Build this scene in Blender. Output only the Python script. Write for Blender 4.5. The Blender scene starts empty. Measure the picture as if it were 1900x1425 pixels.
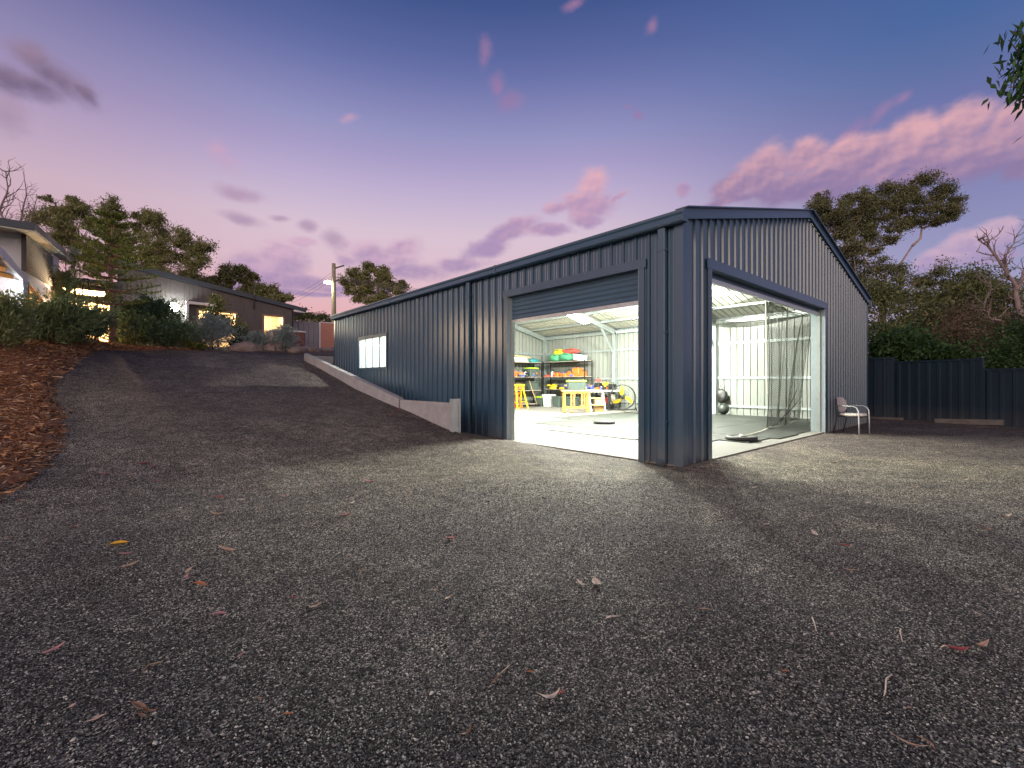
import bpy, math, random
import numpy as np
from mathutils import Vector, Matrix, Euler

sc = bpy.context.scene
COL = sc.collection
RNG = np.random.default_rng(11)
random.seed(5)

# ---------------------------------------------------------------- helpers
def lin(r, g, b):
    f = lambda c: (c / 255 / 12.92) if c / 255 <= 0.04045 else ((c / 255 + 0.055) / 1.055) ** 2.4
    return (f(r), f(g), f(b), 1.0)

def tag(o, label=None, cat=None, group=None, kind=None):
    if label: o['label'] = label
    if cat: o['category'] = cat
    if group: o['group'] = group
    if kind: o['kind'] = kind
    return o

def thing(name, label, cat, loc=(0, 0, 0), group=None):
    o = bpy.data.objects.new(name, None)
    COL.objects.link(o)
    o.location = loc
    o.empty_display_size = 0.2
    return tag(o, label, cat, group)

def wl(o):
    v = Vector((0, 0, 0))
    while o is not None:
        v += o.location
        o = o.parent
    return v

def copy_tree(o, parent=None):
    c = o.copy()
    COL.objects.link(c)
    if parent is not None: c.parent = parent
    for ch in list(o.children): copy_tree(ch, c)
    return c

def link_mesh(me, name, m, parent=None):
    o = bpy.data.objects.new(name, me)
    if m is not None: me.materials.append(m)
    COL.objects.link(o)
    if parent is not None: o.parent = parent
    return o

class MB:
    """collects shapes in world coordinates, links them as one mesh object"""
    def __init__(s): s.v = []; s.f = []; s.sm = []
    def add(s, verts, faces, smooth=False):
        b = len(s.v)
        s.v += [tuple(p) for p in verts]
        for f in faces:
            s.f.append(tuple(i + b for i in f)); s.sm.append(smooth)
        return s
    def box(s, x0, x1, y0, y1, z0, z1):
        v = [(x, y, z) for z in (z0, z1) for y in (y0, y1) for x in (x0, x1)]
        return s.add(v, [(0, 2, 3, 1), (4, 5, 7, 6), (0, 1, 5, 4), (2, 6, 7, 3), (0, 4, 6, 2), (1, 3, 7, 5)])
    def obox(s, c, size, rot=(0, 0, 0)):
        R = Euler(rot).to_matrix()
        v = [Vector(c) + R @ Vector((x * size[0] / 2, y * size[1] / 2, z * size[2] / 2)) for z in (-1, 1) for y in (-1, 1) for x in (-1, 1)]
        return s.add(v, [(0, 2, 3, 1), (4, 5, 7, 6), (0, 1, 5, 4), (2, 6, 7, 3), (0, 4, 6, 2), (1, 3, 7, 5)])
    def rbox(s, c, size, b=0.02, rotz=0.0, taper=1.0):
        """box with bevelled vertical edges and top edge"""
        hx, hy, hz = size[0] / 2, size[1] / 2, size[2] / 2
        rings = []
        for z, ins, k in ((-hz, 0, taper), (hz - b, 0, 1), (hz, b, 1)):
            pts = []
            ax, ay = hx * k - ins, hy * k - ins
            for (sx, sy) in ((1, 1), (-1, 1), (-1, -1), (1, -1)):
                for q in (0, 1):
                    if (sx * sy > 0) == (q == 0): pts.append((sx * ax, sy * (ay - b), z))
                    else: pts.append((sx * (ax - b), sy * ay, z))
            rings.append(pts)
        cz, sz = math.cos(rotz), math.sin(rotz)
        v = [(c[0] + x * cz - y * sz, c[1] + x * sz + y * cz, c[2] + z) for r in rings for (x, y, z) in r]
        f = []
        for k in range(2):
            for i in range(8):
                j = (i + 1) % 8
                f.append((k * 8 + i, k * 8 + j, k * 8 + 8 + j, k * 8 + 8 + i))
        f.append(tuple(range(16, 24))); f.append(tuple(reversed(range(8))))
        return s.add(v, f)
    def beam(s, p0, p1, w, h, up=(0, 0, 1)):
        p0, p1 = Vector(p0), Vector(p1)
        d = (p1 - p0).normalized()
        side = d.cross(Vector(up))
        if side.length < 1e-4: side = d.cross(Vector((1, 0, 0)))
        side.normalize(); u = side.cross(d)
        v = [p + side * a * w / 2 + u * b * h / 2 for p in (p0, p1) for a, b in ((-1, -1), (1, -1), (1, 1), (-1, 1))]
        return s.add(v, [(0, 1, 2, 3), (7, 6, 5, 4), (0, 4, 5, 1), (1, 5, 6, 2), (2, 6, 7, 3), (3, 7, 4, 0)])
    def tube(s, path, rad, n=8, caps=True, closed=False):
        P = [Vector(p) for p in path]
        if not hasattr(rad, '__len__'): rad = [rad] * len(P)
        rings = []; prev = None
        for i, p in enumerate(P):
            if closed: d = P[(i + 1) % len(P)] - P[i - 1]
            else: d = P[min(i + 1, len(P) - 1)] - P[max(i - 1, 0)]
            if d.length < 1e-7: d = Vector((0, 0, 1))
            d.normalize()
            if prev is None:
                a = d.cross(Vector((0, 0, 1)))
                if a.length < 1e-3: a = d.cross(Vector((1, 0, 0)))
            else:
                a = prev - d * prev.dot(d)
                if a.length < 1e-5: a = d.cross(Vector((1, 0, 0)))
            a.normalize(); prev = a
            b = d.cross(a)
            rings.append([p + (a * math.cos(2 * math.pi * k / n) + b * math.sin(2 * math.pi * k / n)) * rad[i] for k in range(n)])
        v = [q for r in rings for q in r]; f = []
        m = len(P)
        for i in range(m if closed else m - 1):
            i2 = (i + 1) % m
            for k in range(n):
                k2 = (k + 1) % n
                f.append((i * n + k, i * n + k2, i2 * n + k2, i2 * n + k))
        if caps and not closed:
            f.append(tuple(reversed(range(n)))); f.append(tuple(range((m - 1) * n, m * n)))
        return s.add(v, f, True)
    def lathe(s, c, prof, n=20, axis='z', rot=None):
        """prof: list of (radius, height)"""
        M = Matrix.Identity(3)
        if axis == 'x': M = Euler((0, math.pi / 2, 0)).to_matrix()
        if axis == 'y': M = Euler((-math.pi / 2, 0, 0)).to_matrix()
        if rot is not None: M = Euler(rot).to_matrix() @ M
        v = [Vector(c) + M @ Vector((r * math.cos(2 * math.pi * k / n), r * math.sin(2 * math.pi * k / n), h)) for r, h in prof for k in range(n)]
        f = [(i * n + k, i * n + (k + 1) % n, (i + 1) * n + (k + 1) % n, (i + 1) * n + k) for i in range(len(prof) - 1) for k in range(n)]
        f.append(tuple(reversed(range(n)))); f.append(tuple(range((len(prof) - 1) * n, len(prof) * n)))
        return s.add(v, f, True)
    def blob(s, c, r, seed=0, amp=0.15, sub=2, sq=1.0, rotz=0.0):
        """an irregular rounded lump (rock, stuffed bag)"""
        rr = random.Random(seed)
        n, m = 10 * sub, 6 * sub
        ph = [(rr.uniform(0, 6.3), rr.uniform(1, 4), rr.uniform(1, 4), rr.uniform(0, 6.3)) for _ in range(5)]
        v = []
        for i in range(m + 1):
            th = math.pi * i / m
            for k in range(n):
                a = 2 * math.pi * k / n
                q = 1 + amp * sum(math.sin(p[1] * math.cos(a) * 1.6 + p[2] * th + p[0]) * math.cos(p[2] * math.sin(a) * 1.3 + p[3]) for p in ph) / 2.2
                x, y, z = math.sin(th) * math.cos(a), math.sin(th) * math.sin(a), math.cos(th)
                sg = lambda t: math.copysign(abs(t) ** sq, t)
                X, Y = sg(x) * r[0] * q, sg(y) * r[1] * q
                v.append((c[0] + X * math.cos(rotz) - Y * math.sin(rotz), c[1] + X * math.sin(rotz) + Y * math.cos(rotz), c[2] + sg(z) * r[2] * q))
        f = [(i * n + k, (i + 1) * n + k, (i + 1) * n + (k + 1) % n, i * n + (k + 1) % n) for i in range(m) for k in range(n)]
        return s.add(v, f, True)
    def poly(s, pts): return s.add(pts, [tuple(range(len(pts)))])
    def prism(s, pts, d):
        """flat polygon pts extruded by vector d"""
        n = len(pts); d = Vector(d)
        v = [Vector(p) for p in pts] + [Vector(p) + d for p in pts]
        f = [tuple(reversed(range(n))), tuple(range(n, 2 * n))] + [(i, (i + 1) % n, n + (i + 1) % n, n + i) for i in range(n)]
        return s.add(v, f)
    def build(s, name, m, parent=None, fix=False):
        o = wl(parent) if parent is not None else Vector((0, 0, 0))
        me = bpy.data.meshes.new(name)
        me.from_pydata([(p[0] - o.x, p[1] - o.y, p[2] - o.z) for p in s.v], [], s.f)
        me.polygons.foreach_set('use_smooth', s.sm)
        me.update()
        if fix:
            import bmesh
            b = bmesh.new(); b.from_mesh(me); bmesh.ops.recalc_face_normals(b, faces=b.faces); b.to_mesh(me); b.free()
        return link_mesh(me, name, m, parent)

def np_mesh(name, V, F, m, parent=None, smooth=False):
    """fast mesh from numpy verts (N,3) and equal-size faces (M,k)"""
    o = wl(parent) if parent is not None else Vector((0, 0, 0))
    V = (np.asarray(V, dtype=np.float32) - np.array(o, dtype=np.float32)).astype(np.float32)
    F = np.asarray(F, dtype=np.int32); k = F.shape[1]
    me = bpy.data.meshes.new(name)
    me.vertices.add(len(V)); me.vertices.foreach_set('co', V.ravel())
    me.loops.add(F.size); me.loops.foreach_set('vertex_index', F.ravel())
    me.polygons.add(len(F)); me.polygons.foreach_set('loop_start', np.arange(0, F.size, k, dtype=np.int32))
    me.polygons.foreach_set('loop_total', np.full(len(F), k, dtype=np.int32))
    if smooth: me.polygons.foreach_set('use_smooth', np.ones(len(F), dtype=bool))
    me.update(calc_edges=True); me.validate()
    return link_mesh(me, name, m, parent)

# the photographer's spot and heading: used to survey positions as (metres to the right, metres ahead)
CX, CY, CZ = -6.10, -3.30, 1.2
HEAD = math.radians(41.14)
CA, SA = math.cos(HEAD), math.sin(HEAD)
def spot(r, d): return (CX + r * CA + d * SA, CY - r * SA + d * CA)

# ---------------------------------------------------------------- materials
def nodes_of(m):
    m.use_nodes = True
    return m.node_tree.nodes, m.node_tree.links

def mat(name, col, rough=0.6, metal=0.0, var=0.12, scale=6.0, bump=0.0, bscale=40.0, spec=0.5, coat=0.0, stretch=None, dirt=0.0):
    m = bpy.data.materials.new(name); N, L = nodes_of(m)
    b = N['Principled BSDF']
    b.inputs['Roughness'].default_value = rough; b.inputs['Metallic'].default_value = metal
    b.inputs['Specular IOR Level'].default_value = spec; b.inputs['Coat Weight'].default_value = coat; b.inputs['Coat Roughness'].default_value = 0.28
    tc = N.new('ShaderNodeTexCoord'); src = tc.outputs['Object']
    if stretch:
        mp = N.new('ShaderNodeMapping'); mp.inputs['Scale'].default_value = stretch
        L.new(src, mp.inputs['Vector']); src = mp.outputs['Vector']
    n = N.new('ShaderNodeTexNoise'); n.inputs['Scale'].default_value = scale; n.inputs['Detail'].default_value = 6; n.inputs['Roughness'].default_value = 0.62
    L.new(src, n.inputs['Vector'])
    r = N.new('ShaderNodeValToRGB')
    c = Vector(tuple(col)[:3])
    r.color_ramp.elements[0].position = 0.3; r.color_ramp.elements[1].position = 0.7
    r.color_ramp.elements[0].color = (*(c * (1 - var)), 1); r.color_ramp.elements[1].color = (*(c * (1 + var)), 1)
    L.new(n.outputs['Fac'], r.inputs['Fac']); L.new(r.outputs['Color'], b.inputs['Base Color'])
    rr = N.new('ShaderNodeMapRange'); rr.inputs['To Min'].default_value = max(0.02, rough - 0.08); rr.inputs['To Max'].default_value = min(1, rough + 0.1)
    L.new(n.outputs['Fac'], rr.inputs['Value']); L.new(rr.outputs['Result'], b.inputs['Roughness'])
    if dirt:                      # dust splashed up from the gravel and faint streaks
        sx = N.new('ShaderNodeSeparateXYZ'); L.new(tc.outputs['Object'], sx.inputs[0])
        mz = N.new('ShaderNodeMapRange'); mz.inputs['From Min'].default_value = 0.55; mz.inputs['From Max'].default_value = -0.05; L.new(sx.outputs['Z'], mz.inputs['Value'])
        nd = N.new('ShaderNodeTexNoise'); nd.inputs['Scale'].default_value = 7; nd.inputs['Detail'].default_value = 5; L.new(tc.outputs['Object'], nd.inputs['Vector'])
        pw = N.new('ShaderNodeMath'); pw.operation = 'MULTIPLY'; L.new(mz.outputs['Result'], pw.inputs[0]); L.new(nd.outputs['Fac'], pw.inputs[1])
        p2 = N.new('ShaderNodeMath'); p2.operation = 'MULTIPLY'; p2.use_clamp = True; p2.inputs[1].default_value = dirt * 1.6; L.new(pw.outputs[0], p2.inputs[0])
        md = N.new('ShaderNodeMix'); md.data_type = 'RGBA'; L.new(p2.outputs[0], md.inputs['Factor']); L.new(r.outputs['Color'], md.inputs['A']); md.inputs['B'].default_value = (0.15, 0.125, 0.105, 1)
        L.new(md.outputs['Result'], b.inputs['Base Color'])
    if bump:
        n2 = N.new('ShaderNodeTexNoise'); n2.inputs['Scale'].default_value = bscale; n2.inputs['Detail'].default_value = 5
        L.new(src, n2.inputs['Vector'])
        bp = N.new('ShaderNodeBump'); bp.inputs['Strength'].default_value = bump; bp.inputs['Distance'].default_value = 0.02
        L.new(n2.outputs['Fac'], bp.inputs['Height']); L.new(bp.outputs['Normal'], b.inputs['Normal'])
    return m

def emis(name, col, strength):
    m = bpy.data.materials.new(name); N, L = nodes_of(m)
    b = N['Principled BSDF']; b.inputs['Base Color'].default_value = (0.8, 0.8, 0.8, 1)
    b.inputs['Emission Color'].default_value = col; b.inputs['Emission Strength'].default_value = strength
    return m

def leafmat(name, cols, trans=0.25, rough=0.55):
    m = bpy.data.materials.new(name); N, L = nodes_of(m)
    b = N['Principled BSDF']; b.inputs['Roughness'].default_value = rough; b.inputs['Specular IOR Level'].default_value = 0.3
    g = N.new('ShaderNodeNewGeometry'); r = N.new('ShaderNodeValToRGB')
    tc = N.new('ShaderNodeTexCoord'); n = N.new('ShaderNodeTexNoise'); n.inputs['Scale'].default_value = 0.9; n.inputs['Detail'].default_value = 3
    L.new(tc.outputs['Object'], n.inputs['Vector'])
    mx = N.new('ShaderNodeMath'); mx.operation = 'MULTIPLY_ADD'; mx.inputs[1].default_value = 0.6; 
    m2 = N.new('ShaderNodeMath'); m2.operation = 'MULTIPLY_ADD'; m2.inputs[1].default_value = 0.9; m2.inputs[2].default_value = -0.28
    L.new(n.outputs['Fac'], m2.inputs[0]); L.new(g.outputs['Random Per Island'], mx.inputs[0]); L.new(m2.outputs[0], mx.inputs[2])
    e = r.color_ramp.elements
    while len(e) < len(cols): e.new(0.5)
    for i, c in enumerate(cols): e[i].position = i / (len(cols) - 1); e[i].color = (*c[:3], 1)
    L.new(mx.outputs[0], r.inputs['Fac']); L.new(r.outputs['Color'], b.inputs['Base Color'])
    t = N.new('ShaderNodeBsdfTranslucent'); L.new(r.outputs['Color'], t.inputs['Color'])
    ms = N.new('ShaderNodeMixShader'); ms.inputs['Fac'].default_value = trans
    L.new(b.outputs['BSDF'], ms.inputs[1]); L.new(t.outputs['BSDF'], ms.inputs[2])
    L.new(ms.outputs['Shader'], N['Material Output'].inputs['Surface'])
    return m

def gravel_material():
    m = bpy.data.materials.new('gravel_ground'); N, L = nodes_of(m)
    b = N['Principled BSDF']; b.inputs['Roughness'].default_value = 0.8; b.inputs['Specular IOR Level'].default_value = 0.25
    tc = N.new('ShaderNodeTexCoord')
    def vor(scale, rnd=1.0, feat='F1'):
        v = N.new('ShaderNodeTexVoronoi'); v.inputs['Scale'].default_value = scale; v.inputs['Randomness'].default_value = rnd; v.feature = feat
        L.new(tc.outputs['Object'], v.inputs['Vector']); return v
    def noise(scale, det=4, rough=0.6):
        n = N.new('ShaderNodeTexNoise'); n.inputs['Scale'].default_value = scale; n.inputs['Detail'].default_value = det; n.inputs['Roughness'].default_value = rough
        L.new(tc.outputs['Object'], n.inputs['Vector']); return n
    v1 = vor(132); v2 = vor(70); big = noise(0.45, 6, 0.65); mid = noise(7, 5); fine = noise(260, 2)
    s1 = N.new('ShaderNodeSeparateColor'); L.new(v1.outputs['Color'], s1.inputs['Color'])
    r = N.new('ShaderNodeValToRGB'); e = r.color_ramp.elements
    stops = [(0.0, (0.010, 0.0095, 0.0105)), (0.42, (0.045, 0.042, 0.043)), (0.58, (0.17, 0.163, 0.153)), (0.82, (0.44, 0.425, 0.39)), (1.0, (0.88, 0.85, 0.78))]
    while len(e) < len(stops): e.new(0.5)
    for i, (p, c) in enumerate(stops): e[i].position = p; e[i].color = (*c, 1)
    L.new(s1.outputs['Red'], r.inputs['Fac'])
    # larger stones here and there
    s2 = N.new('ShaderNodeSeparateColor'); L.new(v2.outputs['Color'], s2.inputs['Color'])
    r2 = N.new('ShaderNodeValToRGB'); e = r2.color_ramp.elements
    e[0].color = (0.035, 0.031, 0.032, 1); e[1].color = (0.24, 0.215, 0.19, 1)
    L.new(s2.outputs['Green'], r2.inputs['Fac'])
    mk = N.new('ShaderNodeMath'); mk.operation = 'GREATER_THAN'; mk.inputs[1].default_value = 0.93; L.new(s2.outputs['Red'], mk.inputs[0])
    mix = N.new('ShaderNodeMix'); mix.data_type = 'RGBA'; L.new(mk.outputs[0], mix.inputs['Factor']); L.new(r.outputs['Color'], mix.inputs['A']); L.new(r2.outputs['Color'], mix.inputs['B'])
    # tint: warm brown patches and dusty light patches
    rt = N.new('ShaderNodeValToRGB'); e = rt.color_ramp.elements
    e[0].position = 0.36; e[0].color = (0.78, 0.72, 0.74, 1); e[1].position = 0.68; e[1].color = (1.34, 1.26, 1.13, 1)
    L.new(big.outputs['Fac'], rt.inputs['Fac'])
    mul = N.new('ShaderNodeMix'); mul.data_type = 'RGBA'; mul.blend_type = 'MULTIPLY'; mul.inputs['Factor'].default_value = 1
    L.new(mix.outputs['Result'], mul.inputs['A']); L.new(rt.outputs['Color'], mul.inputs['B'])
    rm = N.new('ShaderNodeMapRange'); rm.inputs['From Min'].default_value = 0.3; rm.inputs['From Max'].default_value = 0.7; rm.inputs['To Min'].default_value = 0.62; rm.inputs['To Max'].default_value = 1.42
    L.new(mid.outputs['Fac'], rm.inputs['Value'])
    mul2 = N.new('ShaderNodeVectorMath'); mul2.operation = 'SCALE'; L.new(mul.outputs['Result'], mul2.inputs[0]); L.new(rm.outputs['Result'], mul2.inputs['Scale'])
    # dark gaps between stones
    gp = N.new('ShaderNodeMapRange'); gp.inputs['From Min'].default_value = 0.35; gp.inputs['From Max'].default_value = 0.75; gp.inputs['To Min'].default_value = 1.12; gp.inputs['To Max'].default_value = 0.3
    L.new(v1.outputs['Distance'], gp.inputs['Value'])
    mul3 = N.new('ShaderNodeVectorMath'); mul3.operation = 'SCALE'; L.new(mul2.outputs['Vector'], mul3.inputs[0]); L.new(gp.outputs['Result'], mul3.inputs['Scale'])
    # door light and its falloff over the yard painted into the colour; browner ramp, faint wheel tracks
    sp = N.new('ShaderNodeSeparateXYZ'); L.new(tc.outputs['Object'], sp.inputs[0])
    def mth(op, a, b_=None, c=None):
        n = N.new('ShaderNodeMath'); n.operation = op
        for i, x in enumerate((a, b_, c)):
            if x is None: continue
            if isinstance(x, (int, float)): n.inputs[i].default_value = x
            else: L.new(x, n.inputs[i])
        return n.outputs[0]
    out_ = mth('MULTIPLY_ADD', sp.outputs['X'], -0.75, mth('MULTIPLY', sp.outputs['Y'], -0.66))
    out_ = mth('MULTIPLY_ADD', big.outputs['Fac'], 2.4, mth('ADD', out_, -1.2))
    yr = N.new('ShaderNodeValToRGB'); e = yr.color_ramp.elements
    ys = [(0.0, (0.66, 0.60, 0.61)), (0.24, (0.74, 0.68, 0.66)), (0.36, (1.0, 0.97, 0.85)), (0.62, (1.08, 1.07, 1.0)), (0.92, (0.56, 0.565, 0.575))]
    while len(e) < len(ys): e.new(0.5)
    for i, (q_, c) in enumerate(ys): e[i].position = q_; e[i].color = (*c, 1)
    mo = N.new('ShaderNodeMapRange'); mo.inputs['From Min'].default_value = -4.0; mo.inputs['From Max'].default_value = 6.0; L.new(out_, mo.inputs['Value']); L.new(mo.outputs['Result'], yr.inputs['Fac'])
    trk = None
    for xc in (-2.35, -3.95):
        w_ = mth('MULTIPLY_ADD', mid.outputs['Fac'], 0.25, mth('ADD', sp.outputs['X'], -xc - 0.125))
        g_ = mth('POWER', 2.718, mth('MULTIPLY', mth('MULTIPLY', w_, w_), -9.0))
        trk = g_ if trk is None else mth('ADD', trk, g_)
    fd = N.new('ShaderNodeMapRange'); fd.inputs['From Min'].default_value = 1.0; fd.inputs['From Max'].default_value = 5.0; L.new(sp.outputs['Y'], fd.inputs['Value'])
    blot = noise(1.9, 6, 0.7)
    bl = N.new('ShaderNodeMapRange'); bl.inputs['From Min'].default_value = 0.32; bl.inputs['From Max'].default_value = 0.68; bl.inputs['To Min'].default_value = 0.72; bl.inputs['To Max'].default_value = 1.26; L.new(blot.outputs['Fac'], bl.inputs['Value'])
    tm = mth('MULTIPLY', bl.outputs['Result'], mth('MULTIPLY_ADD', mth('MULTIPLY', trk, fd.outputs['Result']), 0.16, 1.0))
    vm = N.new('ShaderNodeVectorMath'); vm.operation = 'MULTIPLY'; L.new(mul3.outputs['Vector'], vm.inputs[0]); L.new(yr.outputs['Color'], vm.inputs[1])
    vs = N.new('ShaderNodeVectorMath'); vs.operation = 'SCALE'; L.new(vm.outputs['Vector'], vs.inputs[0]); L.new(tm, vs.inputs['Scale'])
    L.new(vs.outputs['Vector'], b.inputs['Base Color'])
    inv = N.new('ShaderNodeMath'); inv.operation = 'MULTIPLY'; inv.inputs[1].default_value = -1.0; L.new(v1.outputs['Distance'], inv.inputs[0])
    ad = N.new('ShaderNodeMath'); ad.operation = 'MULTIPLY_ADD'; ad.inputs[1].default_value = 0.5; L.new(s1.outputs['Blue'], ad.inputs[0]); L.new(inv.outputs[0], ad.inputs[2])
    bp = N.new('ShaderNodeBump'); bp.inputs['Strength'].default_value = 0.9; bp.inputs['Distance'].default_value = 0.009
    L.new(ad.outputs[0], bp.inputs['Height']); L.new(bp.outputs['Normal'], b.inputs['Normal'])
    return m

def island_mat(name, stops, rough=0.7, spec=0.3):
    m = bpy.data.materials.new(name); N, L = nodes_of(m)
    b = N['Principled BSDF']; b.inputs['Roughness'].default_value = rough; b.inputs['Specular IOR Level'].default_value = spec
    g = N.new('ShaderNodeNewGeometry'); r = N.new('ShaderNodeValToRGB'); e = r.color_ramp.elements
    while len(e) < len(stops): e.new(0.5)
    for i, (p, c) in enumerate(stops): e[i].position = p; e[i].color = (*c[:3], 1)
    L.new(g.outputs['Random Per Island'], r.inputs['Fac']); L.new(r.outputs['Color'], b.inputs['Base Color'])
    return m

M = {}
M['steel_blue'] = mat('painted_steel_blue_grey', (0.024, 0.068, 0.120), rough=0.30, var=0.12, scale=1.3, spec=0.7, coat=0.35, stretch=(1, 1, 0.25), dirt=0.55)
M['curtain'] = mat('painted_steel_curtain', (0.055, 0.105, 0.16), rough=0.34, var=0.08, scale=1.5, spec=0.8)  # base tone lightened to carry the glare from inside
M['trim_blue'] = mat('painted_steel_trim', (0.030, 0.074, 0.122), rough=0.38, var=0.08, scale=2.0, spec=0.7, coat=0.4, dirt=0.5)
M['roof_blue'] = mat('painted_steel_roof', (0.05, 0.072, 0.105), rough=0.42, var=0.1, scale=1.5)
M['lining'] = mat('off_white_sheet', (0.20, 0.215, 0.197), rough=0.45, var=0.06, scale=1.2)
M['roof_lining'] = mat('pale_roof_underside', (0.50, 0.505, 0.44), rough=0.5, var=0.06, scale=1.2)
M['galv_jamb'] = mat('galvanised_jamb', (0.26, 0.32, 0.345), rough=0.45, var=0.08, scale=7)
M['galv'] = mat('galvanised_steel', (0.29, 0.33, 0.33), rough=0.42, metal=0.35, var=0.10, scale=9)
M['galv_rail'] = mat('galvanised_rail', (0.50, 0.53, 0.54), rough=0.38, metal=0.5, var=0.12, scale=12)
M['concrete'] = mat('concrete_slab', (0.175, 0.167, 0.15), rough=0.72, var=0.10, scale=2.2, bump=0.12, bscale=60)
M['sleeper'] = mat('concrete_sleeper', (0.32, 0.31, 0.325), rough=0.85, var=0.16, scale=5, bump=0.3, bscale=70)
M['sleeper_dimmed'] = mat('dimmed_sleeper', (0.12, 0.105, 0.10), rough=0.9, var=0.3, scale=5, bump=0.3, bscale=70)  # sleeper colour darkened to offset the low sun and glow falling on it
M['rubber'] = mat('rubber_mat', (0.021, 0.025, 0.021), rough=0.62, var=0.35, scale=3.2, bump=0.15, bscale=120)
M['rubber_black'] = mat('rubber_black', (0.014, 0.014, 0.014), rough=0.5, var=0.3, scale=14)
M['black_metal'] = mat('black_metal', (0.014, 0.014, 0.015), rough=0.45, var=0.2, scale=10)
M['white_plastic'] = mat('white_plastic', (0.68, 0.68, 0.66), rough=0.4, var=0.06, scale=4)
M['ball'] = mat('dark_ball_rubber', (0.022, 0.028, 0.024), rough=0.45, var=0.3, scale=9)
M['grey_plastic'] = mat('grey_green_plastic', (0.07, 0.095, 0.085), rough=0.42, var=0.12, scale=5)
M['lime'] = mat('lime_plastic', (0.40, 0.55, 0.045), rough=0.42, var=0.1, scale=5)
M['yellow'] = mat('yellow_paint', (0.72, 0.47, 0.015), rough=0.4, var=0.1, scale=5)
M['yellow_fabric'] = mat('yellow_fabric', (0.72, 0.58, 0.02), rough=0.8, var=0.14, scale=9, bump=0.4, bscale=18)
M['red_fabric'] = mat('red_fabric', (0.56, 0.075, 0.06), rough=0.8, var=0.16, scale=9, bump=0.4, bscale=18)
M['green_fabric'] = mat('green_fabric', (0.06, 0.26, 0.14), rough=0.75, var=0.22, scale=8, bump=0.4, bscale=18)
M['teal_fabric'] = mat('teal_fabric', (0.03, 0.22, 0.24), rough=0.75, var=0.25, scale=10, bump=0.4, bscale=18)
M['orange'] = mat('orange_plastic', (0.72, 0.16, 0.03), rough=0.4, var=0.12, scale=6)
M['orange_wood'] = mat('orange_wood', (0.58, 0.25, 0.05), rough=0.5, var=0.18, scale=5, stretch=(1, 1, 8))
M['pine'] = mat('pale_pine', (0.56, 0.36, 0.16), rough=0.6, var=0.18, scale=4, stretch=(8, 1, 1))
M['blue_plastic'] = mat('blue_plastic', (0.06, 0.10, 0.32), rough=0.4, var=0.12, scale=6)
M['cardboard'] = mat('cardboard', (0.5, 0.42, 0.33), rough=0.85, var=0.1, scale=6)
M['chair_shell'] = mat('grey_chair_shell', (0.36, 0.32, 0.33), rough=0.5, var=0.08, scale=8)
M['chair_seat'] = mat('pale_vinyl_seat', (0.66, 0.62, 0.56), rough=0.5, var=0.10, scale=14)
M['fence_blue'] = mat('dark_blue_fence_steel', (0.005, 0.018, 0.035), rough=0.55, spec=0.35, var=0.25, scale=1.6, stretch=(1, 1, 0.3), dirt=0.25)
M['fence_grey'] = mat('grey_fence_steel', (0.26, 0.235, 0.25), rough=0.5, var=0.1, scale=2)
M['house_dark'] = mat('dark_stained_timber', (0.105, 0.088, 0.086), rough=0.75, var=0.2, scale=3, stretch=(6, 6, 0.6), bump=0.25, bscale=30)
M['house_slat'] = mat('charcoal_timber_slat', (0.05, 0.047, 0.05), rough=0.65, var=0.2, scale=4)
M['house_white'] = mat('white_render', (0.74, 0.71, 0.71), rough=0.75, var=0.05, scale=2)
M['house_roof'] = mat('house_roof_steel', (0.030, 0.040, 0.056), rough=0.45, var=0.1, scale=2)
M['soffit'] = mat('cream_soffit', (0.66, 0.65, 0.50), rough=0.6, var=0.06, scale=3)
M['timber_frame'] = mat('brown_window_frame', (0.22, 0.12, 0.075), rough=0.5, var=0.2, scale=6)
M['beam_dark'] = mat('dark_beams', (0.07, 0.05, 0.045), rough=0.7, var=0.2, scale=5)
M['room'] = mat('warm_room_wall', (0.72, 0.58, 0.40), rough=0.8, var=0.12, scale=1.5)
M['picture'] = mat('ochre_picture', (0.62, 0.36, 0.09), rough=0.8, var=0.55, scale=2.4)
M['spa_wood'] = mat('red_brown_cladding', (0.19, 0.066, 0.048), rough=0.6, var=0.3, scale=5, stretch=(8, 8, 0.8))
M['salmon'] = mat('salmon_timber_panel', (0.55, 0.235, 0.165), rough=0.65, var=0.16, scale=3, stretch=(1, 1, 14), bump=0.3, bscale=20)
M['pole'] = mat('weathered_pole', (0.30, 0.25, 0.17), rough=0.85, var=0.25, scale=5, stretch=(6, 6, 0.5), bump=0.4, bscale=30)
M['bark'] = mat('grey_pink_bark', (0.33, 0.235, 0.20), rough=0.85, var=0.35, scale=2.2, bump=0.3, bscale=14)
M['bark_dead'] = mat('bare_dead_wood', (0.24, 0.18, 0.175), rough=0.85, var=0.3, scale=3, bump=0.3, bscale=14)
M['bark_dark'] = mat('brown_bark', (0.13, 0.075, 0.06), rough=0.9, var=0.4, scale=6, bump=0.5, bscale=25)
M['pine_bark'] = mat('reddish_pine_bark', (0.26, 0.135, 0.105), rough=0.9, var=0.4, scale=6, bump=0.5, bscale=25)
M['rock'] = mat('sandstone_rock', (0.32, 0.235, 0.20), rough=0.9, var=0.3, scale=5, bump=0.5, bscale=14)
M['soil'] = mat('garden_soil', (0.13, 0.085, 0.07), rough=0.95, var=0.4, scale=7, bump=0.6, bscale=30)
M['wire'] = mat('wire', (0.20, 0.17, 0.17), rough=0.6, var=0.1)
M['rope'] = mat('white_rope', (0.66, 0.63, 0.52), rough=0.8, var=0.1)
M['dark_glass'] = mat('dark_glass', (0.06, 0.07, 0.08), rough=0.1, var=0.05)
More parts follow.
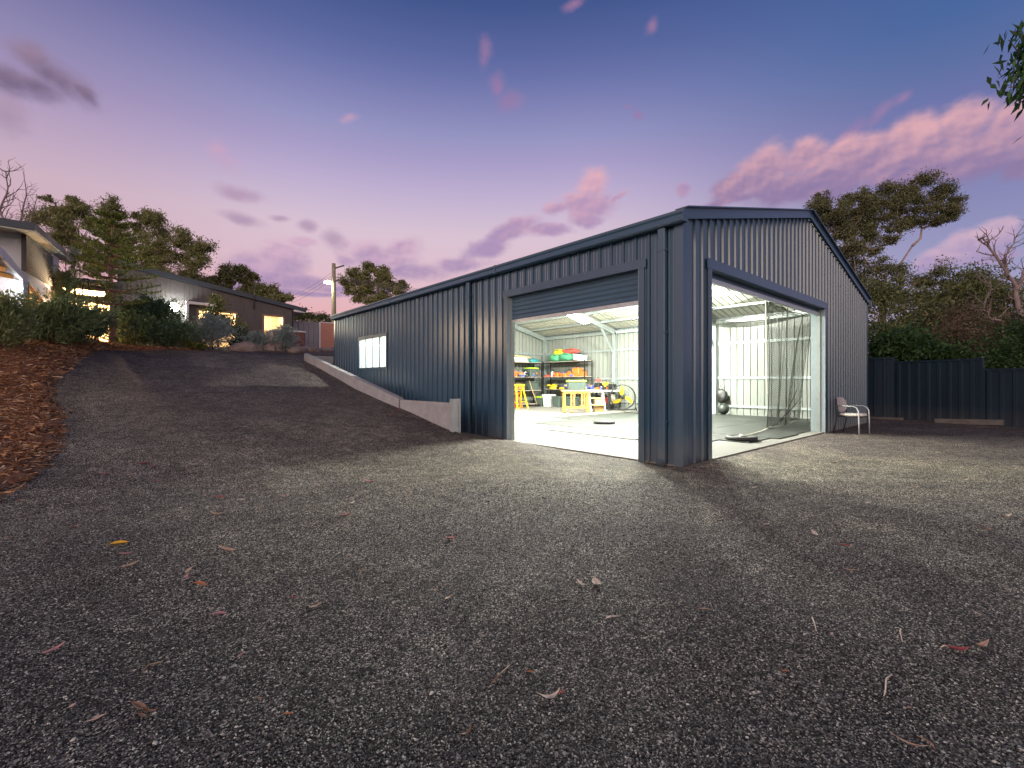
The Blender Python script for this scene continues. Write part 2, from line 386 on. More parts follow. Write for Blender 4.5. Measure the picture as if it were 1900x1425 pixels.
M['mulch'] = mat('bark_mulch', (0.25, 0.115, 0.058), rough=0.9, var=0.5, scale=30, bump=0.5, bscale=60, stretch=(1, 2.2, 1))
M['chips'] = island_mat('bark_chip', [(0.0, (0.07, 0.034, 0.022)), (0.25, (0.23, 0.10, 0.05)), (0.6, (0.44, 0.21, 0.095)), (0.88, (0.58, 0.34, 0.18)), (1.0, (0.64, 0.50, 0.37))], rough=0.85)
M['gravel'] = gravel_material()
M['stones'] = island_mat('loose_gravel', [(0.0, (0.012, 0.011, 0.013)), (0.42, (0.042, 0.039, 0.042)), (0.70, (0.125, 0.121, 0.117)), (0.89, (0.31, 0.30, 0.275)), (1.0, (0.66, 0.64, 0.57))], rough=0.6, spec=0.4)
M['gum'] = leafmat('gum_leaves', [(0.098, 0.107, 0.044), (0.202, 0.208, 0.081), (0.325, 0.312, 0.130), (0.429, 0.390, 0.195)], trans=0.35)
M['gum_right'] = leafmat('olive_gum_leaves', [(0.058, 0.068, 0.039), (0.130, 0.137, 0.068), (0.221, 0.215, 0.111), (0.325, 0.299, 0.163)], trans=0.3)
M['bush_olive'] = leafmat('olive_bush_leaves', [(0.038, 0.048, 0.025), (0.092, 0.111, 0.044), (0.169, 0.186, 0.069), (0.278, 0.264, 0.109)])
M['bush_brown'] = leafmat('brown_bush_leaves', [(0.044, 0.031, 0.024), (0.102, 0.078, 0.052), (0.185, 0.134, 0.084), (0.318, 0.257, 0.172)])
M['bush_green'] = leafmat('bright_green_leaves', [(0.01, 0.022, 0.009), (0.024, 0.058, 0.016), (0.046, 0.1, 0.026), (0.1, 0.165, 0.05)])
M['conifer_pale'] = leafmat('pale_conifer_sprays', [(0.11, 0.14, 0.06), (0.19, 0.24, 0.10), (0.28, 0.33, 0.15), (0.36, 0.38, 0.20)], trans=0.35)
M['conifer_deep'] = leafmat('deep_conifer_sprays', [(0.045, 0.085, 0.05), (0.085, 0.15, 0.085), (0.14, 0.21, 0.11), (0.2, 0.27, 0.15)], trans=0.3)
M['conifer'] = leafmat('conifer_sprays', [(0.075, 0.115, 0.055), (0.13, 0.19, 0.085), (0.2, 0.26, 0.11), (0.28, 0.32, 0.15)], trans=0.3)
M['pine_leaf'] = leafmat('norfolk_needles', [(0.081, 0.101, 0.030), (0.162, 0.203, 0.047), (0.257, 0.297, 0.068), (0.351, 0.365, 0.095)], trans=0.2)
M['blue_spruce'] = leafmat('blue_grey_needles', [(0.151, 0.186, 0.177), (0.254, 0.304, 0.288), (0.371, 0.431, 0.405), (0.524, 0.574, 0.540)], trans=0.1)
M['citrus'] = leafmat('yellow_green_leaves', [(0.062, 0.081, 0.020), (0.125, 0.150, 0.033), (0.213, 0.225, 0.050), (0.300, 0.288, 0.075)])
M['near_leaf'] = leafmat('dark_green_leaves', [(0.012, 0.034, 0.013), (0.028, 0.075, 0.024), (0.05, 0.12, 0.034), (0.085, 0.17, 0.05)], trans=0.3, rough=0.4)
M['litter'] = island_mat('leaf_litter', [(0.0, (0.10, 0.05, 0.035)), (0.3, (0.32, 0.12, 0.09)), (0.6, (0.42, 0.25, 0.16)), (1.0, (0.62, 0.50, 0.40))], rough=0.75)
M['lamp_glow'] = emis('lamp_diffuser', (0.90, 1.0, 0.95, 1), 60)
M['flood_glow'] = emis('floodlight_lens', (0.88, 1.0, 0.92, 1), 90)
M['street_glow'] = emis('street_lamp_lens', (0.86, 1.0, 0.62, 1), 60)
M['porch_glow'] = emis('porch_lamp_lens', (0.78, 0.86, 1.0, 1), 60)

def net_material():
    m = bpy.data.materials.new('black_netting'); N, L = nodes_of(m)
    b = N['Principled BSDF']; b.inputs['Base Color'].default_value = (0.02, 0.025, 0.018, 1); b.inputs['Roughness'].default_value = 0.8
    uv = N.new('ShaderNodeUVMap'); uv.uv_map = 'UVMap'
    sep = N.new('ShaderNodeSeparateXYZ'); L.new(uv.outputs['UV'], sep.inputs[0])
    o = []
    for k in ('ADD', 'SUBTRACT'):
        cm = N.new('ShaderNodeMath'); cm.operation = k; L.new(sep.outputs['X'], cm.inputs[0]); L.new(sep.outputs['Y'], cm.inputs[1])
        fr = N.new('ShaderNodeMath'); fr.operation = 'FRACT'; L.new(cm.outputs[0], fr.inputs[0])
        lt = N.new('ShaderNodeMath'); lt.operation = 'LESS_THAN'; lt.inputs[1].default_value = 0.34; L.new(fr.outputs[0], lt.inputs[0]); o.append(lt)
    mx = N.new('ShaderNodeMath'); mx.operation = 'MAXIMUM'; L.new(o[0].outputs[0], mx.inputs[0]); L.new(o[1].outputs[0], mx.inputs[1])
    L.new(mx.outputs[0], b.inputs['Alpha'])
    return m
M['net'] = net_material()
def window_glass():
    m = bpy.data.materials.new('frosted_pane'); N, L = nodes_of(m)
    t = N.new('ShaderNodeBsdfTranslucent'); t.inputs['Color'].default_value = (0.92, 0.93, 0.92, 1)
    tr = N.new('ShaderNodeBsdfTransparent'); tr.inputs['Color'].default_value = (0.95, 0.95, 0.95, 1)
    g = N.new('ShaderNodeBsdfGlossy'); g.inputs['Roughness'].default_value = 0.1
    n = N.new('ShaderNodeTexNoise'); n.inputs['Scale'].default_value = 3
    tc = N.new('ShaderNodeTexCoord'); L.new(tc.outputs['Object'], n.inputs['Vector'])
    mr = N.new('ShaderNodeMapRange'); mr.inputs['To Min'].default_value = 0.80; mr.inputs['To Max'].default_value = 0.9; L.new(n.outputs['Fac'], mr.inputs['Value'])
    a = N.new('ShaderNodeMixShader'); L.new(mr.outputs['Result'], a.inputs['Fac']); L.new(t.outputs[0], a.inputs[1]); L.new(tr.outputs[0], a.inputs[2])
    c = N.new('ShaderNodeMixShader'); c.inputs['Fac'].default_value = 0.05; L.new(a.outputs[0], c.inputs[1]); L.new(g.outputs[0], c.inputs[2])
    L.new(c.outputs[0], N['Material Output'].inputs['Surface'])
    return m
M['frosted'] = window_glass()
def clear_glass():
    m = bpy.data.materials.new('clear_pane'); N, L = nodes_of(m)
    tr = N.new('ShaderNodeBsdfTransparent'); tr.inputs['Color'].default_value = (0.96, 0.97, 0.96, 1)
    g = N.new('ShaderNodeBsdfGlossy'); g.inputs['Roughness'].default_value = 0.03
    n = N.new('ShaderNodeTexNoise'); n.inputs['Scale'].default_value = 2; mr = N.new('ShaderNodeMapRange'); mr.inputs['To Min'].default_value = 0.04; mr.inputs['To Max'].default_value = 0.09
    L.new(n.outputs['Fac'], mr.inputs['Value'])
    a = N.new('ShaderNodeMixShader'); L.new(mr.outputs['Result'], a.inputs['Fac']); L.new(tr.outputs[0], a.inputs[1]); L.new(g.outputs[0], a.inputs[2])
    L.new(a.outputs[0], N['Material Output'].inputs['Surface'])
    return m
M['pane'] = clear_glass()

# ---------------------------------------------------------------- camera
cam = bpy.data.cameras.new('camera'); camo = bpy.data.objects.new('camera', cam); COL.objects.link(camo)
cam.sensor_width = 36; cam.lens = 36 * 846.35 / 1900
cam.shift_y = -4.4 / 1900
cam.clip_start = 0.05; cam.clip_end = 3000
camo.location = (CX, CY, CZ); camo.rotation_euler = (math.radians(90), 0, -HEAD)
sc.camera = camo

# ---------------------------------------------------------------- sky
SUN_EL, SUN_AZ_FROM_HEAD = 6.0, -138.0        # low dusk glow, off to the left and slightly behind
def make_world():
    w = bpy.data.worlds.new('World'); sc.world = w; w.use_nodes = True
    N, L = w.node_tree.nodes, w.node_tree.links
    for n in list(N): N.remove(n)
    out = N.new('ShaderNodeOutputWorld'); bg = N.new('ShaderNodeBackground'); bg.inputs['Strength'].default_value = 1.0
    tc = N.new('ShaderNodeTexCoord'); d = tc.outputs['Generated']
    def math_(op, a, b=None, c=None, clamp=False):
        n = N.new('ShaderNodeMath'); n.operation = op; n.use_clamp = clamp
        for i, x in enumerate((a, b, c)):
            if x is None: continue
            if isinstance(x, (int, float)): n.inputs[i].default_value = x
            else: L.new(x, n.inputs[i])
        return n.outputs[0]
    def dot(v):
        n = N.new('ShaderNodeVectorMath'); n.operation = 'DOT_PRODUCT'; L.new(d, n.inputs[0]); n.inputs[1].default_value = v; return n.outputs['Value']
    f = dot((SA, CA, 0)); r = dot((CA, -SA, 0)); u = dot((0, 0, 1))
    az = math_('MULTIPLY', math_('ARCTAN2', r, f), 180 / math.pi)
    el = math_('MULTIPLY', math_('ARCSINE', u), 180 / math.pi)
    def mixc(fac, a, b, mode='MIX'):
        n = N.new('ShaderNodeMix'); n.data_type = 'RGBA'; n.blend_type = mode
        for s_, x in (('Factor', fac), ('A', a), ('B', b)):
            if isinstance(x, (int, float)): n.inputs[s_].default_value = x
            elif isinstance(x, tuple): n.inputs[s_].default_value = x
            else: L.new(x, n.inputs[s_])
        return n.outputs['Result']
    def srange(v, a, b, lo=0.0, hi=1.0, smooth=True):
        mr = N.new('ShaderNodeMapRange')
        if smooth: mr.interpolation_type = 'SMOOTHSTEP'
        L.new(v, mr.inputs['Value'])
        for k, x in (('From Min', a), ('From Max', b), ('To Min', lo), ('To Max', hi)): mr.inputs[k].default_value = x
        return mr.outputs['Result']
    # gradient: dusk pink low, blue high; away from the glow (to the right) the pink gives way to blue
    elp = math_('DIVIDE', math_('MAXIMUM', el, 0.0), 90.0)
    def ramp_(stops):
        r_ = N.new('ShaderNodeValToRGB'); e = r_.color_ramp.elements
        while len(e) < len(stops): e.new(0.5)
        for i, (p, c) in enumerate(stops): e[i].position = p / 90; e[i].color = lin(*c)
        L.new(elp, r_.inputs['Fac']); return r_.outputs['Color']
    main = ramp_([(0, (226, 168, 176)), (8, (228, 176, 182)), (13, (222, 190, 202)), (17.5, (216, 193, 209)), (20, (203, 184, 209)), (22.7, (187, 171, 206)), (25.5, (167, 156, 198)), (28, (149, 147, 192)), (30.7, (130, 131, 181)), (33, (110, 117, 170)), (35.4, (91, 103, 159)), (39.6, (64, 84, 139)), (50, (52, 72, 127)), (90, (46, 64, 116))])
    right = ramp_([(0, (184, 160, 188)), (8, (160, 154, 192)), (11, (150, 150, 190)), (16, (134, 133, 179)), (24, (106, 113, 167)), (26.7, (90, 108, 160)), (30.4, (70, 100, 156)), (40, (57, 85, 141)), (60, (48, 70, 124)), (90, (46, 64, 116))])
    aza = math_('ABSOLUTE', az)
    col = mixc(srange(az, 6.0, 47.0, 0.0, 1.0), main, right)
    col = mixc(srange(az, -49.0, -22.0, 1.0, 0.0), col, (0.88, 0.81, 0.82, 1), 'MULTIPLY')
    # broad warm glow added to the unseen sky behind the camera, raising the dusk light
    gl = math_('MULTIPLY', srange(aza, 88.0, 150.0), srange(el, 62.0, 10.0))
    gl = math_('MULTIPLY', gl, srange(el, -4.0, 2.0))
    col = mixc(gl, col, (GLOW[0], GLOW[1], GLOW[2], 1))
    # low bright band added behind the camera, mirrored by the wall ribs
    lb = math_('MULTIPLY', srange(math_('ABSOLUTE', math_('SUBTRACT', aza, 150.0)), 42.0, 12.0), math_('MULTIPLY', srange(el, 18.0, 6.0), srange(el, -3.0, 2.0)))
    col = mixc(lb, col, (2.3, 1.85, 1.7, 1))
    # clouds
    cb = N.new('ShaderNodeCombineXYZ'); L.new(az, cb.inputs[0]); L.new(el, cb.inputs[1])
    def noise(scale, det, rough, off=(0, 0, 0), out_='Fac', strc=(1, 1.5, 1)):
        mp = N.new('ShaderNodeMapping'); mp.inputs['Location'].default_value = off; mp.inputs['Scale'].default_value = strc; L.new(cb.outputs[0], mp.inputs['Vector'])
        n = N.new('ShaderNodeTexNoise'); n.inputs['Scale'].default_value = scale; n.inputs['Detail'].default_value = det; n.inputs['Roughness'].default_value = rough
        L.new(mp.outputs['Vector'], n.inputs['Vector']); return n.outputs[out_]
    warp = noise(0.13, 4, 0.5, out_='Color')
    ws = N.new('ShaderNodeVectorMath'); ws.operation = 'MULTIPLY_ADD'; L.new(warp, ws.inputs[0]); ws.inputs[1].default_value = (3.0, 2.4, 0); ws.inputs[2].default_value = (-1.5, -1.2, 0)
    wv = N.new('ShaderNodeVectorMath'); wv.operation = 'ADD'; L.new(cb.outputs[0], wv.inputs[0]); L.new(ws.outputs[0], wv.inputs[1])
    bill = noise(0.30, 9, 0.60, off=(3.1, 8.2, 0), strc=(1, 1.35, 1))
    bill2 = noise(0.26, 5, 0.5, off=(3.1 + 0.35, 8.2 - 0.55, 0), strc=(1, 1.35, 1))     # same puffs shifted towards the glow: the difference lights their flanks
    bill1 = noise(0.26, 5, 0.5, off=(3.1, 8.2, 0), strc=(1, 1.35, 1))
    flank = math_('MULTIPLY', math_('SUBTRACT', bill1, bill2), 2.1)
    F_, HY_ = 846.35, 708.1
    def ang(px, py):
        t = (px - 950) / F_; s_ = math.hypot(1, t)
        return math.degrees(math.atan(t)), math.degrees(math.atan2((HY_ - py) / F_, s_))
    def group(blobs, base, lit, shade, opacity, soft=0.55, amp=0.9):
        tot = None
        for (px, py, rx, ry, rot) in blobs:
            t = (px - 950) / F_; s_ = math.hypot(1, t)
            a0, e0 = ang(px, py)
            da = math.degrees(rx / F_ / (1 + t * t)); de = math.degrees(ry / F_ / s_ / (1 + ((HY_ - py) / F_ / s_) ** 2))
            mp = N.new('ShaderNodeMapping'); mp.vector_type = 'TEXTURE'
            mp.inputs['Location'].default_value = (a0, e0, 0); mp.inputs['Rotation'].default_value = (0, 0, math.radians(rot)); mp.inputs['Scale'].default_value = (da, de, 1)
            L.new(wv.outputs[0], mp.inputs['Vector'])
            ln = N.new('ShaderNodeVectorMath'); ln.operation = 'LENGTH'; L.new(mp.outputs['Vector'], ln.inputs[0])
            v = math_('SUBTRACT', 1.3, ln.outputs['Value'])
            tot = v if tot is None else math_('SMOOTH_MAX', tot, v, 0.2)
        den = math_('MULTIPLY_ADD', math_('SUBTRACT', bill, 0.5), amp * 2.4, tot)
        fac = srange(den, 0.08, 0.08 + soft, 0.0, opacity)
        # underside to sunlit top, along the slanting base of the bank
        (ax, ay), (bx, by), hh = base
        a0, e0 = ang(ax, ay); a1, e1 = ang(bx, by); sl = (e1 - e0) / (a1 - a0)
        hgt = math_('SUBTRACT', el, math_('MULTIPLY_ADD', az, sl, e0 - sl * a0))
        lt = math_('ADD', math_('DIVIDE', hgt, hh), flank)
        lt = math_('MULTIPLY_ADD', den, -0.10, lt)
        lt = srange(lt, -0.15, 1.25)
        return fac, mixc(lt, lin(*shade), lin(*lit))
    groups = [
        (CL1, ((0, 190), (180, 215), 4.2), (150, 124, 146), (108, 92, 122), 0.86, 1.0, 0.45),
        (CL1b, ((0, 260), (60, 260), 4.0), (176, 148, 166), (154, 132, 156), 0.62, 1.1, 0.5),
        (CL2, ((400, 330), (440, 330), 3.5), (214, 164, 186), (196, 158, 190), 0.60, 1.5, 0.7),
        (CL3, ((430, 560), (860, 545), 7.0), (218, 178, 200), (158, 134, 176), 0.90, 0.9, 0.50),
        (CL9, ((430, 470), (640, 500), 7.0), (182, 148, 176), (164, 138, 170), 0.74, 1.1, 0.5),
        (CL4, ((880, 470), (1160, 420), 6.0), (226, 174, 186), (166, 138, 180), 0.90, 0.8, 0.50),
        (CL8, ((1300, 300), (1900, 120), 6.0), (196, 142, 172), (160, 124, 168), 0.72, 1.4, 0.6),
        (CL5, ((1330, 385), (1900, 320), 6.4), (232, 176, 180), (142, 120, 162), 0.95, 0.66, 0.42),
        (CL7, ((1700, 505), (1880, 485), 5.5), (232, 192, 200), (168, 146, 186), 0.92, 0.6, 0.46),
        (CL6, ((900, 230), (1000, 230), 7.0), (190, 134, 164), (158, 118, 164), 0.66, 1.7, 0.6),
    ]
    for g in groups:
        fac, cc = group(*g)
        col = mixc(fac, col, cc)
    # a trace of physical twilight sky under the dusk colours
    sk = N.new('ShaderNodeTexSky'); sk.sky_type = 'NISHITA'; sk.sun_disc = False
    sk.sun_elevation = math.radians(SUN_EL); sk.sun_rotation = HEAD + math.radians(SUN_AZ_FROM_HEAD)
    sv = N.new('ShaderNodeVectorMath'); sv.operation = 'SCALE'; sv.inputs['Scale'].default_value = 0.006; L.new(sk.outputs['Color'], sv.inputs[0])
    av = N.new('ShaderNodeVectorMath'); av.operation = 'ADD'; L.new(col, av.inputs[0]); L.new(sv.outputs[0], av.inputs[1])
    L.new(av.outputs[0], bg.inputs['Color']); L.new(bg.outputs[0], out.inputs['Surface'])
    w.cycles.sampling_method = 'MANUAL'; w.cycles.sample_map_resolution = 512

# cloud puffs: bearing and height as seen from the gate, with half-widths (in photo units, turned into angles above)
CL1 = [(60, 112, 58, 28, -8), (105, 148, 78, 34, -20), (20, 150, 64, 36, 0), (155, 176, 30, 12, -25), (60, 160, 78, 28, -10)]
CL1b = [(15, 215, 56, 40, -10)]
CL2 = [(408, 278, 28, 26, 0), (422, 298, 26, 22, 20), (650, 220, 26, 10, 15)]
CL9 = [(445, 353, 46, 15, -8), (455, 403, 50, 14, -12), (520, 408, 26, 9, -5), (568, 422, 20, 16, 0), (620, 448, 28, 24, 10)]
CL3 = [(470, 500, 58, 40, 0), (520, 480, 58, 38, 0), (500, 515, 90, 26, 0), (440, 525, 40, 20, 0), (690, 468, 60, 30, 0), (745, 455, 46, 22, 10), (720, 480, 80, 20, 0), (640, 478, 24, 12, 0), (560, 518, 90, 16, 0), (560, 540, 120, 8, 0), (760, 500, 90, 22, 0), (860, 488, 60, 18, 8), (660, 535, 110, 10, 0), (560, 455, 40, 10, 0)]
CL4 = [(1100, 342, 36, 32, 0), (1090, 376, 62, 32, 0), (1030, 388, 34, 14, 12), (950, 430, 60, 18, 18), (900, 458, 50, 18, 10), (1010, 430, 60, 14, 0), (1150, 365, 26, 7, 20), (1085, 405, 40, 18, 0), (1265, 350, 16, 16, 40), (1275, 385, 34, 10, 0)]
CL5 = [(1370, 348, 56, 32, 15), (1425, 312, 58, 44, 12), (1492, 290, 48, 40, 10), (1470, 350, 110, 34, 0), (1562, 285, 44, 36, 20), (1555, 330, 100, 40, 5), (1610, 295, 60, 44, 8), (1690, 262, 84, 46, 12), (1680, 318, 110, 38, 5), (1790, 228, 70, 44, 12), (1800, 290, 120, 46, 5), (1890, 235, 70, 52, 0), (1910, 305, 60, 34, 0), (1360, 372, 60, 14, 0)]
CL8 = [(1570, 248, 46, 18, 28), (1630, 212, 52, 14, 28), (1675, 184, 30, 12, 28)]
CL7 = [(1855, 425, 46, 28, 10), (1810, 448, 64, 30, 10), (1745, 475, 60, 20, 12), (1830, 470, 80, 18, 0)]
CL6 = [(950, 190, 36, 24, 0), (925, 155, 18, 26, 15), (905, 100, 14, 40, 5), (1210, 48, 18, 20, 10), (1062, 8, 28, 16, 20), (1185, 212, 16, 9, -10), (1165, 200, 12, 6, 0)]
GLOW = (1.42, 1.16, 1.06)
make_world()

sun = bpy.data.lights.new('sun', 'SUN'); suno = bpy.data.objects.new('sun', sun); COL.objects.link(suno)
sun.energy = 1.0; sun.angle = math.radians(28); sun.color = (1.0, 0.80, 0.68)
az = HEAD + math.radians(SUN_AZ_FROM_HEAD); elr = math.radians(SUN_EL + 10)
to_sun = Vector((math.sin(az) * math.cos(elr), math.cos(az) * math.cos(elr), math.sin(elr)))
suno.rotation_euler = to_sun.to_track_quat('Z', 'Y').to_euler()
suno.location = (-10, -10, 20)

sc.view_settings.view_transform = 'Standard'; sc.view_settings.look = 'None'; sc.view_settings.exposure = 0; sc.view_settings.gamma = 1
sc.render.engine = 'CYCLES'
sc.cycles.use_denoising = True
try: sc.cycles.denoiser = 'OPENIMAGEDENOISE'
except Exception: pass
sc.cycles.max_bounces = 7; sc.cycles.diffuse_bounces = 4; sc.cycles.glossy_bounces = 3; sc.cycles.transparent_max_bounces = 12
sc.cycles.sample_clamp_indirect = 6.0; sc.cycles.caustics_reflective = False; sc.cycles.caustics_refractive = False
# ---------------------------------------------------------------- terrain
W, LEN, EAVE, RIDGE = 10.85, 13.5, 3.54, 4.84
KN = [(-50, 0), (2.4, 0), (3.2, .08), (4.2, .22), (5.5, .44), (6.57, .6), (7.84, .8), (9.33, 1.08), (11.13, 1.46), (13.87, 2.03), (15.5, 2.28), (17.5, 2.40), (21, 2.55), (25, 2.9), (60, 3.6), (400, 6)]
_kx = np.array([k[0] for k in KN]); _kz = np.array([k[1] for k in KN])
def sstep(a, b, x):
    t = np.clip((np.asarray(x, float) - a) / (b - a), 0, 1); return t * t * (3 - 2 * t)
def ramp(y):
    y = np.asarray(y, float)
    return (np.interp(y, _kx, _kz) * 2 + np.interp(y - .35, _kx, _kz) + np.interp(y + .35, _kx, _kz)) / 4
def gz(x, y):
    x = np.asarray(x, float); y = np.asarray(y, float)
    z = ramp(y)
    cross = 0.2 + 0.8 * np.clip(-x / 1.0, 0, 1)
    low = z * cross                                    # foot of the ramp falls towards the shed wall
    trough = 0.02 + 0 * z
    near = np.where(y < 4.36, low, trough)
    shedside = (x > -0.975) & (y < 13.66)
    zz = np.where(shedside, np.where(x > 0.02, 0.0, near), z)
    zz = np.where((x > 0.02) & (y < 13.66), 0.0, zz)
    fall = 1 - sstep(10.9, 13.5, x)
    zz = np.where(y >= 13.66, np.where(x > 0, z * fall, z), zz)
    zz = zz + 0.4 * sstep(-5.5, -8, x) * sstep(8, 12, y)
    # gentle unevenness away from the slab
    und = 0.012 * np.sin(x * 1.7 + 1.1 * np.sin(y * .9)) * np.cos(y * 1.3 + .7) + 0.006 * np.sin(x * 4.3 + y * 3.1)
    far = np.where((x > -0.9) & (x < 11.2) & (y > -0.9), 0.0, 1.0)
    pile = 0.085 * np.exp(-(((x - .55) / .40) ** 2 + ((y + .26) / .20) ** 2)) + 0.04 * np.exp(-(((x - .05) / .5) ** 2 + ((y + .34) / .25) ** 2))
    return zz - 0.022 + und * far + pile

def sheet(name, xs, ys, zf, m, kind='structure', parent=None):
    X, Y = np.meshgrid(xs, ys, indexing='ij')
    Z = zf(X, Y)
    V = np.stack([X, Y, Z], -1).reshape(-1, 3)
    i = np.arange(len(xs) - 1)[:, None] * len(ys) + np.arange(len(ys) - 1)[None, :]
    i = i.ravel(); F = np.stack([i, i + len(ys), i + len(ys) + 1, i + 1], 1)
    o = np_mesh(name, V, F, m, parent, smooth=True)
    if kind: o['kind'] = kind
    return o
xs = np.unique(np.concatenate([np.array([-900, -400, -200, -120, -80, -60, -45, -36, -30, -26, -23]), np.arange(-20, -9, 0.5), np.arange(-9, -1.1, 0.12), np.array([-1.05, -1.0, -0.98, -0.97, -0.9, -0.8, -0.6, -0.4, -0.2, 0, 0.03]), np.arange(0.2, 16, 0.3), np.array([17, 19, 22, 26, 30, 40, 60, 100, 200, 400, 900])])).round(3)
ys = np.unique(np.concatenate([np.array([-900, -300, -100, -50, -30, -20, -14, -10]), np.arange(-8, 20, 0.12), np.array([4.355, 4.365, 13.655, 13.665]), np.arange(20, 40, 1.0), np.array([45, 60, 80, 120, 200, 400, 900])])).round(3)
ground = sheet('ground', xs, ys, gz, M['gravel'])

# bark mulch bank on the left
MB_Y = np.array([-4, 0, 2.0, 3.47, 4.04, 4.85, 5.98, 7.53, 8.79, 9.69, 10.74, 13.1, 14.2, 15.2, 16.2, 17.2])
MB_X = np.array([-11, -8.6, -7.4, -6.95, -6.84, -6.74, -6.76, -6.89, -7.08, -7.04, -6.91, -6.62, -6.1, -5.0, -3.9, -3.6])
def medge(y): return np.interp(y, MB_Y, MB_X)
tt = np.concatenate([np.array([0, .03, .08, .16, .3, .5, .8]), np.arange(1.2, 8, 0.4)])
my = np.arange(-1.5, 17.2, 0.14)
T, Yg = np.meshgrid(tt, my, indexing='ij')
wob = 0.10 * np.sin(Yg * 5.1) + 0.06 * np.sin(Yg * 11.7 + 1) + 0.05 * np.sin(Yg * 23 + 2)
Xg = medge(Yg) + wob * np.exp(-T) - T
Zg = gz(Xg, Yg) + np.minimum(T * .6, 0.05) - 0.006 + 0.012 * np.sin(Xg * 9) * np.cos(Yg * 8)
i = (np.arange(len(tt) - 1)[:, None] * len(my) + np.arange(len(my) - 1)[None, :]).ravel()
mulch = np_mesh('mulch_bed', np.stack([Xg, Yg, Zg], -1).reshape(-1, 3), np.stack([i, i + 1, i + len(my) + 1, i + len(my)], 1), M['mulch'], smooth=True)
mulch['kind'] = 'structure'

# loose bark chips over it
def chips():
    n = 30000
    y = RNG.uniform(-1.4, 17.0, n) ** 1.0
    t = RNG.exponential(1.5, n) - 0.10
    # a few strays on the gravel
    x = medge(y) - t + RNG.normal(0, 0.05, n)
    k = (x > -14) & (t < 7); x, y = x[k], y[k]; n = len(x)
    z = gz(x, y) + np.clip((medge(y) - x) * .6, 0, .05) + RNG.uniform(.0, .03, n)
    a = RNG.uniform(0, 2 * math.pi, n); l = RNG.gamma(4, .010, n) + .014; w = RNG.uniform(.004, .012, n)
    tl = RNG.normal(0, .25, n)
    dx = np.stack([np.cos(a) * np.cos(tl), np.sin(a) * np.cos(tl), np.sin(tl)], 1) * l[:, None]
    rl = RNG.normal(0, .5, n)
    dy = np.stack([-np.sin(a) * np.cos(rl), np.cos(a) * np.cos(rl), np.sin(rl)], 1) * w[:, None]
    c = np.stack([x, y, z], 1)
    V = np.stack([c - dx - dy, c + dx - dy * .5, c + dx * .9 + dy, c - dx * .9 + dy * .8], 1).reshape(-1, 3)
    F = np.arange(4 * n).reshape(-1, 4)
    o = np_mesh('bark_chips', V, F, M['chips']); tag(o, 'loose red-brown bark chips covering the garden bank', 'bark chips', kind='stuff')
chips()

# ---------------------------------------------------------------- loose gravel near the gate
def stones():
    Vb = np.array([(1, 0, 0), (0, 1, 0), (-1, 0, 0), (0, -1, 0), (.15, .1, .8), (-.1, .05, -.6)], float)
    Fb = np.array([(0, 1, 4), (1, 2, 4), (2, 3, 4), (3, 0, 4), (1, 0, 5), (2, 1, 5), (3, 2, 5), (0, 3, 5)])
    n = 200000
    d = 1.25 + (5.6 - 1.25) * RNG.random(n) ** 1.55
    r = RNG.uniform(-1.22, 1.22, n) * d
    x = CX + r * CA + d * SA; y = CY - r * SA + d * CA
    ok = ~((x > -0.1) & (y > -0.05)); x, y, d = x[ok], y[ok], d[ok]; n = len(x)
    s = (RNG.gamma(5, .00042, n) + .0010) * (1 + .09 * d)
    big = RNG.random(n) < .005; s[big] *= 1.8
    a = RNG.uniform(0, 6.283, n); ca, sa = np.cos(a), np.sin(a)
    sx, sy, sz = s * RNG.uniform(.7, 1.5, n), s * RNG.uniform(.6, 1.1, n), s * RNG.uniform(.5, .95, n)
    J = Vb[None] + RNG.normal(0, .16, (n, 6, 3))
    px, py, pz = J[..., 0] * sx[:, None], J[..., 1] * sy[:, None], J[..., 2] * sz[:, None]
    tx = RNG.normal(0, .35, n)[:, None]
    V = np.stack([px * ca[:, None] - py * sa[:, None] + x[:, None], px * sa[:, None] + py * ca[:, None] + y[:, None], pz + px * tx + (gz(x, y) + s * .25)[:, None]], -1).reshape(-1, 3)
    F = (Fb[None] + (np.arange(n) * 6)[:, None, None]).reshape(-1, 3)
    o = np_mesh('loose_gravel', V, F, M['stones']); tag(o, 'loose dark crushed gravel over the yard in the foreground', 'gravel', kind='stuff')
stones()

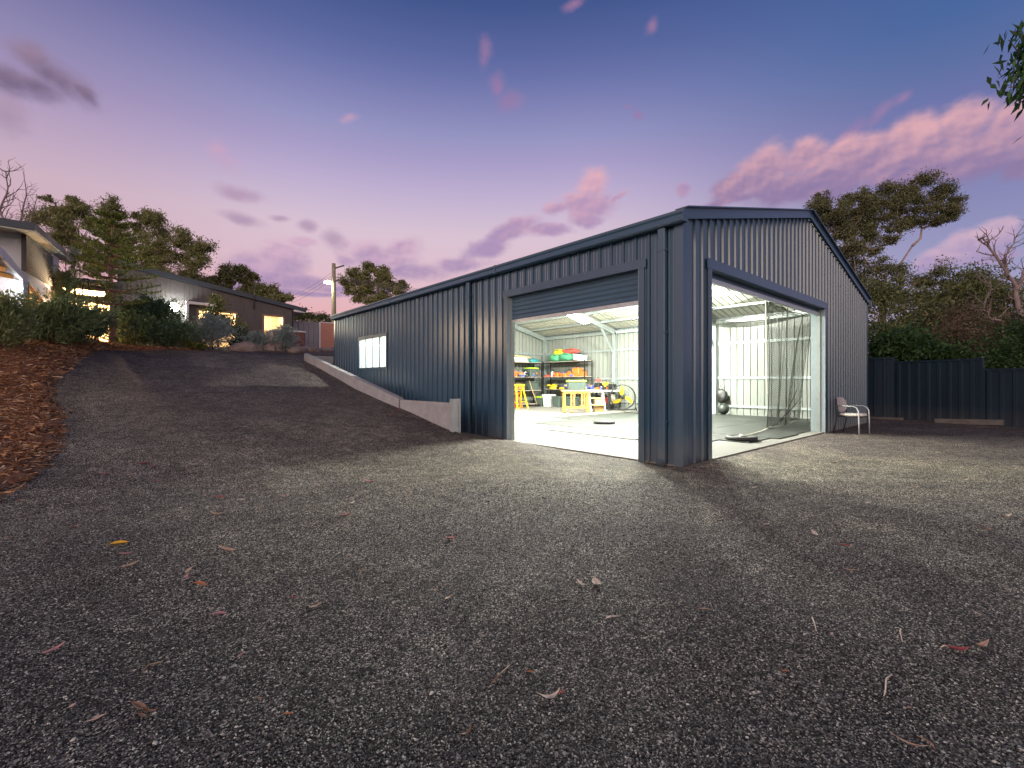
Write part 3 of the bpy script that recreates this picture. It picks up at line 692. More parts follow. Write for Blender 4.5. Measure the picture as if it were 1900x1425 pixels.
# ---------------------------------------------------------------- corrugated sheet
def corr(mb, s0, s1, place, zlo, zhi, openings=(), pitch=0.2303, off=0.0, phase=0.06, h=0.032, top=0.030, foot=0.048, minor=True, flip=False):
    pts = [(s0, 0.0), (s1, 0.0)]
    k = math.floor((s0 - phase) / pitch) - 1
    while True:
        c = phase + k * pitch; k += 1
        if c > s1 + pitch: break
        loc = [(c - foot / 2, 0), (c - top / 2, h), (c + top / 2, h), (c + foot / 2, 0)]
        if minor:
            for q in (0.36, 0.64):
                m = c + pitch * q; loc += [(m - .010, 0), (m - .004, .0035), (m + .004, .0035), (m + .010, 0)]
        pts += [(s, n) for s, n in loc if s0 < s < s1]
    pts.sort()
    S = np.array([p[0] for p in pts]); Nn = np.array([p[1] for p in pts])
    edges = sorted(set([o[0] for o in openings] + [o[1] for o in openings]))
    for e in edges:
        if s0 < e < s1 and np.min(np.abs(S - e)) > 1e-4:
            n = float(np.interp(e, S, Nn)); j = np.searchsorted(S, e); S = np.insert(S, j, e); Nn = np.insert(Nn, j, n)
    for a in range(len(S) - 1):
        sa, sb = S[a], S[a + 1]
        if sb - sa < 1e-6: continue
        mid = (sa + sb) / 2
        iv = [(None, None)]
        spans = []
        cuts = sorted([(o[2], o[3]) for o in openings if o[0] <= mid <= o[1]])
        lo = None
        for (c0, c1) in cuts:
            if c0 > zlo(mid) + 1e-4: spans.append((lo, c0))
            lo = c1
        spans.append((lo, None))
        for (p, q) in spans:
            za = p if p is not None else zlo(sa); zb = p if p is not None else zlo(sb)
            ta = q if q is not None else zhi(sa); tb = q if q is not None else zhi(sb)
            v = [place(sa, Nn[a] + off, za), place(sb, Nn[a + 1] + off, zb), place(sb, Nn[a + 1] + off, tb), place(sa, Nn[a] + off, ta)]
            mb.add(v, [(3, 2, 1, 0) if flip else (0, 1, 2, 3)])
    return mb

# ---------------------------------------------------------------- the shed
shed = thing('shed', 'large blue-grey ribbed steel shed with two open roller doors at its near corner', 'shed', (W / 2, LEN / 2, 0))
SD = (0.69, 3.80, -0.05, 3.0)            # roller door in the long side: y0, y1, z0, z1
GD = (0.83, 6.62, -0.05, 3.0)            # roller door in the gable: x0, x1, z0, z1
SW = (9.25, 11.27, 1.60, 2.60)           # sliding window
p_side = lambda s, n, z: (-n, s, z)
p_gab = lambda s, n, z: (s, -n, z)
p_back = lambda s, n, z: (W + n, s, z)
p_end = lambda s, n, z: (s, LEN + n, z)
SL = (RIDGE - EAVE - 0.02) / (W / 2)
gtop = lambda s: EAVE + SL * min(s, W - s) + 0.011
zl = lambda s: -0.05
sw_ = corr(MB(), 0.0, LEN, p_side, zl, lambda s: EAVE - .02, [SD, SW])
# screws on the ribs at the girt lines: small hex heads
for z in (0.32, 1.35, 2.62):
    k = 0
    while 0.06 + k * .2303 < LEN:
        y = 0.06 + k * .2303 + .115; k += 1
        if SD[0] - .1 < y < SD[1] + .1 or (SW[0] < y < SW[1] and 1.5 < z < 2.7) : continue
        sw_.lathe((-0.0, y, z), [(.008, 0), (.008, -.006), (.004, -.008)], 6, 'x')
k = 0
while 0.06 + k * .2303 * 3 < LEN:
    y = 0.06 + k * .2303 * 3 + .026; k += 1
    if SD[0] - .1 < y < SD[1] + .1: sw_.box(-.0035, .0, y, y + .004, 3.08, EAVE - .03)
    elif SW[0] - .1 < y < SW[1] + .1: sw_.box(-.0035, .0, y, y + .004, 0, SW[2] - .05); sw_.box(-.0035, .0, y, y + .004, SW[3] + .06, EAVE - .03)
    else: sw_.box(-.0035, .0, y, y + .004, 0, EAVE - .03)
sw_.build('wall', M['steel_blue'], shed)
corr(MB(), 0.0, W, p_gab, zl, gtop, [GD], phase=0.115).build('wall', M['steel_blue'], shed)
corr(MB(), 0.0, LEN, p_back, zl, lambda s: EAVE - .02).build('wall', M['steel_blue'], shed)
corr(MB(), 0.0, W, p_end, zl, gtop).build('wall', M['steel_blue'], shed)
li = MB()
corr(li, 0.0, LEN, p_side, zl, lambda s: EAVE - .02, [SD, SW], off=-0.005)
corr(li, 0.0, W, p_gab, zl, gtop, [GD], off=-0.005, phase=0.115)
corr(li, 0.0, LEN, p_back, zl, lambda s: EAVE - .02, off=-0.005)
corr(li, 0.0, W, p_end, zl, gtop, off=-0.005)
li.build('wall_lining', M['lining'], shed)
# roof
th = math.atan(SL); rl_ = (W / 2 + 0.10) / math.cos(th)
def p_rl(s, n, t): return (-0.10 + t * math.cos(th) - n * math.sin(th), s, EAVE - 0.10 * SL + t * math.sin(th) + n * math.cos(th))
def p_rr(s, n, t): return (W + 0.10 - t * math.cos(th) + n * math.sin(th), s, EAVE - 0.10 * SL + t * math.sin(th) + n * math.cos(th))
for pl in (p_rl, p_rr):
    corr(MB(), -0.04, LEN + .04, pl, lambda s: 0, lambda s: rl_, off=0.02, minor=False).build('roof', M['roof_blue'], shed)
rli = MB()
for pl in (p_rl, p_rr): corr(rli, -0.03, LEN + .03, pl, lambda s: 0.1, lambda s: rl_, off=0.014, minor=False)
rli.build('roof_lining', M['roof_lining'], shed)
MB().tube([(W / 2, -0.05, RIDGE + .03), (W / 2, LEN + .05, RIDGE + .03)], 0.06, 10).build('ridge_cap', M['roof_blue'], shed)
# gutters: quad profile swept along the eave
def gutter(x, sgn):
    prof = [(0, 0), (0.10, 0), (0.125, .02), (0.115, .10), (0.130, .13), (0.130, .165), (0.118, .165), (0.105, .13), (0.105, .10), (0.11, .03), (0.012, .012), (0.012, .15), (0, .15)]
    g = MB(); n = len(prof)
    v = [(x - sgn * a, y, 3.435 + b) for y in (-0.10, LEN + .06) for a, b in prof]
    f = [(i, (i + 1) % n, n + (i + 1) % n, n + i) for i in range(n)]
    g.add(v, f if sgn > 0 else [tuple(reversed(q)) for q in f])
    for y in (-0.10, LEN + .06):                                    # stop ends
        g.box(min(x, x - sgn * .128), max(x, x - sgn * .128), y - .006, y + .006, 3.436, 3.598)
    for yy in (4.05, 8.9): g.box(min(x - sgn * .02, x - sgn * .133), max(x - sgn * .02, x - sgn * .133), yy - .02, yy + .02, 3.432, 3.61)   # joiners
    return g
gutter(-0.034, 1).build('gutter', M['trim_blue'], shed)
gutter(W + 0.034, -1).build('gutter', M['trim_blue'], shed)
# barge capping on both gables
for yf, sg in ((0.0, -1), (LEN, 1)):
    b = MB()
    for (xa, xb) in ((-0.06, W / 2), (W + .06, W / 2)):
        za, zb = EAVE + .035, RIDGE + .045
        y0 = yf + sg * 0.052
        b.beam((xa, y0, za - .01), (xb, y0, zb - .01), 0.05, 0.15)
        b.beam((xa, yf + sg * .062, za + .04), (xb, yf + sg * .062, zb + .04), 0.035, 0.045)
        b.beam((xa, yf + sg * .03, za + .075), (xb, yf + sg * .03, zb + .075), 0.20, 0.018)
    b.build('barge_capping', M['trim_blue'], shed)
# corner flashings
for (x, y, sx, sy) in ((0, 0, -1, -1), (W, 0, 1, -1), (0, LEN, -1, 1), (W, LEN, 1, 1)):
    c = MB(); a = .034
    c.box(min(x + sx * a, x - sx * .10), max(x + sx * a, x - sx * .10), y + sy * .030 - .004, y + sy * .030 + .004, -.05, EAVE - .02)
    c.box(x + sx * .030 - .004, x + sx * .030 + .004, min(y + sy * .026, y - sy * .10), max(y + sy * .026, y - sy * .10), -.05, EAVE - .02)
    c.build('corner_flashing', M['trim_blue'], shed)
# downpipes
for y in (0.27, 5.09):
    d = MB(); d.rbox((-0.075, y, 1.735), (0.075, 0.115, 3.40), b=.012)
    d.beam((-0.075, y, .05), (-0.15, y, .0), .1, .07)
    for z in (0.6, 1.9, 3.1): d.box(-.117, -.03, y - .07, y + .07, z, z + .03)
    d.build('downpipe', M['trim_blue'], shed)
# floor slab
fl = MB(); fl.box(-0.015, W + .015, -0.015, LEN + .015, -0.25, 0.0)
fl.build('floor_slab', M['concrete'], shed)

def frame_side():
    f = MB()
    # outer flashings proud of the ribs, header over the jambs
    f.box(-0.044, -0.03, SD[0] - .13, SD[1] + .13, 2.93, 3.07)
    f.box(-0.046, 0.18, SD[0], SD[1], 2.93, 2.944)
    f.box(-0.042, -0.031, SD[0] - .10, SD[0], -.03, 2.928)
    f.box(-0.042, -0.031, SD[1], SD[1] + .10, -.03, 2.928)
    return f
df = frame_side().build('door_frame', M['trim_blue'], shed)
j = MB()
j.box(-.041, .16, SD[0] - .004, SD[0] + .006, -.02, 2.928); j.box(.02, .17, SD[0] - .16, SD[0] - .0045, 0, 3.3); j.build('jamb', M['galv_jamb'], df)
j = MB(); j.box(-.041, .16, SD[1] - .006, SD[1] + .004, -.02, 2.928); j.box(.02, .17, SD[1] + .0045, SD[1] + .16, -.0, 3.3); j.build('jamb', M['galv_jamb'], df)
f = MB()
f.box(GD[0] - .14, GD[1] + .14, -0.046, -0.030, 2.93, 3.085)
f.box(GD[0], GD[1], -0.048, 0.18, 2.93, 2.944)
f.box(GD[0] - .10, GD[0], -0.042, -0.031, -.03, 2.928)
f.box(GD[1], GD[1] + .12, -0.042, -0.031, -.03, 2.928)
df2 = f.build('door_frame', M['trim_blue'], shed)
j = MB()
j.box(GD[0] - .004, GD[0] + .006, -.041, .22, -.02, 2.928); j.box(GD[0] - .2, GD[0] - .0045, .03, .22, 0, 3.4); j.build('jamb', M['galv_jamb'], df2)
j = MB(); j.box(GD[1] - .006, GD[1] + .004, -.041, .26, -.02, 2.928); j.box(GD[1] + .0045, GD[1] + .2, .03, .25, 0, 3.4); j.build('jamb', M['galv_jamb'], df2)

def curtain(s0, s1, z0, z1, place):
    mb = MB(); zs = []; z = z0; k = 0
    prof = [(0, 0), (.010, .016), (.030, .021), (.048, .016), (.056, 0), (.072, -.004)]
    rows = []
    while z < z1:
        for dz, n in prof:
            if z + dz <= z1: rows.append((z + dz, n))
        z += .085
    v = [place(s, n, zz) for zz, n in rows for s in (s0, s1)]
    return mb.add(v, [(2 * i, 2 * i + 1, 2 * i + 3, 2 * i + 2) for i in range(len(rows) - 1)], True)
rd = curtain(SD[0] + .02, SD[1] - .02, 2.47, 3.06, lambda s, n, z: (.10 - n, s, z)).build('roller_door', M['curtain'], shed)
MB().box(.075, .125, SD[0] + .02, SD[1] - .02, 2.405, 2.468).build('bottom_rail', M['galv_rail'], rd)
for y in (SD[0] + .018, SD[1] - .018): MB().box(.06, .15, y - .012, y + .012, -.0, 2.925).build('guide', M['galv'], rd)
MB().tube([(.36, SD[0] - .05, 3.16), (.36, SD[1] + .05, 3.16)], .19, 18).build('drum', M['lining'], rd)
rd2 = curtain(GD[0] + .02, GD[1] - .02, 2.845, 3.06, lambda s, n, z: (s, .10 - n, z)).build('roller_door', M['curtain'], shed)
MB().box(GD[0] + .02, GD[1] - .02, .07, .13, 2.775, 2.843).build('bottom_rail', M['galv_rail'], rd2)
for x in (GD[0] + .019, GD[1] - .019): MB().box(x - .012, x + .012, .06, .15, 0, 2.925).build('guide', M['galv'], rd2)
MB().tube([(GD[0] - .05, .38, 3.17), (GD[1] + .05, .38, 3.17)], .20, 18).build('drum', M['lining'], rd2)

# sliding window, four lights
wf = MB(); fr = .045
wf.box(-.05, .03, SW[0] - .02, SW[1] + .02, SW[2] - .03, SW[2] + fr); wf.box(-.05, .03, SW[0] - .02, SW[1] + .02, SW[3] - fr, SW[3] + .05)
wf.box(-.048, .028, SW[0] - .02, SW[0] + fr, SW[2] + fr, SW[3] - fr); wf.box(-.048, .028, SW[1] - fr, SW[1] + .02, SW[2] + fr, SW[3] - fr)
win = wf.build('window', M['trim_blue'], shed)
for i in (1, 2, 3):
    y = SW[0] + (SW[1] - SW[0]) * i / 4
    MB().box(-.035, .015, y - .016, y + .016, SW[2] + fr, SW[3] - fr).build('mullion', M['trim_blue'], win)
for i in range(4):
    a, b = SW[0] + (SW[1] - SW[0]) * i / 4, SW[0] + (SW[1] - SW[0]) * (i + 1) / 4
    MB().poly([(-.008, b, SW[2] + .02), (-.008, a, SW[2] + .02), (-.008, a, SW[3] - .02), (-.008, b, SW[3] - .02)]).build('pane', M['frosted'], win)
MB().box(-.052, -.035, SW[0] + (SW[1] - SW[0]) * .25 - .02, SW[0] + (SW[1] - SW[0]) * .25 + .03, 2.02, 2.10).build('latch', M['trim_blue'], win)

# portal frames, girts, purlins
for y in (0.17, 4.5, 9.0, LEN - .15):
    for xx in (0.14, W - .14):
        if y < 1 and xx < 1: xx = .18
        c = MB(); c.box(xx - .10, xx + .10, y - .075, y + .075, 0, 3.42)
        for sgn in (-1, 1): c.box(xx - .11, xx + .11, y + sgn * .10 - .02, y + sgn * .10 + .02, 0, .012)
        c.build('column', M['galv'], shed)
    zz = lambda x: EAVE + SL * min(x, W - x)
    for a, b in ((.14, W / 2), (W - .14, W / 2)):
        MB().beam((a, y, zz(a) - .20), (b, y, zz(b) - .20), .15, .20).build('rafter', M['galv'], shed)
        sg = 1 if a < 1 else -1
        if 1 < y < LEN - 1:
            MB().beam((a, y, 2.35), (a + sg * .95, y, zz(a + sg * .95) - .27), .06, .10).build('knee_brace', M['galv'], shed)
for z in (0.27, 1.29, 2.56):
    g = MB()
    g.box(W - .055, W - .008, .1, LEN - .1, z, z + .085)
    g.build('girt', M['galv'], shed)
    g = MB(); g.box(.1, W - .1, LEN - .055, LEN - .008, z, z + .085); g.build('girt', M['galv'], shed)
    g = MB()
    g.box(.008, .055, SD[1] + .18, SW[0] - .06 if z in (1.29, 2.56) else LEN - .1, z, z + .085)
    if z in (1.29, 2.56): g.box(.008, .055, SW[1] + .06, LEN - .1, z, z + .085)
    g.build('girt', M['galv'], shed)
    g = MB(); g.box(GD[1] + .22, W - .1, .008, .055, z, z + .085); g.build('girt', M['galv'], shed)
for x in (0.12, W - .12):
    MB().box(x - .05, x + .05, .1, LEN - .1, 3.33, 3.44).build('eave_beam', M['galv'], shed)
for q in (1.15, 2.2, 3.25, 4.3, 5.2):
    for x in (q, W - q):
        z = EAVE + SL * q
        MB().box(x - .05, x + .05, .05, LEN - .05, z - .095, z - .015).build('purlin', M['galv'], shed)

# ceiling lights
LAMPS = [((7.72, 8.55, 3.74), 'bright white shed light hanging below the roof, seen through the side door', 480),
         ((5.42, 4.40, 4.28), 'shed light hung under the ridge between the two doors', 2200),
         ((3.05, 4.40, 3.76), 'added unseen light under the roof slope nearest the side door', 2100),  # extra unseen lamp, added to soften the corner shadow
         ((7.75, 4.40, 3.76), 'added unseen light under the far roof slope, opposite the gable door', 3900),  # added out of sight, fills the dark wedge off the corner
         ((3.10, 9.10, 3.72), 'shed light under the roof slope near the sliding window', 3000)]
for (p, lab, pw) in LAMPS:
    t = thing('ceiling_light', lab, 'ceiling light', p, 'lights under the shed roof')
    a = math.atan(SL) * (-1 if p[0] > W / 2 else (1 if p[0] < W / 2 - .5 else 0))
    hb = MB(); R = Euler((0, -a, 0)).to_matrix()
    hb.lathe((p[0], p[1], p[2]), [(.05, .13), (.16, .11), (.20, .03), (.21, 0), (.20, -.01)], 20)
    hb.tube([(p[0], p[1], p[2] + .12), (p[0], p[1], EAVE + SL * min(p[0], W - p[0]) - .1)], .012, 6)
    hb.obox((p[0], p[1], p[2] + .06), (1.06, .34, .06), (0, -a, 0))
    hb.build('housing', M['galv_rail'], t)
    db = MB(); db.obox((p[0], p[1], p[2] - .01), (1.06, .32, .13), (0, -a, 0)); db.build('diffuser', M['lamp_glow'], t)
    l = bpy.data.lights.new('shed_lamp', 'AREA'); lo = bpy.data.objects.new('shed_lamp', l); COL.objects.link(lo)
    l.shape = 'RECTANGLE'; l.size = 1.0; l.size_y = .2; l.energy = pw * .55; l.color = (0.94, 1.0, 0.93)
    lo.location = (p[0], p[1], p[2] - .04); lo.parent = None
    l2 = bpy.data.lights.new('shed_lamp_bulb', 'POINT'); lo2 = bpy.data.objects.new('shed_lamp_bulb', l2); COL.objects.link(lo2)
    l2.energy = pw * .75; l2.color = (1.0, 0.99, 0.83); l2.shadow_soft_size = .16; lo2.location = (p[0], p[1], p[2] - .14)

# ---------------------------------------------------------------- concrete sleeper retaining wall
rw = thing('retaining_wall', 'low concrete sleeper retaining wall beside the ramp with galvanised end post', 'retaining wall', (-0.95, 8.8, 0))
pz = lambda y: float(ramp(y)) - .022
q = MB(); q.box(-1.03, -0.93, 4.34, 6.56, -.1, 0.775); q.build('sleeper', M['sleeper'], rw)
for a, b in ((6.575, 8.95), (8.96, 11.3), (11.31, 13.62)):
    za, zb = [0.81 + (2.20 - .81) * (t - 6.575) / (13.62 - 6.575) for t in (a, b)]
    MB().prism([(-1.05, a, 0), (-1.05, b, 0), (-1.05, b, zb), (-1.05, a, za)], (.15, 0, 0)).build('sleeper', M['sleeper'], rw)
MB().box(-.895, -.035, 13.60, 13.72, 0, 2.12).build('sleeper', M['sleeper'], rw, )
p = MB(); p.box(-1.075, -1.06, 4.22, 4.33, -.05, .86); p.box(-.905, -.89, 4.22, 4.33, -.05, .86); p.box(-1.06, -.905, 4.27, 4.285, -.05, .858)
p.build('post', M['galv_rail'], rw)
p = MB(); p.box(-1.068, -1.051, 6.50, 6.60, .2, .79); p.build('post', M['sleeper'], rw)

# small bits of leaf and bark caught on the gravel
def litter():
    n = 2600
    x = RNG.uniform(-9, 12, n); y = RNG.uniform(-5, 15, n)
    a_ = RNG.random(n)
    k = a_ < .30; x[k] = medge(y[k]) + RNG.exponential(.55, k.sum())                      # blown off the mulch
    k2 = (a_ > .30) & (a_ < .48); x[k2] = -1.08 - RNG.exponential(.12, k2.sum()); y[k2] = RNG.uniform(4.3, 13.5, k2.sum())   # along the sleeper wall
    k3 = (a_ > .48) & (a_ < .56); y[k3] = -.06 - RNG.exponential(.10, k3.sum()); x[k3] = RNG.uniform(-.1, 11.5, k3.sum())   # along the gable
    k4 = (a_ > .56) & (a_ < .60); x[k4] = -.06 - RNG.exponential(.06, k4.sum()); y[k4] = RNG.uniform(-.1, 5.0, k4.sum())
    ok = ~((x > -.05) & (y > -.05)) & (x > medge(y) - .1) & ~((x > -1.04) & (y > 4.3)); x, y = x[ok], y[ok]; n = len(x)
    z = gz(x, y) + RNG.uniform(.004, .011, n)
    a = RNG.uniform(0, 6.283, n); l = RNG.gamma(3, .0022, n) + .004; w = l * RNG.uniform(.18, .5, n)
    tl = RNG.normal(0, .2, n)
    dx = np.stack([np.cos(a), np.sin(a), tl], 1) * l[:, None]; dy = np.stack([-np.sin(a), np.cos(a), RNG.normal(0, .3, n)], 1) * w[:, None]
    c = np.stack([x, y, z], 1)
    V = np.stack([c - dx, c + dy, c + dx, c - dy], 1).reshape(-1, 3)
    o = np_mesh('leaf_litter', V, np.arange(4 * n).reshape(-1, 4), M['litter']); tag(o, 'tiny scraps of dry leaf and bark strewn over the gravel', 'leaf litter', kind='stuff')
litter()
# ---------------------------------------------------------------- things inside the shed
# rubber mats
MATS = [(1.92, 2.06, 3.12, 4.56), (3.13, 2.06, 4.95, 3.26), (3.13, 3.27, 4.95, 4.56), (2.96, 4.57, 4.78, 6.33), (4.79, 4.57, 6.6, 5.85), (4.79, 5.86, 6.62, 7.22),
        (2.78, .93, 4.30, 2.05), (3.20, .34, 4.31, .92), (4.32, .18, 5.52, 2.05), (5.53, .25, 7.1, 2.05), (7.11, .33, 8.9, 2.05), (8.91, .55, 10.55, 2.05), (4.96, 2.06, 6.9, 4.56), (6.91, 2.06, 8.8, 4.56), (8.81, 2.06, 10.55, 4.56), (6.63, 4.57, 8.6, 7.2), (8.61, 4.57, 10.5, 7.2)]
for i, (a, b, c, d) in enumerate(MATS):
    t = .016 + .002 * (i % 3)
    o = MB().rbox(((a + c) / 2, (b + d) / 2, t / 2 + .001), (c - a - .012, d - b - .012, t), b=.006).build('rubber_mat', M['rubber'])
    tag(o, 'black rubber gym mat laid edge to edge on the pale shed floor', 'rubber mat', 'rubber mats on the shed floor')

def plate(x, y, lab):
    t = thing('weight_plate', lab, 'weight plate', (x, y, .02), 'weight plates on the mats')
    MB().lathe((x, y, .02), [(.285, .0), (.30, .012), (.30, .062), (.285, .075), (.22, .078), (.20, .066), (.10, .066), (.09, .075), (.03, .075)], 36).build('disc', M['rubber_black'], t)
    MB().lathe((x, y, .088), [(.055, 0), (.055, .009), (.027, .009)], 20).build('hub', M['galv_rail'], t)
plate(3.52, .62, 'round black weight plate with white rope, holding the net down in the gable doorway')
plate(4.33, 4.68, 'round black weight plate lying on the mats seen through the side door')

# hanging net
def net():
    t = thing('practice_net', 'black sports net hanging from the shed roof inside the gable doorway', 'net', (7.9, 1.2, 3.2))
    def cloth(name, top, bot, nu, nv, fold, bulge):
        V = []; UV = []
        for j in range(nv + 1):
            b = j / nv
            for i in range(nu + 1):
                a = i / nu
                P0 = top(a); P1 = bot(a); p = P0 + (P1 - P0) * b
                off = fold * math.sin(a * 17 + b * 2) * (.3 + .7 * b) + .5 * fold * math.sin(a * 41 + b * 5)
                p = p + Vector((0, off, 0)) + bulge(a, b)
                V.append(p); UV.append((a, b))
        F = [(j * (nu + 1) + i, j * (nu + 1) + i + 1, (j + 1) * (nu + 1) + i + 1, (j + 1) * (nu + 1) + i) for j in range(nv) for i in range(nu)]
        mb = MB(); mb.add(V, F, True); o = mb.build(name, M['net'], t)
        w = (top(1) - top(0)).length; h = (bot(.5) - top(.5)).length
        uv = o.data.uv_layers.new(name='UVMap')
        for li, l in enumerate(o.data.loops):
            u_, v_ = UV[l.vertex_index]; uv.data[li].uv = (u_ * w / .05, v_ * h / .05)
    cloth('netting', lambda a: Vector((6.42 + 3.75 * a, 1.2, 3.30 - .5 * a * (1 - a))), lambda a: Vector((6.0 + 3.2 * a, 1.0 + .3 * a, .05 + .04 * math.sin(a * 9))), 60, 40, .07,
          lambda a, b: Vector((-.45 * math.sin(math.pi * b) * (a - .42), 0, 0)))
    cloth('netting', lambda a: Vector((6.05 + 4.0 * a, 1.0, 3.42 - 1.5 * a * (1 - a))), lambda a: Vector((6.2 + 3.9 * a, 4.3, 3.45 - 1.1 * a * (1 - a))), 40, 20, .03, lambda a, b: Vector((0, 0, -.25 * math.sin(math.pi * b))))
    e = MB()
    e.tube([(6.05 + 4.0 * a, 1.0, 3.42 - 1.5 * a * (1 - a)) for a in np.linspace(0, 1, 18)], .010, 5)
    e.tube([(6.42 + 3.75 * a, 1.2, 3.30 - .5 * a * (1 - a)) for a in np.linspace(0, 1, 14)], .010, 5)
    for a in (0.02, .42, .99):
        e.tube([(6.42 + 3.75 * a - .45 * math.sin(math.pi * b) * (a - .42) - (.42 + .55 * a) * b, 1.2 - .15 * b, 3.25 - 3.2 * b) for b in np.linspace(0, 1, 14)], .011, 5)
    for (a, b) in (((8.9, 1.25, .95), (7.0, 1.1, .06)), ((9.0, 1.2, .7), (6.4, 1.05, .06)), ((6.0, 1.0, .05), (9.25, 1.3, .06))):
        e.tube([Vector(a).lerp(Vector(b), k / 8) + Vector((0, 0, -.05 * math.sin(math.pi * k / 8))) for k in range(9)], .012, 5)
    e.build('edge_cord', M['black_metal'], t)
    r = MB()
    r.tube([(6.36, 1.18, 3.6), (6.38, 1.18, 2.4), (6.30, 1.15, 1.3), (6.25, 1.1, .9)], .012, 6)
    r.tube([(6.0, 1.0, .06), (5.2, .86, .05), (4.4, .78, .05), (3.8, .70, .07), (3.56, .66, .115), (3.45, .55, .115), (3.58, .52, .113)], .012, 6)
    r.build('rope', M['rope'], t)
net()

t = thing('exercise_ball', 'dark green exercise ball on the floor against the shed back wall', 'ball', (10.40, 4.05, .02))
o = MB().lathe((10.40, 4.05, .02), [(.001, 0)] + [(.2 * math.sin(math.pi * k / 14), .2 - .2 * math.cos(math.pi * k / 14)) for k in range(1, 14)] + [(.001, .4)], 26).build('ball_skin', M['ball'], t)
MB().tube([(10.40 + .2015 * math.sin(a), 4.05 + .2015 * math.cos(a) * .3, .22 + .2015 * math.cos(a) * .954) for a in np.linspace(0, 2 * math.pi, 28)[:-1]], .006, 5, closed=True).build('seam', M['rubber_black'], t)
t = thing('gym_bag', 'black bag hanging on the girt above the exercise ball', 'bag', (10.62, 4.18, .45))
MB().blob((10.60, 4.2, .68), (.13, .20, .24), 3, .2).build('bag_body', M['rubber_black'], t)
MB().tube([(10.62, 4.1, .86), (10.70, 4.14, 1.02), (10.74, 4.2, 1.30), (10.68, 4.28, 1.02), (10.62, 4.3, .86)], .014, 6).build('strap', M['black_metal'], t)

# shelving
def rack(name, lab, x0, x1, y0, y1, levels, posts_top):
    t = thing('storage_rack', lab, 'storage rack', ((x0 + x1) / 2, (y0 + y1) / 2, 0), 'black shelving racks in the far corner of the shed')
    for x in (x0, x1):
        for y in (y0, y1):
            MB().box(x - .02, x + .02, y - .02, y + .02, 0, posts_top).build('post', M['black_metal'], t)
    for z in levels:
        s = MB()
        s.box(x0 - .018, x1 + .018, y0 - .018, y0 + .018, z - .05, z - .002); s.box(x0 - .018, x1 + .018, y1 - .018, y1 + .018, z - .05, z - .002)
        s.box(x0 - .0175, x0 + .0175, y0 + .019, y1 - .019, z - .05, z - .002); s.box(x1 - .0175, x1 + .0175, y0 + .019, y1 - .019, z - .05, z - .002)
        b = s.build('shelf_rail', M['black_metal'], t)
        MB().box(x0 + .0, x1 - .0, y0 + .0, y1 - .0, z - .001, z + .016).build('shelf_board', M['cardboard'], b)
    return t
rack('r', 'long black storage rack against the back wall with bright bags on top', 10.03, 10.56, 10.15, 12.80, (.10, .82, 1.42, 2.15), 2.2)
rack('r', 'black storage rack against the far end wall, partly hidden by the door jamb', 7.55, 9.85, 12.74, 13.28, (.10, .76, 1.41, 2.12), 2.15)

def tub(x, y, z, sx, sy, sz, lab, body, lid, grp='lidded storage tubs', rotz=0.0):
    t = thing('storage_tub', lab, 'storage tub', (x, y, z), grp)
    MB().rbox((x, y, z + sz / 2), (sx, sy, sz), b=.03, taper=.86, rotz=rotz).build('tub_body', M[body], t)
    MB().rbox((x, y, z + sz + .03), (sx + .05, sy + .05, .06), b=.025, rotz=rotz).build('lid', M[lid], t)
    MB().rbox((x, y, z + sz - .06), (sx + .03, sy * .5, .04), b=.008, rotz=rotz).build('handle', M[body], t)
# on the orange bench, under the rack and on the left rack
tub(9.75, 12.62, .0, .52, .48, .42, 'grey tub with lime lid on the floor left of the white tub', 'grey_plastic', 'lime')
tub(9.72, 12.10, .0, .5, .42, .52, 'white tub with black handle on the floor under the rack', 'white_plastic', 'white_plastic')
tub(9.78, 11.52, .0, .48, .5, .44, 'dark grey tub on the floor right of the white tub', 'grey_plastic', 'grey_plastic')
tub(9.80, 10.72, .0, .48, .52, .44, 'dark grey tub on the floor behind the orange bench', 'grey_plastic', 'grey_plastic')
tub(9.45, 13.0, .78, .62, .42, .38, 'large grey tub on the middle shelf of the end wall rack', 'grey_plastic', 'grey_plastic')
tub(9.42, 13.0, 1.43, .56, .42, .40, 'grey tub with lime lid on the upper shelf of the end wall rack', 'grey_plastic', 'lime')

def bag(x, y, z, r, m, seed, lab, rot=0):
    t = thing('stuff_bag', lab, 'bag', (x, y, z), 'soft bags on top of the rack')
    MB().blob((x, y, z + r[2] * .93), r, seed, .16, 2, .85, rot).build('bag_body', M[m], t)
    MB().tube([(x - .02, y + r[1] * .8, z + r[2]), (x - r[0] * .9, y + r[1] * .3, z + r[2] * 1.5), (x - r[0] * .9, y - r[1] * .4, z + r[2] * 1.5), (x - .02, y - r[1] * .85, z + r[2])], .015, 6).build('strap', M['rubber_black'], t)
bag(10.28, 12.15, 2.17, (.26, .36, .20), 'green_fabric', 4, 'rumpled green bag at the left on top of the back wall rack')
bag(10.25, 11.42, 2.17, (.27, .44, .21), 'green_fabric', 9, 'plump green bag in the middle on top of the back wall rack')
bag(10.32, 11.98, 2.50, (.22, .34, .14), 'yellow_fabric', 14, 'bright yellow bag lying on the green bags')
bag(10.30, 11.22, 2.53, (.20, .50, .12), 'red_fabric', 21, 'long red bag lying on the plump green bag')
t = thing('white_box', 'white box tilted at the right end on top of the rack', 'box', (10.25, 10.62, 2.17))
MB().obox((10.25, 10.60, 2.31), (.36, .52, .22), (.16, 0, .1)).build('box_body', M['white_plastic'], t); MB().obox((10.245, 10.595, 2.44), (.38, .54, .03), (.16, 0, .1)).build('lid', M['white_plastic'], t)
t = thing('carton', 'pale flat carton stack on top of the end wall rack', 'box', (8.4, 13.0, 2.14))
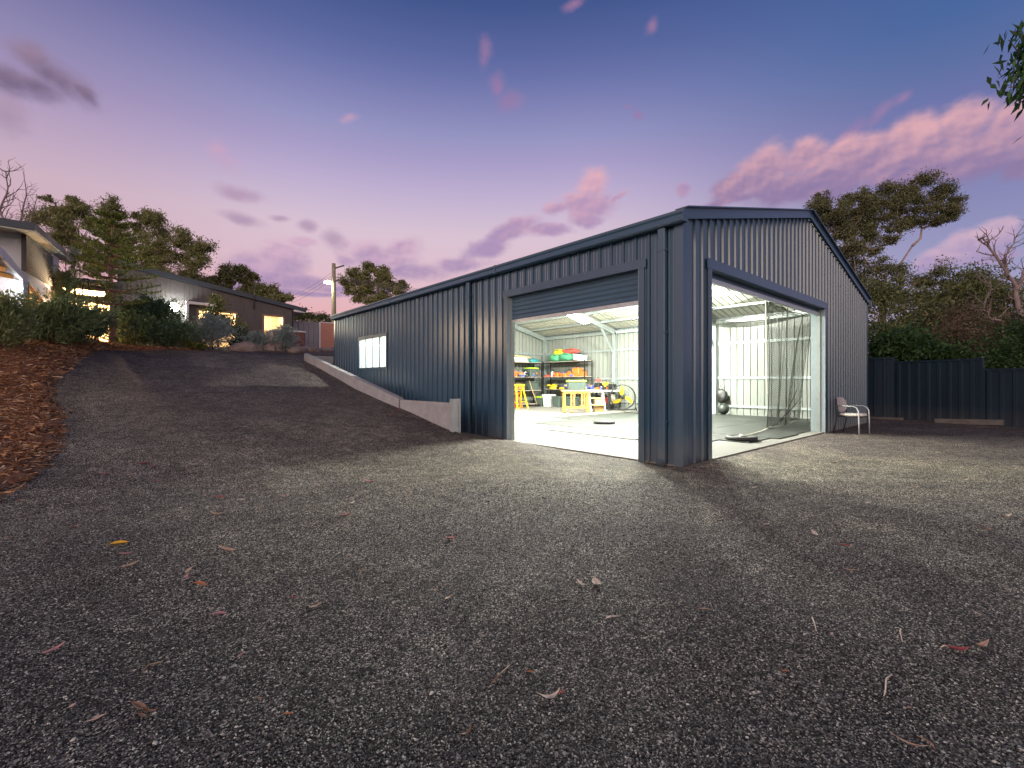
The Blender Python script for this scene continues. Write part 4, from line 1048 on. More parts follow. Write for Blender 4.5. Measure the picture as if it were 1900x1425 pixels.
MB().rbox((8.35, 13.0, 2.19), (1.3, .46, .10), .01).build('carton_body', M['cardboard'], t); MB().rbox((8.45, 13.0, 2.31), (1.05, .40, .12), .01, .1).build('carton_lid', M['white_plastic'], t); MB().obox((8.5, 12.95, 2.41), (1.3, .3, .05), (0, .06, .05)).build('board', M['pine'], t)
o = thing('teal_bag', 'crumpled teal bag at the right end of the end wall rack top', 'bag', (9.6, 12.98, 2.14))
MB().blob((9.55, 12.98, 2.22), (.26, .2, .11), 31, .25).build('bag_body', M['teal_fabric'], o)

# tools and cases on the shelves
def case(x, y, z, sx, sy, sz, m, lab, kind='tool_case'):
    t = thing(kind, lab, 'tool case', (x, y, z), 'tools and cases on the shelves')
    MB().rbox((x, y, z + sz / 2), (sx, sy, sz), b=min(.03, sx * .2)).build('case_body', M[m], t)
    MB().tube([(x, y - sy * .22, z + sz - .01), (x, y - sy * .2, z + sz + .06), (x, y + sy * .2, z + sz + .06), (x, y + sy * .22, z + sz - .01)], .014, 6).build('handle', M['rubber_black'], t)
def jug(x, y, z, m, lab, h=.28, r=.085):
    t = thing('jug', lab, 'jug', (x, y, z), 'jugs on the shelves')
    MB().lathe((x, y, z), [(r * .95, 0), (r, .02), (r, h * .62), (r * .45, h * .85), (r * .36, h)], 14).build('jug_body', M[m], t)
    MB().lathe((x, y, z + h), [(r * .42, 0), (r * .42, .035)], 12).build('cap', M['rubber_black'], t)
    MB().tube([(x - r * .4, y, z + h * .85), (x - r * 1.2, y, z + h * .75), (x - r * .95, y, z + h * .45)], .012, 6).build('handle', M[m], t)
def saw(x, y, z, m, lab, rot=0.0):
    t = thing('chainsaw', lab, 'power tool', (x, y, z), 'orange power tools on the shelves')
    MB().rbox((x, y, z + .12), (.2, .30, .24), b=.04, rotz=rot).build('engine_body', M[m], t)
    MB().tube([(x - .05, y + .16, z + .10), (x - .05, y + .12, z + .33), (x - .05, y - .12, z + .33), (x - .05, y - .16, z + .16)], .018, 7).build('handle', M['rubber_black'], t)
    MB().prism([(x + .01, y - .14, z + .07), (x + .01, y - .50, z + .09), (x + .01, y - .52, z + .13), (x + .01, y - .14, z + .17)], (.012, 0, 0)).build('guide_bar', M['galv_rail'], t)
Z2 = 1.437
case(10.2, 12.62, Z2, .3, .26, .10, 'red_fabric', 'flat red case at the left end of the upper shelf')
jug(10.18, 12.30, Z2, 'white_plastic', 'white jug with black cap on the upper shelf')
jug(10.36, 12.42, Z2, 'rubber_black', 'black jug behind the white jug on the upper shelf', .34)
case(10.2, 11.98, Z2, .26, .24, .20, 'orange', 'small orange case right of the white jug')
case(10.22, 11.52, Z2, .3, .34, .17, 'orange', 'low orange case in the middle of the upper shelf')
saw(10.24, 11.22, Z2, 'orange', 'orange chainsaw with black handle on the upper shelf')
case(10.26, 10.75, Z2, .34, .42, .40, 'orange', 'tall orange case on the upper shelf')
case(10.2, 10.36, Z2, .26, .22, .24, 'orange', 'orange case at the right end of the upper shelf')
Z3 = .837
case(10.22, 12.55, Z3, .3, .3, .16, 'rubber_black', 'black tool case at the left of the lower shelf')
saw(10.2, 12.2, Z3, 'yellow', 'yellow power tool on the lower shelf')
case(10.22, 11.75, Z3, .3, .4, .13, 'rubber_black', 'low black case on the lower shelf beside the blue crate')
case(10.24, 11.45, Z3, .26, .26, .24, 'blue_plastic', 'blue tool case on the lower shelf')
jug(10.15, 11.12, Z3, 'white_plastic', 'white jug on the lower shelf')
case(10.22, 10.72, Z3, .3, .36, .22, 'rubber_black', 'black tool case behind the lime lidded tub')
case(10.2, 10.34, Z3, .24, .24, .14, 'pine', 'small tan case at the right end of the lower shelf')
Y1 = 12.98
saw(8.45, Y1, 1.427, 'orange', 'orange chainsaw on the upper shelf of the end wall rack', 1.57)
case(8.05, Y1, 1.427, .34, .3, .36, 'orange', 'tall orange case on the end wall rack by the jamb')
case(8.68, Y1 - .05, 1.427, .3, .26, .12, 'blue_plastic', 'flat blue case under the orange saw')
jug(9.0, Y1, 1.427, 'white_plastic', 'white jug on the end wall rack', .26)
case(7.9, Y1, .777, .4, .34, .5, 'yellow', 'large yellow case on the middle shelf by the jamb')
saw(8.45, Y1, .777, 'orange', 'orange power tool on the middle shelf of the end wall rack', 1.57)
case(8.85, Y1, .777, .34, .3, .2, 'rubber_black', 'black case left of the large grey tub')
jug(8.68, Y1 - .14, .777, 'yellow', 'yellow jug on the middle shelf of the end wall rack', .24)

# yellow trestle stands at the left
def trestle(x, y, m, lab, h=.95, w=.7):
    t = thing('saw_trestle', lab, 'trestle', (x, y, 0), 'folding trestles by the left rack')
    for sx in (-1, 1):
        for sy in (-1, 1):
            MB().beam((x + sx * w / 2, y + sy * .26, 0), (x + sx * w * .32, y + sy * .03, h), .05, .04, (0, 1, 0)).build('leg', M[m], t)
        MB().beam((x + sx * w * .44, y - .17, h * .3), (x + sx * w * .44, y + .17, h * .3), .03, .04).build('brace', M[m], t)
    MB().box(x - w / 2, x + w / 2, y - .05, y + .05, h, h + .09).build('top_bar', M[m], t)
trestle(7.45, 11.75, 'yellow', 'yellow folding trestle standing inside the left jamb of the side door', 1.0, .62)
trestle(7.55, 12.2, 'orange', 'low orange trestle behind the yellow one', .62, .6)
t = thing('yellow_panel', 'yellow vertical panel standing by the left rack', 'panel', (7.1, 12.1, 0))
MB().obox((7.28, 12.35, .78), (.34, .06, 1.5), (0, 0, .3)).build('panel_board', M['yellow'], t)
t = thing('broom', 'long handled broom leaning on the end wall rack', 'broom', (9.3, 12.5, 0))
MB().tube([(9.25, 12.42, .06), (9.0, 12.72, 1.25)], .014, 6).build('handle', M['pine'], t); MB().obox((9.26, 12.41, .06), (.36, .07, .1), (0, 0, .3)).build('brush_head', M['rubber_black'], t)

# orange slatted bench with a lidded tub on it
t = thing('work_bench', 'orange timber bench with slatted front, a lidded tub on its top', 'work bench', (7.35, 8.35, 0))
bx, by, brot = 7.35, 8.35, math.radians(-41)
def bpt(a, b, z): return (bx + a * math.cos(brot) - b * math.sin(brot), by + a * math.sin(brot) + b * math.cos(brot), z)
MB().obox(bpt(0, 0, .845), (1.12, .56, .035), (0, 0, brot)).build('top', M['pine'], t)
for a in (-.46, .46):
    for b in (-.22, .22): MB().obox(bpt(a, b, .43), (.075, .075, .795), (0, 0, brot)).build('leg', M['orange_wood'], t)
for z in (.20, .79):
    for b in (-.222, .222): MB().obox(bpt(0, b, z), (.842, .05, .075), (0, 0, brot)).build('rail', M['orange_wood'], t)
for a in (-.20, -.09, .20, .30): MB().obox(bpt(a, -.222, .495), (.05, .03, .51), (0, 0, brot)).build('slat', M['orange_wood'], t)
for a in (-.46, -.2):
    MB().lathe(bpt(a, -.28, .055), [(.055, -.02), (.055, .02)], 14, 'y', (0, 0, brot)).build('wheel', M['orange'], t)
p = bpt(.02, 0, 0)
tub(p[0], p[1], .864, .70, .46, .33, 'grey tub with bright lime lid on the orange bench', 'grey_plastic', 'lime', rotz=brot)

# step stool
t = thing('step_stool', 'pale wooden step stool with white legs beside the orange bench', 'step stool', (8.5, 8.25, 0))
sr = math.radians(-41); sx_, sy_ = 8.5, 8.25
def spt(a, b, z): return (sx_ + a * math.cos(sr) - b * math.sin(sr), sy_ + a * math.sin(sr) + b * math.cos(sr), z)
for k, (b, z) in enumerate(((-.2, .28), (.0, .54), (.2, .80))): MB().obox(spt(0, b, z), (.52, .26, .04), (0, 0, sr)).build('step', M['pine' if k < 2 else 'white_plastic'], t)
for a in (-.28, .28):
    MB().beam(spt(a, -.34, 0), spt(a, .18, .78), .04, .09, (0, 0, 1)).build('leg', M['white_plastic'], t); MB().beam(spt(a, .36, 0), spt(a, .24, .78), .04, .06, (0, 1, 0)).build('leg', M['white_plastic'], t)
MB().obox(spt(.1, .06, .25), (.36, .3, .5), (0, 0, sr)).build('side_panel', M['pine'], t)

# cluttered tool bench between stool and fan
t = thing('tool_bench', 'dark tool bench heaped with tools between the rack and the fan', 'work bench', (10.2, 9.3, 0))
MB().box(9.75, 10.6, 8.55, 9.95, .78, .84).build('top', M['white_plastic'], t)
for x in (9.8, 10.55):
    for y in (8.62, 9.88): MB().box(x - .035, x + .035, y - .035, y + .035, 0, .78).build('leg', M['black_metal'], t)
MB().box(9.78, 10.58, 8.64, 9.86, .22, .25).build('shelf', M['black_metal'], t)
for i, (x, y, z, s, m, lab) in enumerate([(10.0, 9.75, .84, (.3, .3, .2), 'blue_plastic', 'blue case at the left of the tool bench'), (10.1, 9.42, .84, (.3, .26, .3), 'rubber_black', 'black case in the middle of the tool bench'), (10.0, 9.05, .84, (.26, .24, .16), 'orange', 'orange case on the tool bench'), (10.2, 8.75, .84, (.3, .3, .26), 'rubber_black', 'black case at the fan end of the tool bench'), (10.2, 9.1, 1.04, (.25, .2, .14), 'yellow_fabric', 'yellow case stacked on the tool bench'), (10.1, 9.6, .25, (.4, .3, .34), 'rubber_black', 'black case under the tool bench'), (10.1, 9.15, .25, (.4, .3, .26), 'red_fabric', 'red case under the tool bench'), (10.2, 8.8, .25, (.3, .2, .4), 'cardboard', 'cardboard case under the tool bench'), (10.1, 9.42, 1.2, (.2, .18, .13), 'red_fabric', 'small red case on top of the black case')]):
    case(x, y, z, *s, m, lab)

# clutter of small tools, tins and coils
CN = {'yellow': 'yellow', 'orange': 'orange', 'blue_plastic': 'blue', 'rubber_black': 'black', 'red_fabric': 'red', 'white_plastic': 'white', 'galv_rail': 'silver'}
PL = lambda x, y, z: 'tool bench' if y < 10.1 else ('end wall rack' if x < 9.85 else ('bottom shelf of the back wall rack' if z < .5 else ('lower shelf of the back wall rack' if z < 1.2 else 'upper shelf of the back wall rack')))
def drill(x, y, z, m, rot=0):
    t = thing('power_drill', 'small %s power drill among the clutter on the %s' % (CN[m], PL(x, y, z)), 'power tool', (x, y, z), 'small power drills in the clutter')
    c, s_ = math.cos(rot), math.sin(rot)
    MB().tube([(x - .09 * c, y - .09 * s_, z + .17), (x + .06 * c, y + .06 * s_, z + .17), (x + .08 * c, y + .08 * s_, z + .17), (x + .14 * c, y + .14 * s_, z + .17)], [.04, .045, .025, .012], 9).build('drill_body', M[m], t)
    MB().beam((x - .03 * c, y - .03 * s_, z + .15), (x - .06 * c, y - .06 * s_, z + .05), .04, .05).build('grip', M['rubber_black'], t)
    MB().obox((x - .05 * c, y - .05 * s_, z + .03), (.10, .07, .06), (0, 0, rot)).build('battery', M['rubber_black'], t)
def tin(x, y, z, m, h=.15, r=.07):
    t = thing('paint_tin', 'small %s tin among the clutter on the %s' % (CN[m], PL(x, y, z)), 'tin', (x, y, z), 'small tins in the clutter')
    MB().lathe((x, y, z), [(r, 0), (r, h)], 14).build('tin_body', M[m], t); MB().lathe((x, y, z + h), [(r * 1.04, -.006), (r * 1.04, .008), (r * .9, .012)], 14).build('lid', M['galv_rail'], t)
def coil(x, y, z, m, r=.13):
    t = thing('cable_coil', 'coiled %s cable among the clutter on the %s' % (CN[m], PL(x, y, z)), 'cable', (x, y, z), 'coiled cables in the clutter')
    b = MB()
    for k in range(4): b.tube([(x + (r - .012 * k) * math.cos(a), y + (r - .012 * k) * math.sin(a), z + .018 + .022 * k + .01 * math.sin(a * 3 + k)) for a in np.linspace(0, 2 * math.pi, 19)[:-1]], .011, 6, closed=True)
    b.build('cable_loop', M[m], t)
    MB().obox((x + r, y, z + .05), (.03, .06, .07)).build('tie', M['white_plastic'], t)
rq = random.Random(19)
for (x, y0, y1, z, n) in ((10.16, 10.25, 12.7, Z2 + .004, 5), (10.12, 10.25, 12.7, Z3 + .004, 8), (10.3, 10.3, 12.6, .117, 3)):
    for i in range(n):
        yy = y0 + (y1 - y0) * (i + rq.random()) / n; xx = x - .02 + rq.uniform(-.03, .03)
        rq.choice([lambda: drill(xx, yy, z, rq.choice(['yellow', 'orange', 'blue_plastic', 'rubber_black']), rq.uniform(-2, 2)), lambda: tin(xx, yy, z, rq.choice(['white_plastic', 'galv_rail', 'red_fabric', 'blue_plastic'])), lambda: coil(xx, yy, z, rq.choice(['orange', 'rubber_black', 'blue_plastic', 'yellow']))])()
for i in range(7):
    xx = 7.75 + 1.9 * (i + rq.random()) / 7; z = rq.choice([1.431, .781])
    rq.choice([lambda: drill(xx, 12.84, z, rq.choice(['yellow', 'orange', 'rubber_black']), rq.uniform(-2, 2)), lambda: tin(xx, 12.84, z, rq.choice(['white_plastic', 'red_fabric', 'blue_plastic'])), lambda: coil(xx, 12.86, z, rq.choice(['orange', 'rubber_black', 'yellow']), .10)])()
for i in range(9):
    xx = 9.86 + rq.uniform(-.05, .05); yy = 8.65 + 1.2 * (i + rq.random()) / 9
    rq.choice([lambda: drill(xx, yy, .842, rq.choice(['yellow', 'orange', 'rubber_black', 'red_fabric']), rq.uniform(-2, 2)), lambda: tin(xx, yy, .842, rq.choice(['white_plastic', 'galv_rail', 'blue_plastic'])), lambda: coil(xx, yy, .842, rq.choice(['rubber_black', 'blue_plastic', 'orange']), .09)])()
o = MB().tube([(9.9, 8.1, .03), (9.2, 7.4, .028), (8.6, 7.0, .03), (8.5, 6.4, .03), (9.3, 5.9, .03), (10.3, 6.1, .03)], .012, 6).build('extension_lead', M['rubber_black']); tag(o, 'black extension lead trailing over the floor from the fan', 'cord')

# big drum fan
fx, fy, fz = 9.80, 7.92, .56
t = thing('drum_fan', 'large round drum fan with yellow blades on a low stand by the back wall', 'fan', (fx, fy, 0))
FR = Vector((fx - CX, fy - CY, 0)).normalized(); FA = math.atan2(FR.y, FR.x) + .12
ax = Vector((math.cos(FA), math.sin(FA), 0)); sd = Vector((-math.sin(FA), math.cos(FA), 0)); up = Vector((0, 0, 1)); c0 = Vector((fx, fy, fz))
rg = MB()
for o_ in (-.12, .12): rg.tube([c0 + ax * o_ + (sd * math.cos(a) + up * math.sin(a)) * .50 for a in np.linspace(0, 2 * math.pi, 41)[:-1]], .017, 7, closed=True)
nn = 40; v = []; 
for o_ in (-.12, .12): v += [c0 + ax * o_ + (sd * math.cos(2 * math.pi * k / nn) + up * math.sin(2 * math.pi * k / nn)) * .502 for k in range(nn)]
rg.build('rim', M['black_metal'], t)
gd = MB()
for k in range(26):
    a = 2 * math.pi * k / 26
    gd.tube([c0 - ax * .16 + (sd * math.cos(a) + up * math.sin(a)) * .07, c0 - ax * .13 + (sd * math.cos(a) + up * math.sin(a)) * .5], .0032, 4)
for rr_ in (.16, .27, .38): gd.tube([c0 - ax * .15 + (sd * math.cos(a) + up * math.sin(a)) * rr_ for a in np.linspace(0, 2 * math.pi, 33)[:-1]], .0032, 4, closed=True)
gd.build('guard', M['black_metal'], t)
hb = MB(); hb.tube([c0 - ax * .05, c0 + ax * .22], .085, 14); hb.build('motor', M['black_metal'], t)
for k in range(3):
    a0 = math.radians(66 + 120 * k); pts = []
    bl = MB(); n = 8; vv = []
    for i in range(n + 1):
        r_ = .07 + .38 * i / n; wd = (.10 + .10 * math.sin(math.pi * min(1, i / n * .8))) / max(r_, .12) * .5
        for sgn in (-1, 1):
            aa = a0 + .45 * (i / n) + sgn * min(wd * .82, .42)
            vv.append(c0 - ax * (.02 + .05 * sgn) + (sd * math.cos(aa) + up * math.sin(aa)) * r_)
    bl.add(vv, [(2 * i, 2 * i + 1, 2 * i + 3, 2 * i + 2) for i in range(n)], True); bl.build('blade', M['yellow'], t)
st = MB()
for s_ in (-1, 1):
    st.tube([c0 + sd * s_ * .52, c0 + sd * s_ * .5 - up * .5 + ax * .0, c0 + sd * s_ * .42 - up * .535 + ax * .25], .02, 7)
st.tube([c0 - sd * .5 - up * .52, c0 + sd * .5 - up * .52], .02, 7); st.build('stand', M['black_metal'], t)
for s_ in (-1, 1): MB().tube([c0 + sd * (s_ * .55 - .02) - up * .49, c0 + sd * (s_ * .55 + .02) - up * .49], .07, 14).build('wheel', M['rubber_black'], t)

# ---------------------------------------------------------------- chair outside the gable
t = thing('office_chair', 'grey armchair with pale seat and bent tube arms outside beside the shed wall', 'chair', (7.4, -.5, 0))
gr = float(gz(7.3, -.5))
cx_, cy_, crot = 7.08, -.47, math.radians(-101)
def cp(a, b, z): return Vector((cx_ + a * math.cos(crot) - b * math.sin(crot), cy_ + a * math.sin(crot) + b * math.cos(crot), gr + z))    # a: forward (away along the wall), b: to the wall
for s_, nm in ((-1, 'near'), (1, 'far')):
    b = s_ * .25
    f = MB()
    f.tube([cp(.24, b, 0), cp(.235, b, .30), cp(.225, b, .54), cp(.19, b, .615), cp(.12, b, .645), cp(-.05, b, .648), cp(-.22, b, .65)], .0145, 10)
    f.build('arm', M['galv_rail'], t)
    f = MB(); f.tube([cp(-.30, b * .95, 0), cp(-.245, b * .95, .25), cp(-.22, b * .95, .42), cp(-.235, b * .9, .60), cp(-.27, b * .8, .80)], .013, 8); f.build('leg', M['black_metal'], t)
f = MB(); f.tube([cp(.22, -.25, .40), cp(.22, .25, .40)], .012, 7); f.tube([cp(-.2, -.24, .40), cp(-.2, .24, .40)], .012, 7); f.tube([cp(.22, -.2, .40), cp(-.2, -.2, .40)], .012, 7); f.tube([cp(.22, .2, .40), cp(-.2, .2, .40)], .012, 7); f.build('seat_frame', M['black_metal'], t)
s = MB(); n = 28; ring = lambda k, i, z, x: cp(x + k * .235 * math.copysign(abs(math.cos(i)) ** .6, math.cos(i)), k * .235 * math.copysign(abs(math.sin(i)) ** .6, math.sin(i)), z)
v = []
for k, z in ((.90, .412), (1.0, .43), (1.0, .455), (.93, .475), (.5, .483), (.02, .485)): v += [ring(k, 2 * math.pi * q / n, z, .02) for q in range(n)]
s.add(v, [(r * n + i, r * n + (i + 1) % n, (r + 1) * n + (i + 1) % n, (r + 1) * n + i) for r in range(5) for i in range(n)] + [tuple(reversed(range(n)))], True); s.build('seat', M['chair_seat'], t)
s = MB(); v = []
for d_ in (0, .022):
    for k in (.02, .5, .9, 1.0):
        v += [cp(-.225 - .05 * (math.sin(q_) * k * .5 + .5) - d_ * (1 if k < 1 else .5) + .045 * (k * math.cos(q_)) ** 2, k * .215 * math.copysign(abs(math.cos(q_)) ** .75, math.cos(q_)), .67 + k * .185 * math.copysign(abs(math.sin(q_)) ** .8, math.sin(q_))) for q_ in [2 * math.pi * q / n for q in range(n)]]
fs = []
for L_ in range(2):
    for r in range(3):
        for i in range(n):
            a, b = L_ * 4 * n + r * n + i, L_ * 4 * n + r * n + (i + 1) % n
            fs.append((a, b, b + n, a + n) if L_ == 0 else (b, a, a + n, b + n))
for i in range(n): fs.append((3 * n + i, 3 * n + (i + 1) % n, 7 * n + (i + 1) % n, 7 * n + i))
s.add(v, fs, True); s.build('backrest', M['chair_shell'], t)

# ---------------------------------------------------------------- dark blue fence on the right
def steel_fence(name, lab, p0, p1, zb, zt, m, mp, panel=2.35, grp=None, post_caps=True):
    p0, p1 = Vector((*p0, 0)), Vector((*p1, 0)); d = p1 - p0; Lf = d.length; d.normalize(); nrm = Vector((d.y, -d.x, 0))
    t = thing(name, lab, 'fence', (p0.x, p0.y, zb), grp)
    place = lambda s, n, z: p0 + d * s + nrm * n + Vector((0, 0, z))
    npn = max(1, round(Lf / panel))
    for i in range(npn):
        a, b = Lf * i / npn + .03, Lf * (i + 1) / npn - .03
        corr(MB(), a, b, place, lambda s: zb, lambda s: zt - .03, pitch=.26, h=.034, top=.07, foot=.12, minor=False, phase=.1).build('panel', m, t)
        for z in (zt - .055, zb): MB().obox(p0 + d * (a + b) / 2 + nrm * .016 + Vector((0, 0, z + .03)), (b - a, .055, .06), (0, 0, math.atan2(d.y, d.x))).build('rail', mp, t)
    for i in range(npn + 1):
        MB().obox(p0 + d * Lf * i / npn + nrm * .016 + Vector((0, 0, (zb + zt) / 2 - .1)), (.06, .065, zt - zb + .22), (0, 0, math.atan2(d.y, d.x))).build('post', mp, t)
    return t
FX = lambda y: 12.62 + .0 * y
fb = 'dark blue steel yard fence'
steel_fence('steel_fence', 'dark blue steel fence, taller end bay hard against the shed corner', (13.45, 2.4), (13.22, -.25), -.06, 2.0, M['fence_blue'], M['fence_blue'], grp='stepped dark blue yard fence')
steel_fence('steel_fence', 'dark blue steel fence run right of the shed, below the green shrub', (13.21, -.30), (12.55, -2.33), -.06, 1.86, M['fence_blue'], M['fence_blue'], 2.15, 'stepped dark blue yard fence')
steel_fence('steel_fence', 'lower dark blue steel fence run at the right edge of the yard', (12.54, -2.37), (11.0, -7.2), -.08, 1.56, M['fence_blue'], M['fence_blue'], 2.3, 'stepped dark blue yard fence')
o = MB().obox((12.30, -2.05, .05), (.09, 1.45, .15), (-.05, 0, -.24)).build('concrete_plinth', M['sleeper_dimmed']); tag(o, 'pale concrete sleeper leaning along the foot of the dark fence', 'concrete sleeper', 'loose concrete sleepers by the fence')
o = MB().obox((12.72, -.02, .01), (.08, 1.2, .08), (-.03, 0, -.28)).build('concrete_plinth', M['sleeper_dimmed']); tag(o, 'thin concrete sleeper on the ground behind the chair', 'concrete sleeper', 'loose concrete sleepers by the fence')

# ---------------------------------------------------------------- the house up the slope
HY0 = 21.0
house = thing('house', 'dark timber-clad house with sloping roof and warm lit windows at the top of the ramp', 'house', (-3.5, HY0, 2.5))
ph = lambda s, n, z: (s, HY0 - n, z)
WA = (-3.32, -1.80, 2.72, 4.40); WB = (-.72, .22, 3.30, 4.42); ENT = (-7.62, -6.15, 2.55, 4.36); TR = (-7.62, -6.3, 4.50, 4.84)
roofz = lambda x: 4.79 - .168 * (x - .64)
corr(MB(), -5.95, .64, ph, lambda s: 2.2, lambda s: roofz(s) - .02, [WA, WB], pitch=.16, h=.006, top=.012, foot=.02, minor=False).build('wall', M['house_dark'], house)
corr(MB(), -7.84, -5.952, ph, lambda s: 2.2, lambda s: 4.93, [ENT, TR], pitch=.16, h=.006, top=.012, foot=.02, minor=False).build('wall', M['house_dark'], house)
MB().box(.60, .66, HY0, HY0 + 8, 2.0, 4.72).build('wall', M['house_dark'], house)
MB().prism([(-5.97, HY0 - .13, roofz(-5.97)), (1.22, HY0 - .13, roofz(1.22)), (1.22, HY0 - .13, roofz(1.22) + .20), (-5.97, HY0 - .13, roofz(-5.97) + .20)], (0, 9, 0)).build('roof', M['house_roof'], house)
so = MB().prism([(.665, HY0 - .12, roofz(.665) - .10), (1.16, HY0 - .12, roofz(1.16) - .04), (1.2, HY0 - .12, roofz(1.2) - .001), (.665, HY0 - .12, roofz(.665) - .001)], (0, 8.9, 0)).build('soffit', M['house_white'], house)
MB().box(-8.0, -5.955, HY0 - .45, HY0 + 5, 4.94, 5.10).build('roof', M['house_roof'], house)
MB().box(-8.0, -5.96, HY0 - .55, HY0 - .452, 4.97, 5.12).build('gutter', M['house_roof'], house)
MB().tube([(-1.10, HY0 - .05, 4.62), (-1.10, HY0 - .05, 5.02), (-1.10, HY0 - .20, 5.1), (-1.10, HY0 - .20, 5.65)], .03, 8).build('flue', M['beam_dark'], house)
def lit_window(op, depth, mullions=(), tint='timber_frame', name='window', back='room'):
    x0, x1, z0, z1 = op; f = MB(); w = .06
    f.box(x0, x1, HY0 - .05, HY0 + .06, z1 - w, z1 + .03); f.box(x0 - .03, x1 + .03, HY0 - .07, HY0 + .06, z0 - .03, z0 + w)
    f.box(x0 - .03, x0 + w, HY0 - .048, HY0 + .058, z0 + w, z1 + .028); f.box(x1 - w, x1 + .03, HY0 - .048, HY0 + .058, z0 + w, z1 + .028)
    wdw = f.build(name, M[tint], house)
    for k in mullions:
        x = x0 + (x1 - x0) * k; MB().box(x - .03, x + .03, HY0 - .03, HY0 + .04, z0 + w, z1 - w).build('mullion', M[tint], wdw)
    MB().poly([(x0 + w, HY0 + .01, z0 + w), (x1 - w, HY0 + .01, z0 + w), (x1 - w, HY0 + .01, z1 - w), (x0 + w, HY0 + .01, z1 - w)]).build('pane', M['pane'], wdw)
lit_window(WA, 2, (.5,)); lit_window(WB, 2); lit_window(ENT, 2, (.36, .7), name='window'); lit_window(TR, 2, ())
# the rooms behind the glass
def room(x0, x1, z0, z1, dep, pw, nm):
    r = MB(); y0, y1 = HY0 + .07, HY0 + dep
    v = [(x0, y0, z0), (x1, y0, z0), (x1, y1, z0), (x0, y1, z0), (x0, y0, z1), (x1, y0, z1), (x1, y1, z1), (x0, y1, z1)]
    r.add(v, [(0, 1, 2, 3), (7, 6, 5, 4), (3, 2, 6, 7), (0, 3, 7, 4), (2, 1, 5, 6)]); r.build('room_wall', M['room'], house)
    l = bpy.data.lights.new('room_lamp', 'POINT'); lo = bpy.data.objects.new('room_lamp', l); COL.objects.link(lo)
    l.energy = pw; l.color = (1.0, .70, .40) if nm == 'c' else (1.0, .82, .55); l.shadow_soft_size = .12; lo.location = ((x0 + x1) / 2, HY0 + dep * .55, z1 - .28)
room(-3.6, -1.55, 2.5, 4.58, 2.6, 260, 'a'); room(-1.5, .56, 2.5, 4.62, 2.6, 150, 'b'); room(-7.8, -5.99, 2.3, 4.88, 3.0, 2200, 'c')
MB().obox((-.05, HY0 + 2.56, 3.62), (1.05, .03, .62)).build('picture', M['picture'], house)
MB().obox((-3.0, HY0 + 2.56, 3.5), (.7, .03, .8)).build('picture', M['picture'], house)
# white steel surround beside the floodlight
f = MB(); f.box(-3.76, -3.66, HY0 - .35, HY0 - .02, 2.3, 4.66); f.box(-3.655, -2.55, HY0 - .35, HY0 - .02, 4.56, 4.662); f.build('window_hood', M['house_white'], house)
MB().box(-3.95, -3.62, HY0 - .40, HY0 - .352, 2.5, 3.42).build('plinth', M['house_white'], house)
MB().box(-4.6, -3.96, HY0 - .37, HY0 - .04, 2.3, 3.18).build('plinth', M['house_white'], house)
# side wing on the left: white render, charcoal slats under a rising roof
wx, wy = -7.85, 13.8
rise = lambda y: 4.99 + .145 * (y - wy)
WW = (14.7, 19.9, 2.25, 3.92)           # wide glazed doors in the wing, facing the ramp
MB().prism([(wx, wy, 1.2), (wx, WW[0], 1.2), (wx, WW[0], rise(WW[0])), (wx, wy, rise(wy))], (-.12, 0, 0)).build('wing_wall', M['house_white'], house)
MB().prism([(wx, WW[1], 1.2), (wx, HY0 + 3, 1.2), (wx, HY0 + 3, rise(HY0 + 3)), (wx, WW[1], rise(WW[1]))], (-.12, 0, 0)).build('wing_wall', M['house_white'], house)
MB().prism([(wx, WW[0] + .002, WW[3]), (wx, WW[1] - .002, WW[3]), (wx, WW[1] - .002, rise(WW[1])), (wx, WW[0] + .002, rise(WW[0]))], (-.12, 0, 0)).build('wing_wall', M['house_white'], house)
gf = MB()
gf.box(wx - .08, wx + .03, WW[0], WW[1], WW[3] - .07, WW[3] - .002); gf.box(wx - .08, wx + .03, WW[0], WW[1], WW[2] - .1, WW[2] + .05)
for k in range(4):
    y = WW[0] + .035 + (WW[1] - WW[0] - .07) * k / 3; gf.box(wx - .078, wx + .028, y - .035, y + .035, WW[2] + .05, WW[3] - .07)
gw = gf.build('glazed_door', M['timber_frame'], house)
for k in range(3):
    a, b = WW[0] + .07 + (WW[1] - WW[0] - .07) * k / 3, WW[0] + (WW[1] - WW[0] - .07) * (k + 1) / 3
    MB().poly([(wx - .02, a, WW[2] + .05), (wx - .02, b, WW[2] + .05), (wx - .02, b, WW[3] - .07), (wx - .02, a, WW[3] - .07)]).build('pane', M['pane'], gw)
rb = MB(); x0, x1, y0, y1, z0, z1 = wx - 3.2, wx - .125, wy + .3, HY0 - .2, WW[2] - .1, 4.4
v = [(x0, y0, z0), (x1, y0, z0), (x1, y1, z0), (x0, y1, z0), (x0, y0, z1), (x1, y0, z1), (x1, y1, z1), (x0, y1, z1)]
rb.add(v, [(0, 1, 2, 3), (7, 6, 5, 4), (3, 2, 6, 7), (0, 3, 7, 4), (1, 0, 4, 5)]); rb.build('room_wall', M['room'], house)
l = bpy.data.lights.new('wing_lamp', 'POINT'); lo = bpy.data.objects.new('wing_lamp', l); COL.objects.link(lo); l.energy = 1200; l.color = (1.0, .68, .40); l.shadow_soft_size = .12; lo.location = (wx - 1.7, 17.4, 4.1)
fw = MB().prism([(wx - .121, wy, 1.2), (-14, wy, 1.2), (-14, wy, rise(wy) - .02), (wx - .121, wy, rise(wy) - .02)], (0, .12, 0)); fw.build('wing_wall', M['house_white'], house)
sl = MB()
